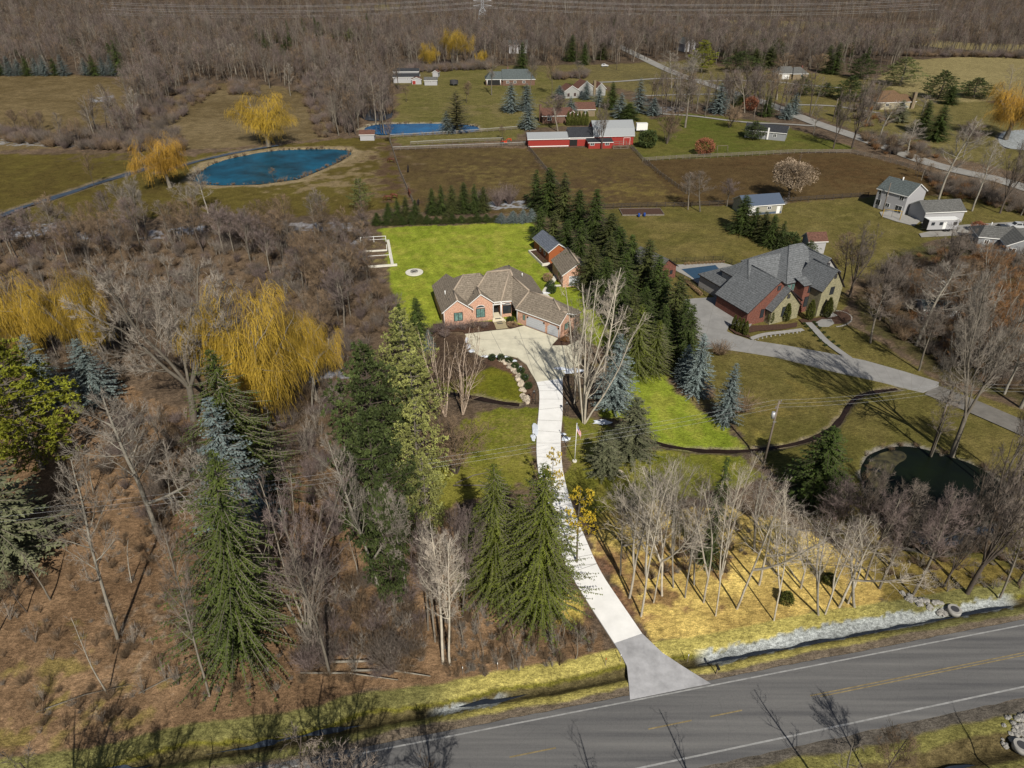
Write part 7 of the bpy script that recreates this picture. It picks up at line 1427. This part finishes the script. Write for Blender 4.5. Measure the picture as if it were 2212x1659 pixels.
pole(1907, 455, 395, 'thin pole beside the white two-storey house', 0, arm=0); pole(1799, 262, 212, 'roadside pole left of the columnar evergreen', 0); pole(1627, 262, 232, 'short pole among the farm green trees', 0, arm=0); pole(1412, 196, 161, 'white-lamped pole at the farm lane', 0, arm=0); pole(1332, 150, 104, 'T-shaped wooden pole in the far trees', 0)
def wires(a, b, sag, label, n=3, sep=.75, r=.018, m=None, name='power_line', cat='power line'):
    a = Vector(a); b = Vector(b); d = (b-a).normalized(); nn = Vector((-d.y, d.x, 0)); e = empty(name, tuple(a), 0, label, cat)
    for k in range(n):
        off = nn*(k-(n-1)/2)*sep; pts = [a.lerp(b, t)+off+Vector((0, 0, -sag*4*t*(1-t)+(.5 if False else 0)))-a for t in np.linspace(0, 1, 22)]; mb = MB(); mb.tube(pts, r, 4, m or M['metal'], cap=False); mb.build('wire', e)
A1 = (p1.x, p1.y, h1-.45); A2 = (p2.x-.5, p2.y, h2-.45); dx = (A2[0]-A1[0], A2[1]-A1[1])
fl = G(-60, 1130, 9); fr_ = (A2[0]+dx[0]*1.3, A2[1]+dx[1]*1.3, 11)
wires((fl.x, fl.y, 9.5), A1, 1.6, 'three thin wires crossing the lot to the transformer pole', 3, .9, .010); wires(A1, A2, .6, 'thin wires between the two utility poles', 3, .9, .010); wires(A2, fr_, .6, 'thin wires leaving the second utility pole to the right', 3, .9, .010)
# transmission tower and its lines
TW = G(1043, 62); th_ = height_to(TW, -14); e = empty('transmission_tower', (TW.x, TW.y, 0), 0, 'steel lattice transmission tower above the far wood', 'pylon'); mb = MB()
def hw(z): return 4.6*(1-z/th_)**1.1+.7 if z < th_*.6 else 1.1
zs = [th_*q for q in (0, .15, .3, .42, .52, .6, .7, .8, .9, 1)]
for z0, z1 in zip(zs, zs[1:]):
    a, b = hw(z0), hw(z1); c0 = [(-a, -a, z0), (a, -a, z0), (a, a, z0), (-a, a, z0)]; c1 = [(-b, -b, z1), (b, -b, z1), (b, b, z1), (-b, b, z1)]
    for i in range(4):
        j = (i+1) % 4; mb.tube([c0[i], c1[i]], .16, 4, M['metal'], False); mb.tube([c0[i], c1[j]], .09, 3, M['metal'], False); mb.tube([c0[j], c1[i]], .09, 3, M['metal'], False); mb.tube([c1[i], c1[j]], .09, 3, M['metal'], False)
mb.build('lattice', e)
for z in (.66, .8, .94):
    mb = MB(); L_ = 8.5
    for s in (-1, 1): mb.tube([(s*1.1, 0, th_*z+1.2), (s*L_, 0, th_*z)], .12, 4, M['metal'], False); mb.tube([(s*1.1, 0, th_*z-.2), (s*L_, 0, th_*z)], .12, 4, M['metal'], False)
    mb.build('crossarm', e)
for s in (-1, 1):
    for z, lv in ((.66, 'lower'), (.8, 'middle'), (.94, 'upper')):
        a = (TW.x, TW.y+s*8, th_*z-1); sd = 'near' if s < 0 else 'far'
        wires(a, (TW.x-330, TW.y-30+s*8, th_*z-4), 5, 'transmission wire running left from the %s arm of the tower, %s side' % (lv, sd), 1, 0, .045); wires(a, (TW.x+420, TW.y+10+s*8, th_*z-3), 6, 'transmission wire running right from the %s arm of the tower, %s side' % (lv, sd), 1, 0, .045)

# ---------------------------------------------------------------- horses, vehicles, yard things
HBK = mat('bay_coat', (.10, .035, .018), rough=.6, var=.25, objvar=.3); HK = mat('dark_coat', (.02, .015, .013), rough=.6, var=.2)
def horse(x, y, ang, label, m=HBK, graze=True):
    g = G(x, y); e = empty('horse', (g.x, g.y, 0), R(ang), label, 'horse'); e.scale = (1.12,)*3; nodes = {'c': ((.0, 0, 1.22), .30), 'm': ((-.45, 0, 1.2), .31), 'r': ((-.85, 0, 1.24), .30), 'ch': ((.4, 0, 1.2), .28), 'n1': ((.7, 0, 1.28 if graze else 1.5), .2), 'n2': ((.98, 0, .95 if graze else 1.85), .14),
        'h': ((1.16, 0, .6 if graze else 2.0), .12), 'mz': ((1.28, 0, .25 if graze else 1.85), .075), 't1': ((-1.14, 0, 1.2), .06), 't2': ((-1.24, 0, .75), .06)}
    ed = [('m', 'c'), ('c', 'ch'), ('m', 'r'), ('ch', 'n1'), ('n1', 'n2'), ('n2', 'h'), ('h', 'mz'), ('r', 't1'), ('t1', 't2')]
    for s, nm in ((-1, 'a'), (1, 'b')):
        nodes['f1'+nm] = ((.42, s*.15, .9), .13); nodes['f2'+nm] = ((.45+.06*s, s*.16, .5), .065); nodes['f3'+nm] = ((.44+.08*s, s*.16, .05), .055); nodes['g1'+nm] = ((-.8, s*.16, .9), .17); nodes['g2'+nm] = ((-.98-.05*s, s*.17, .55), .075); nodes['g3'+nm] = ((-.9-.08*s, s*.17, .05), .06)
        ed += [('ch', 'f1'+nm), ('f1'+nm, 'f2'+nm), ('f2'+nm, 'f3'+nm), ('r', 'g1'+nm), ('g1'+nm, 'g2'+nm), ('g2'+nm, 'g3'+nm)]
    keys = list(nodes); me = bpy.data.meshes.new('body'); me.from_pydata([nodes[k][0] for k in keys], [(keys.index(a), keys.index(b)) for a, b in ed], []); o = link('body', me, e); sk = o.modifiers.new('skin', 'SKIN'); me.skin_vertices.new() if not me.skin_vertices else None
    for i, k in enumerate(keys): me.skin_vertices[0].data[i].radius = (nodes[k][1],)*2
    me.skin_vertices[0].data[0].use_root = True; ss_ = o.modifiers.new('sub', 'SUBSURF'); ss_.levels = ss_.render_levels = 1; me.materials.append(m); o.data.materials
    mb = MB(); mb.tube([(.6, 0, 1.55 if graze else 1.75), (.95, 0, 1.12 if graze else 2.05)], (.06, .03), 5, HK); mb.tube([(-1.15, 0, 1.2), (-1.26, 0, .6)], (.05, .07), 5, HK); mb.build('mane', e); return e
horse(845, 351, 175, 'bay horse grazing in the sandy field, the farthest one'); horse(882, 371, 95, 'dark bay horse standing at the paddock fence', HK, False); horse(838, 433, 185, 'bay horse at the left of the lowest pair'); horse(851, 429, 165, 'bay horse at the right of the lowest pair'); horse(885, 423, 110, 'bay horse beside the fence above the spruces', HBK, False); horse(904, 443, 90, 'black horse below the fence end', HK); horse(1222, 403, 170, 'dark horse in the barn paddock', HK)
def car(x, y, ang, col, label, pickup=False, sc=1):
    g = G(x, y); e = empty('parked_car' if not pickup else 'pickup_truck', (g.x, g.y, .05), R(ang), label, 'car' if not pickup else 'pickup truck'); e.scale = (sc,)*3; pm = mat('car_paint', col, rough=.25, var=.05, spec=.5)
    prof = [(-2.3, .45), (-2.32, .9), (-2.2, 1.0), (-1.9, 1.05), (-1.5, 1.62), (.3, 1.66), (1.0, 1.08), (2.1, .95), (2.3, .8), (2.3, .45)] if not pickup else [(-2.8, .5), (-2.8, 1.1), (-.75, 1.1), (-.6, 1.75), (.75, 1.78), (1.35, 1.2), (2.55, 1.1), (2.7, .9), (2.7, .5)]
    mb = MB(); W2 = .9; n = len(prof)
    for s in (-1, 1): mb.poly([(a, s*(W2-.12 if b > 1.2 else W2), b) for a, b in (prof if s < 0 else prof[::-1])], pm)
    for (a, b), (c, d) in zip(prof, prof[1:]+prof[:1]): w0 = W2-.12 if b > 1.2 else W2; w1 = W2-.12 if d > 1.2 else W2; mb.poly([(a, -w0, b), (a, w0, b), (c, w1, d), (c, -w1, d)], pm)
    if pickup: mb.box(-2.65, -.9, -.75, .75, 1.05, 1.115, M['darkgrey'])
    mb.build('body', e); mb = MB(); top = 1.55 if not pickup else 1.68; x0, x1 = (-1.4, .2) if not pickup else (-.5, .7)
    for s in (-1, 1): mb.poly([(x0-.1, s*.9, 1.08 if not pickup else 1.2), (x1+.45, s*.9, 1.08 if not pickup else 1.2), (x1, s*.8, top), (x0+.1, s*.8, top)], M['glass'])
    mb.poly([(x1+.17, -.72, 1.62), (x1+.17, .72, 1.62), (x1+.72, .76, 1.14), (x1+.72, -.76, 1.14)] if not pickup else [(.82, -.72, 1.76), (.82, .72, 1.76), (1.36, .76, 1.24), (1.36, -.76, 1.24)], M['glass']); mb.build('windows', e)
    for wx in ((-1.45, 1.45) if not pickup else (-1.8, 1.75)):
        for s in (-1, 1): o = tubeobj('wheel', [(wx, s*.92, .33), (wx, s*.7, .33)], .34, M['black'], e, 14); tubeobj('rim', [(wx, s*.935, .33), (wx, s*.9, .33)], .19, M['metal'], o, 10)
    for s in (-1, 1): mb = MB(); mb.box(2.24 if not pickup else 2.64, 2.33 if not pickup else 2.73, s*.65-.15, s*.65+.15, .68, .82, M['white']); mb.build('headlight', e)
car(2163, 500, -98, (.02, .022, .025), 'black car parked on the gravel yard'); car(2196, 494, 178, (.42, .43, .44), 'silver pickup truck at the right edge of the gravel yard', True); car(2035, 508, 5, (.03, .03, .035), 'dark trailer-height car behind the camper') if 0 else None
car(1306, 94 + 50, 10, (.5, .5, .5), 'pale car in the far trees right of the white house'); car(1492, 171, 120, (.03, .03, .035), 'dark car parked beside the country road'); car(1950, 234, 20, (.4, .42, .45), 'pale van beside the tan hipped house')
g = G(1090, 313); e = empty('tractor', (g.x, g.y, 0), R(8), 'orange-red tractor with a raised loader behind the first paddock', 'tractor'); TR = mat('tractor_red', (.5, .06, .02), rough=.5); mb = MB(); mb.box(-1.3, .9, -.4, .4, .8, 1.5, TR); mb.box(-1.4, -.4, -.55, .55, 1.0, 1.4, TR); mb.build('body', e)
for x, r_, y_ in ((-.9, .75, .75), (.8, .45, .65)):
    for s in (-1, 1): tubeobj('wheel', [(x, s*y_, r_), (x, s*(y_-.3), r_)], r_, M['black'], e, 14)
mb = MB(); mb.tube([(.2, .5, 1.3), (1.6, .5, 2.4), (2.4, .5, 2.0)], .08, 5, TR); mb.tube([(.2, -.5, 1.3), (1.6, -.5, 2.4), (2.4, -.5, 2.0)], .08, 5, TR); mb.box(2.3, 2.6, -.8, .8, 1.6, 2.3, TR); mb.build('loader', e); mb = MB(); [mb.box(x-.05, x+.05, y-.05, y+.05, 1.4, 2.4, M['black']) for x in (-1.2, -.3) for y in (-.45, .45)]; mb.box(-1.3, -.2, -.5, .5, 2.4, 2.48, M['black']); mb.build('canopy', e)
g = G(981, 184); e = empty('trampoline', (g.x, g.y, 0), 0, 'round trampoline with a black safety net on the farm lawn', 'trampoline'); mb = MB(); mb.tube([(0, 0, .8), (0, 0, .9)], 2.3, 20, M['black']); mb.build('mat', e); mb = MB()
for k in range(20): a, b = k/20*6.283, (k+1)/20*6.283; mb.poly([(2.3*math.cos(a), 2.3*math.sin(a), .9), (2.3*math.cos(b), 2.3*math.sin(b), .9), (2.3*math.cos(b), 2.3*math.sin(b), 2.6), (2.3*math.cos(a), 2.3*math.sin(a), 2.6)], M['darkgrey'])
mb.build('net', e); [tubeobj('leg', [(2.2*math.cos(t), 2.2*math.sin(t), 0), (2.2*math.cos(t), 2.2*math.sin(t), .85)], .05, M['metal'], e, 5) for t in (0, 1.57, 3.14, 4.71)]
g = G(1548, 333-4); e = empty('swing_frame', (g.x, g.y, 0), R(5), 'timber swing frame behind the paddock fence', 'swing'); mb = MB(); [mb.tube([(x, y, 0), (x, 0, 2.4)], .07, 5, M['pole_wood']) for x in (0, 4) for y in (-.8, .8)]; mb.tube([(0, 0, 2.4), (4, 0, 2.4)], .08, 5, M['pole_wood']); mb.build('frame', e); [tubeobj('swing', [(x, 0, 2.4), (x, 0, .6)], .03, M['black'], e, 4) for x in (1.2, 2.6)]
g = G(1905, 470); e = empty('swing_frame', (g.x, g.y, 0), R(-25), 'yellow swing frame beside the patio of the white house', 'swing'); YL = mat('yellow_paint_wood', (.42, .27, .03)); mb = MB(); [mb.tube([(x, y, 0), (x, 0, 2.5)], .07, 5, YL) for x in (0, 4.6) for y in (-.6, .6)]; mb.tube([(0, 0, 2.5), (4.6, 0, 2.5)], .08, 5, YL); mb.build('frame', e); tubeobj('swing', [(2.3, 0, 2.5), (2.3, 0, .5)], .03, M['black'], e, 4)
g = G(1345, 465); e = empty('play_bed', (g.x, g.y, 0), R(2), 'sunken garden plot with blue barrels behind the spruce belt', 'garden plot'); mb = MB(); mb.box(0, 12, 0, 5.5, -.2, .12, M['mulch']); mb.build('soil', e); mb = MB(); [mb.box(*b_, -.2, .22, M['wood_grey']) for b_ in ((-.1, 12.1, -.15, 0), (-.1, 12.1, 5.5, 5.65), (-.15, 0, 0, 5.5), (12, 12.15, 0, 5.5))]; mb.build('frame', e)
BLB = mat('blue_plastic', (.02, .06, .25), rough=.4)
for q, lb in (((1380, 468), 'blue barrel, left one in the garden plot'), ((1392, 467), 'blue barrel, right one in the garden plot')): g = G(*q); o = link('barrel', (lambda m_: (m_.tube([(0, 0, 0), (0, 0, .15), (0, 0, .5), (0, 0, .85), (0, 0, 1)], (.27, .32, .34, .32, .27), 12, BLB), m_.mesh('barrel'))[1])(MB())); o.location = (g.x, g.y, 0); tag(o, lb, 'barrel')
# fallen logs in the left wood
for i, (a, b, r_) in enumerate([((700,1432),(895,1440),.16),((760,1450),(930,1462),.14),((650,1455),(860,1470),.12),((560,1300),(640,1400),.1),((80,1540),(280,1480),.07),((300,1500),(420,1450),.07),((980,1050),(1100,1058),.12),((985,1045),(1060,1020),.1)]):
    p, q = G(*a), G(*b); o = tubeobj('fallen_log', [(p.x, p.y, .15), ((p.x+q.x)/2, (p.y+q.y)/2+.3, .25), (q.x, q.y, .1)], (r_, r_*.8, r_*.3), M['bark_pale'] if i < 3 else M['bark_grey'], None, 7); tag(o, ['long pale fallen trunk in the brush near the left lot corner', 'second pale fallen trunk near the left lot corner', 'lowest pale fallen trunk above the verge', 'fallen branch left of the mauve many-stemmed tree', 'thin fallen branch above the left verge', 'thin fallen branch beside the slim leaning tree', 'cut trunk lying on the lawn below the shrubby tree', 'cut limb lying against the shrubby tree'][i], 'log')
# snow left lying, as thin heaps
rr = random.Random(8)
for i, (x, y, a, b) in enumerate([(1157,928,.5,1.6),(1152,945,.4,.9),(1222,948,.7,.5),(1217,938,.4,.3),(1214,760+37,1.6,.5),(1240,800,1.8,.8),(1228,804,1.0,.5),(1009,735,.35,1.3),(1012,748,.5,1.1),(1018,758,.7,.6),(1048,770,.7,.35),(1070,770,.7,.3),(1092,771,.7,.3),(1110,780,.5,.4),(1124,795,.4,.7),(1136,812,.4,.5),(1180,633,.9,.3),(1300,912,1.4,.6)]):
    g = G(x, y); mb = MB(); mb.ball((0, 0, 0), a, b, .13, M['snow'], random.Random(i), .35, 12, 6); o = mb.build('snow_patch'); o.location = (g.x, g.y, .03); tag(o, kind='structure')
sheet('planting_bed', W([(935,700),(1068,694),(1072,712),(1004,722),(1000,716),(940,716)]), .03, M['mulch']); sheet('planting_bed', W([(1095,690),(1116,700),(1136,704),(1106,712),(1092,700)]), .04, M['mulch']); sheet('planting_bed', W([(1192,747),(1205,733),(1250,720),(1252,734),(1225,747)]), .085, M['mulch'])

# ---------------------------------------------------------------- members of a row are told apart by counting from the left
OR = 'first second third fourth fifth sixth seventh eighth ninth tenth eleventh twelfth thirteenth fourteenth fifteenth sixteenth seventeenth eighteenth nineteenth twentieth'.split()
OR += ['twenty-'+q for q in OR[:9]]+['thirtieth']+['thirty-'+q for q in OR[:6]]
bpy.context.view_layer.update(); gr_ = {}
for o in S.objects:
    if o.parent is None and o.get('group') and o.get('kind') is None: gr_.setdefault(o['group'], []).append(o)
for g_n, l_ in gr_.items():
    if len(l_) > 36 or len(l_) < 2 or len({o['label'] for o in l_}) > 1: continue
    l_.sort(key=lambda o: o.location.x/max(1, o.location.y*math.cos(PITCH)+CAM_H*math.sin(PITCH)))
    for i, o in enumerate(l_):
        wd_ = o['label'].split(); tail = ('%s from the left' % OR[i]).split(); o['label'] = ' '.join(wd_[:16-len(tail)])+', '+' '.join(tail) if len(wd_)+len(tail) <= 16 else o['label']
        if len(wd_)+len(tail) > 16: print('LONG', len(wd_), o['label'])
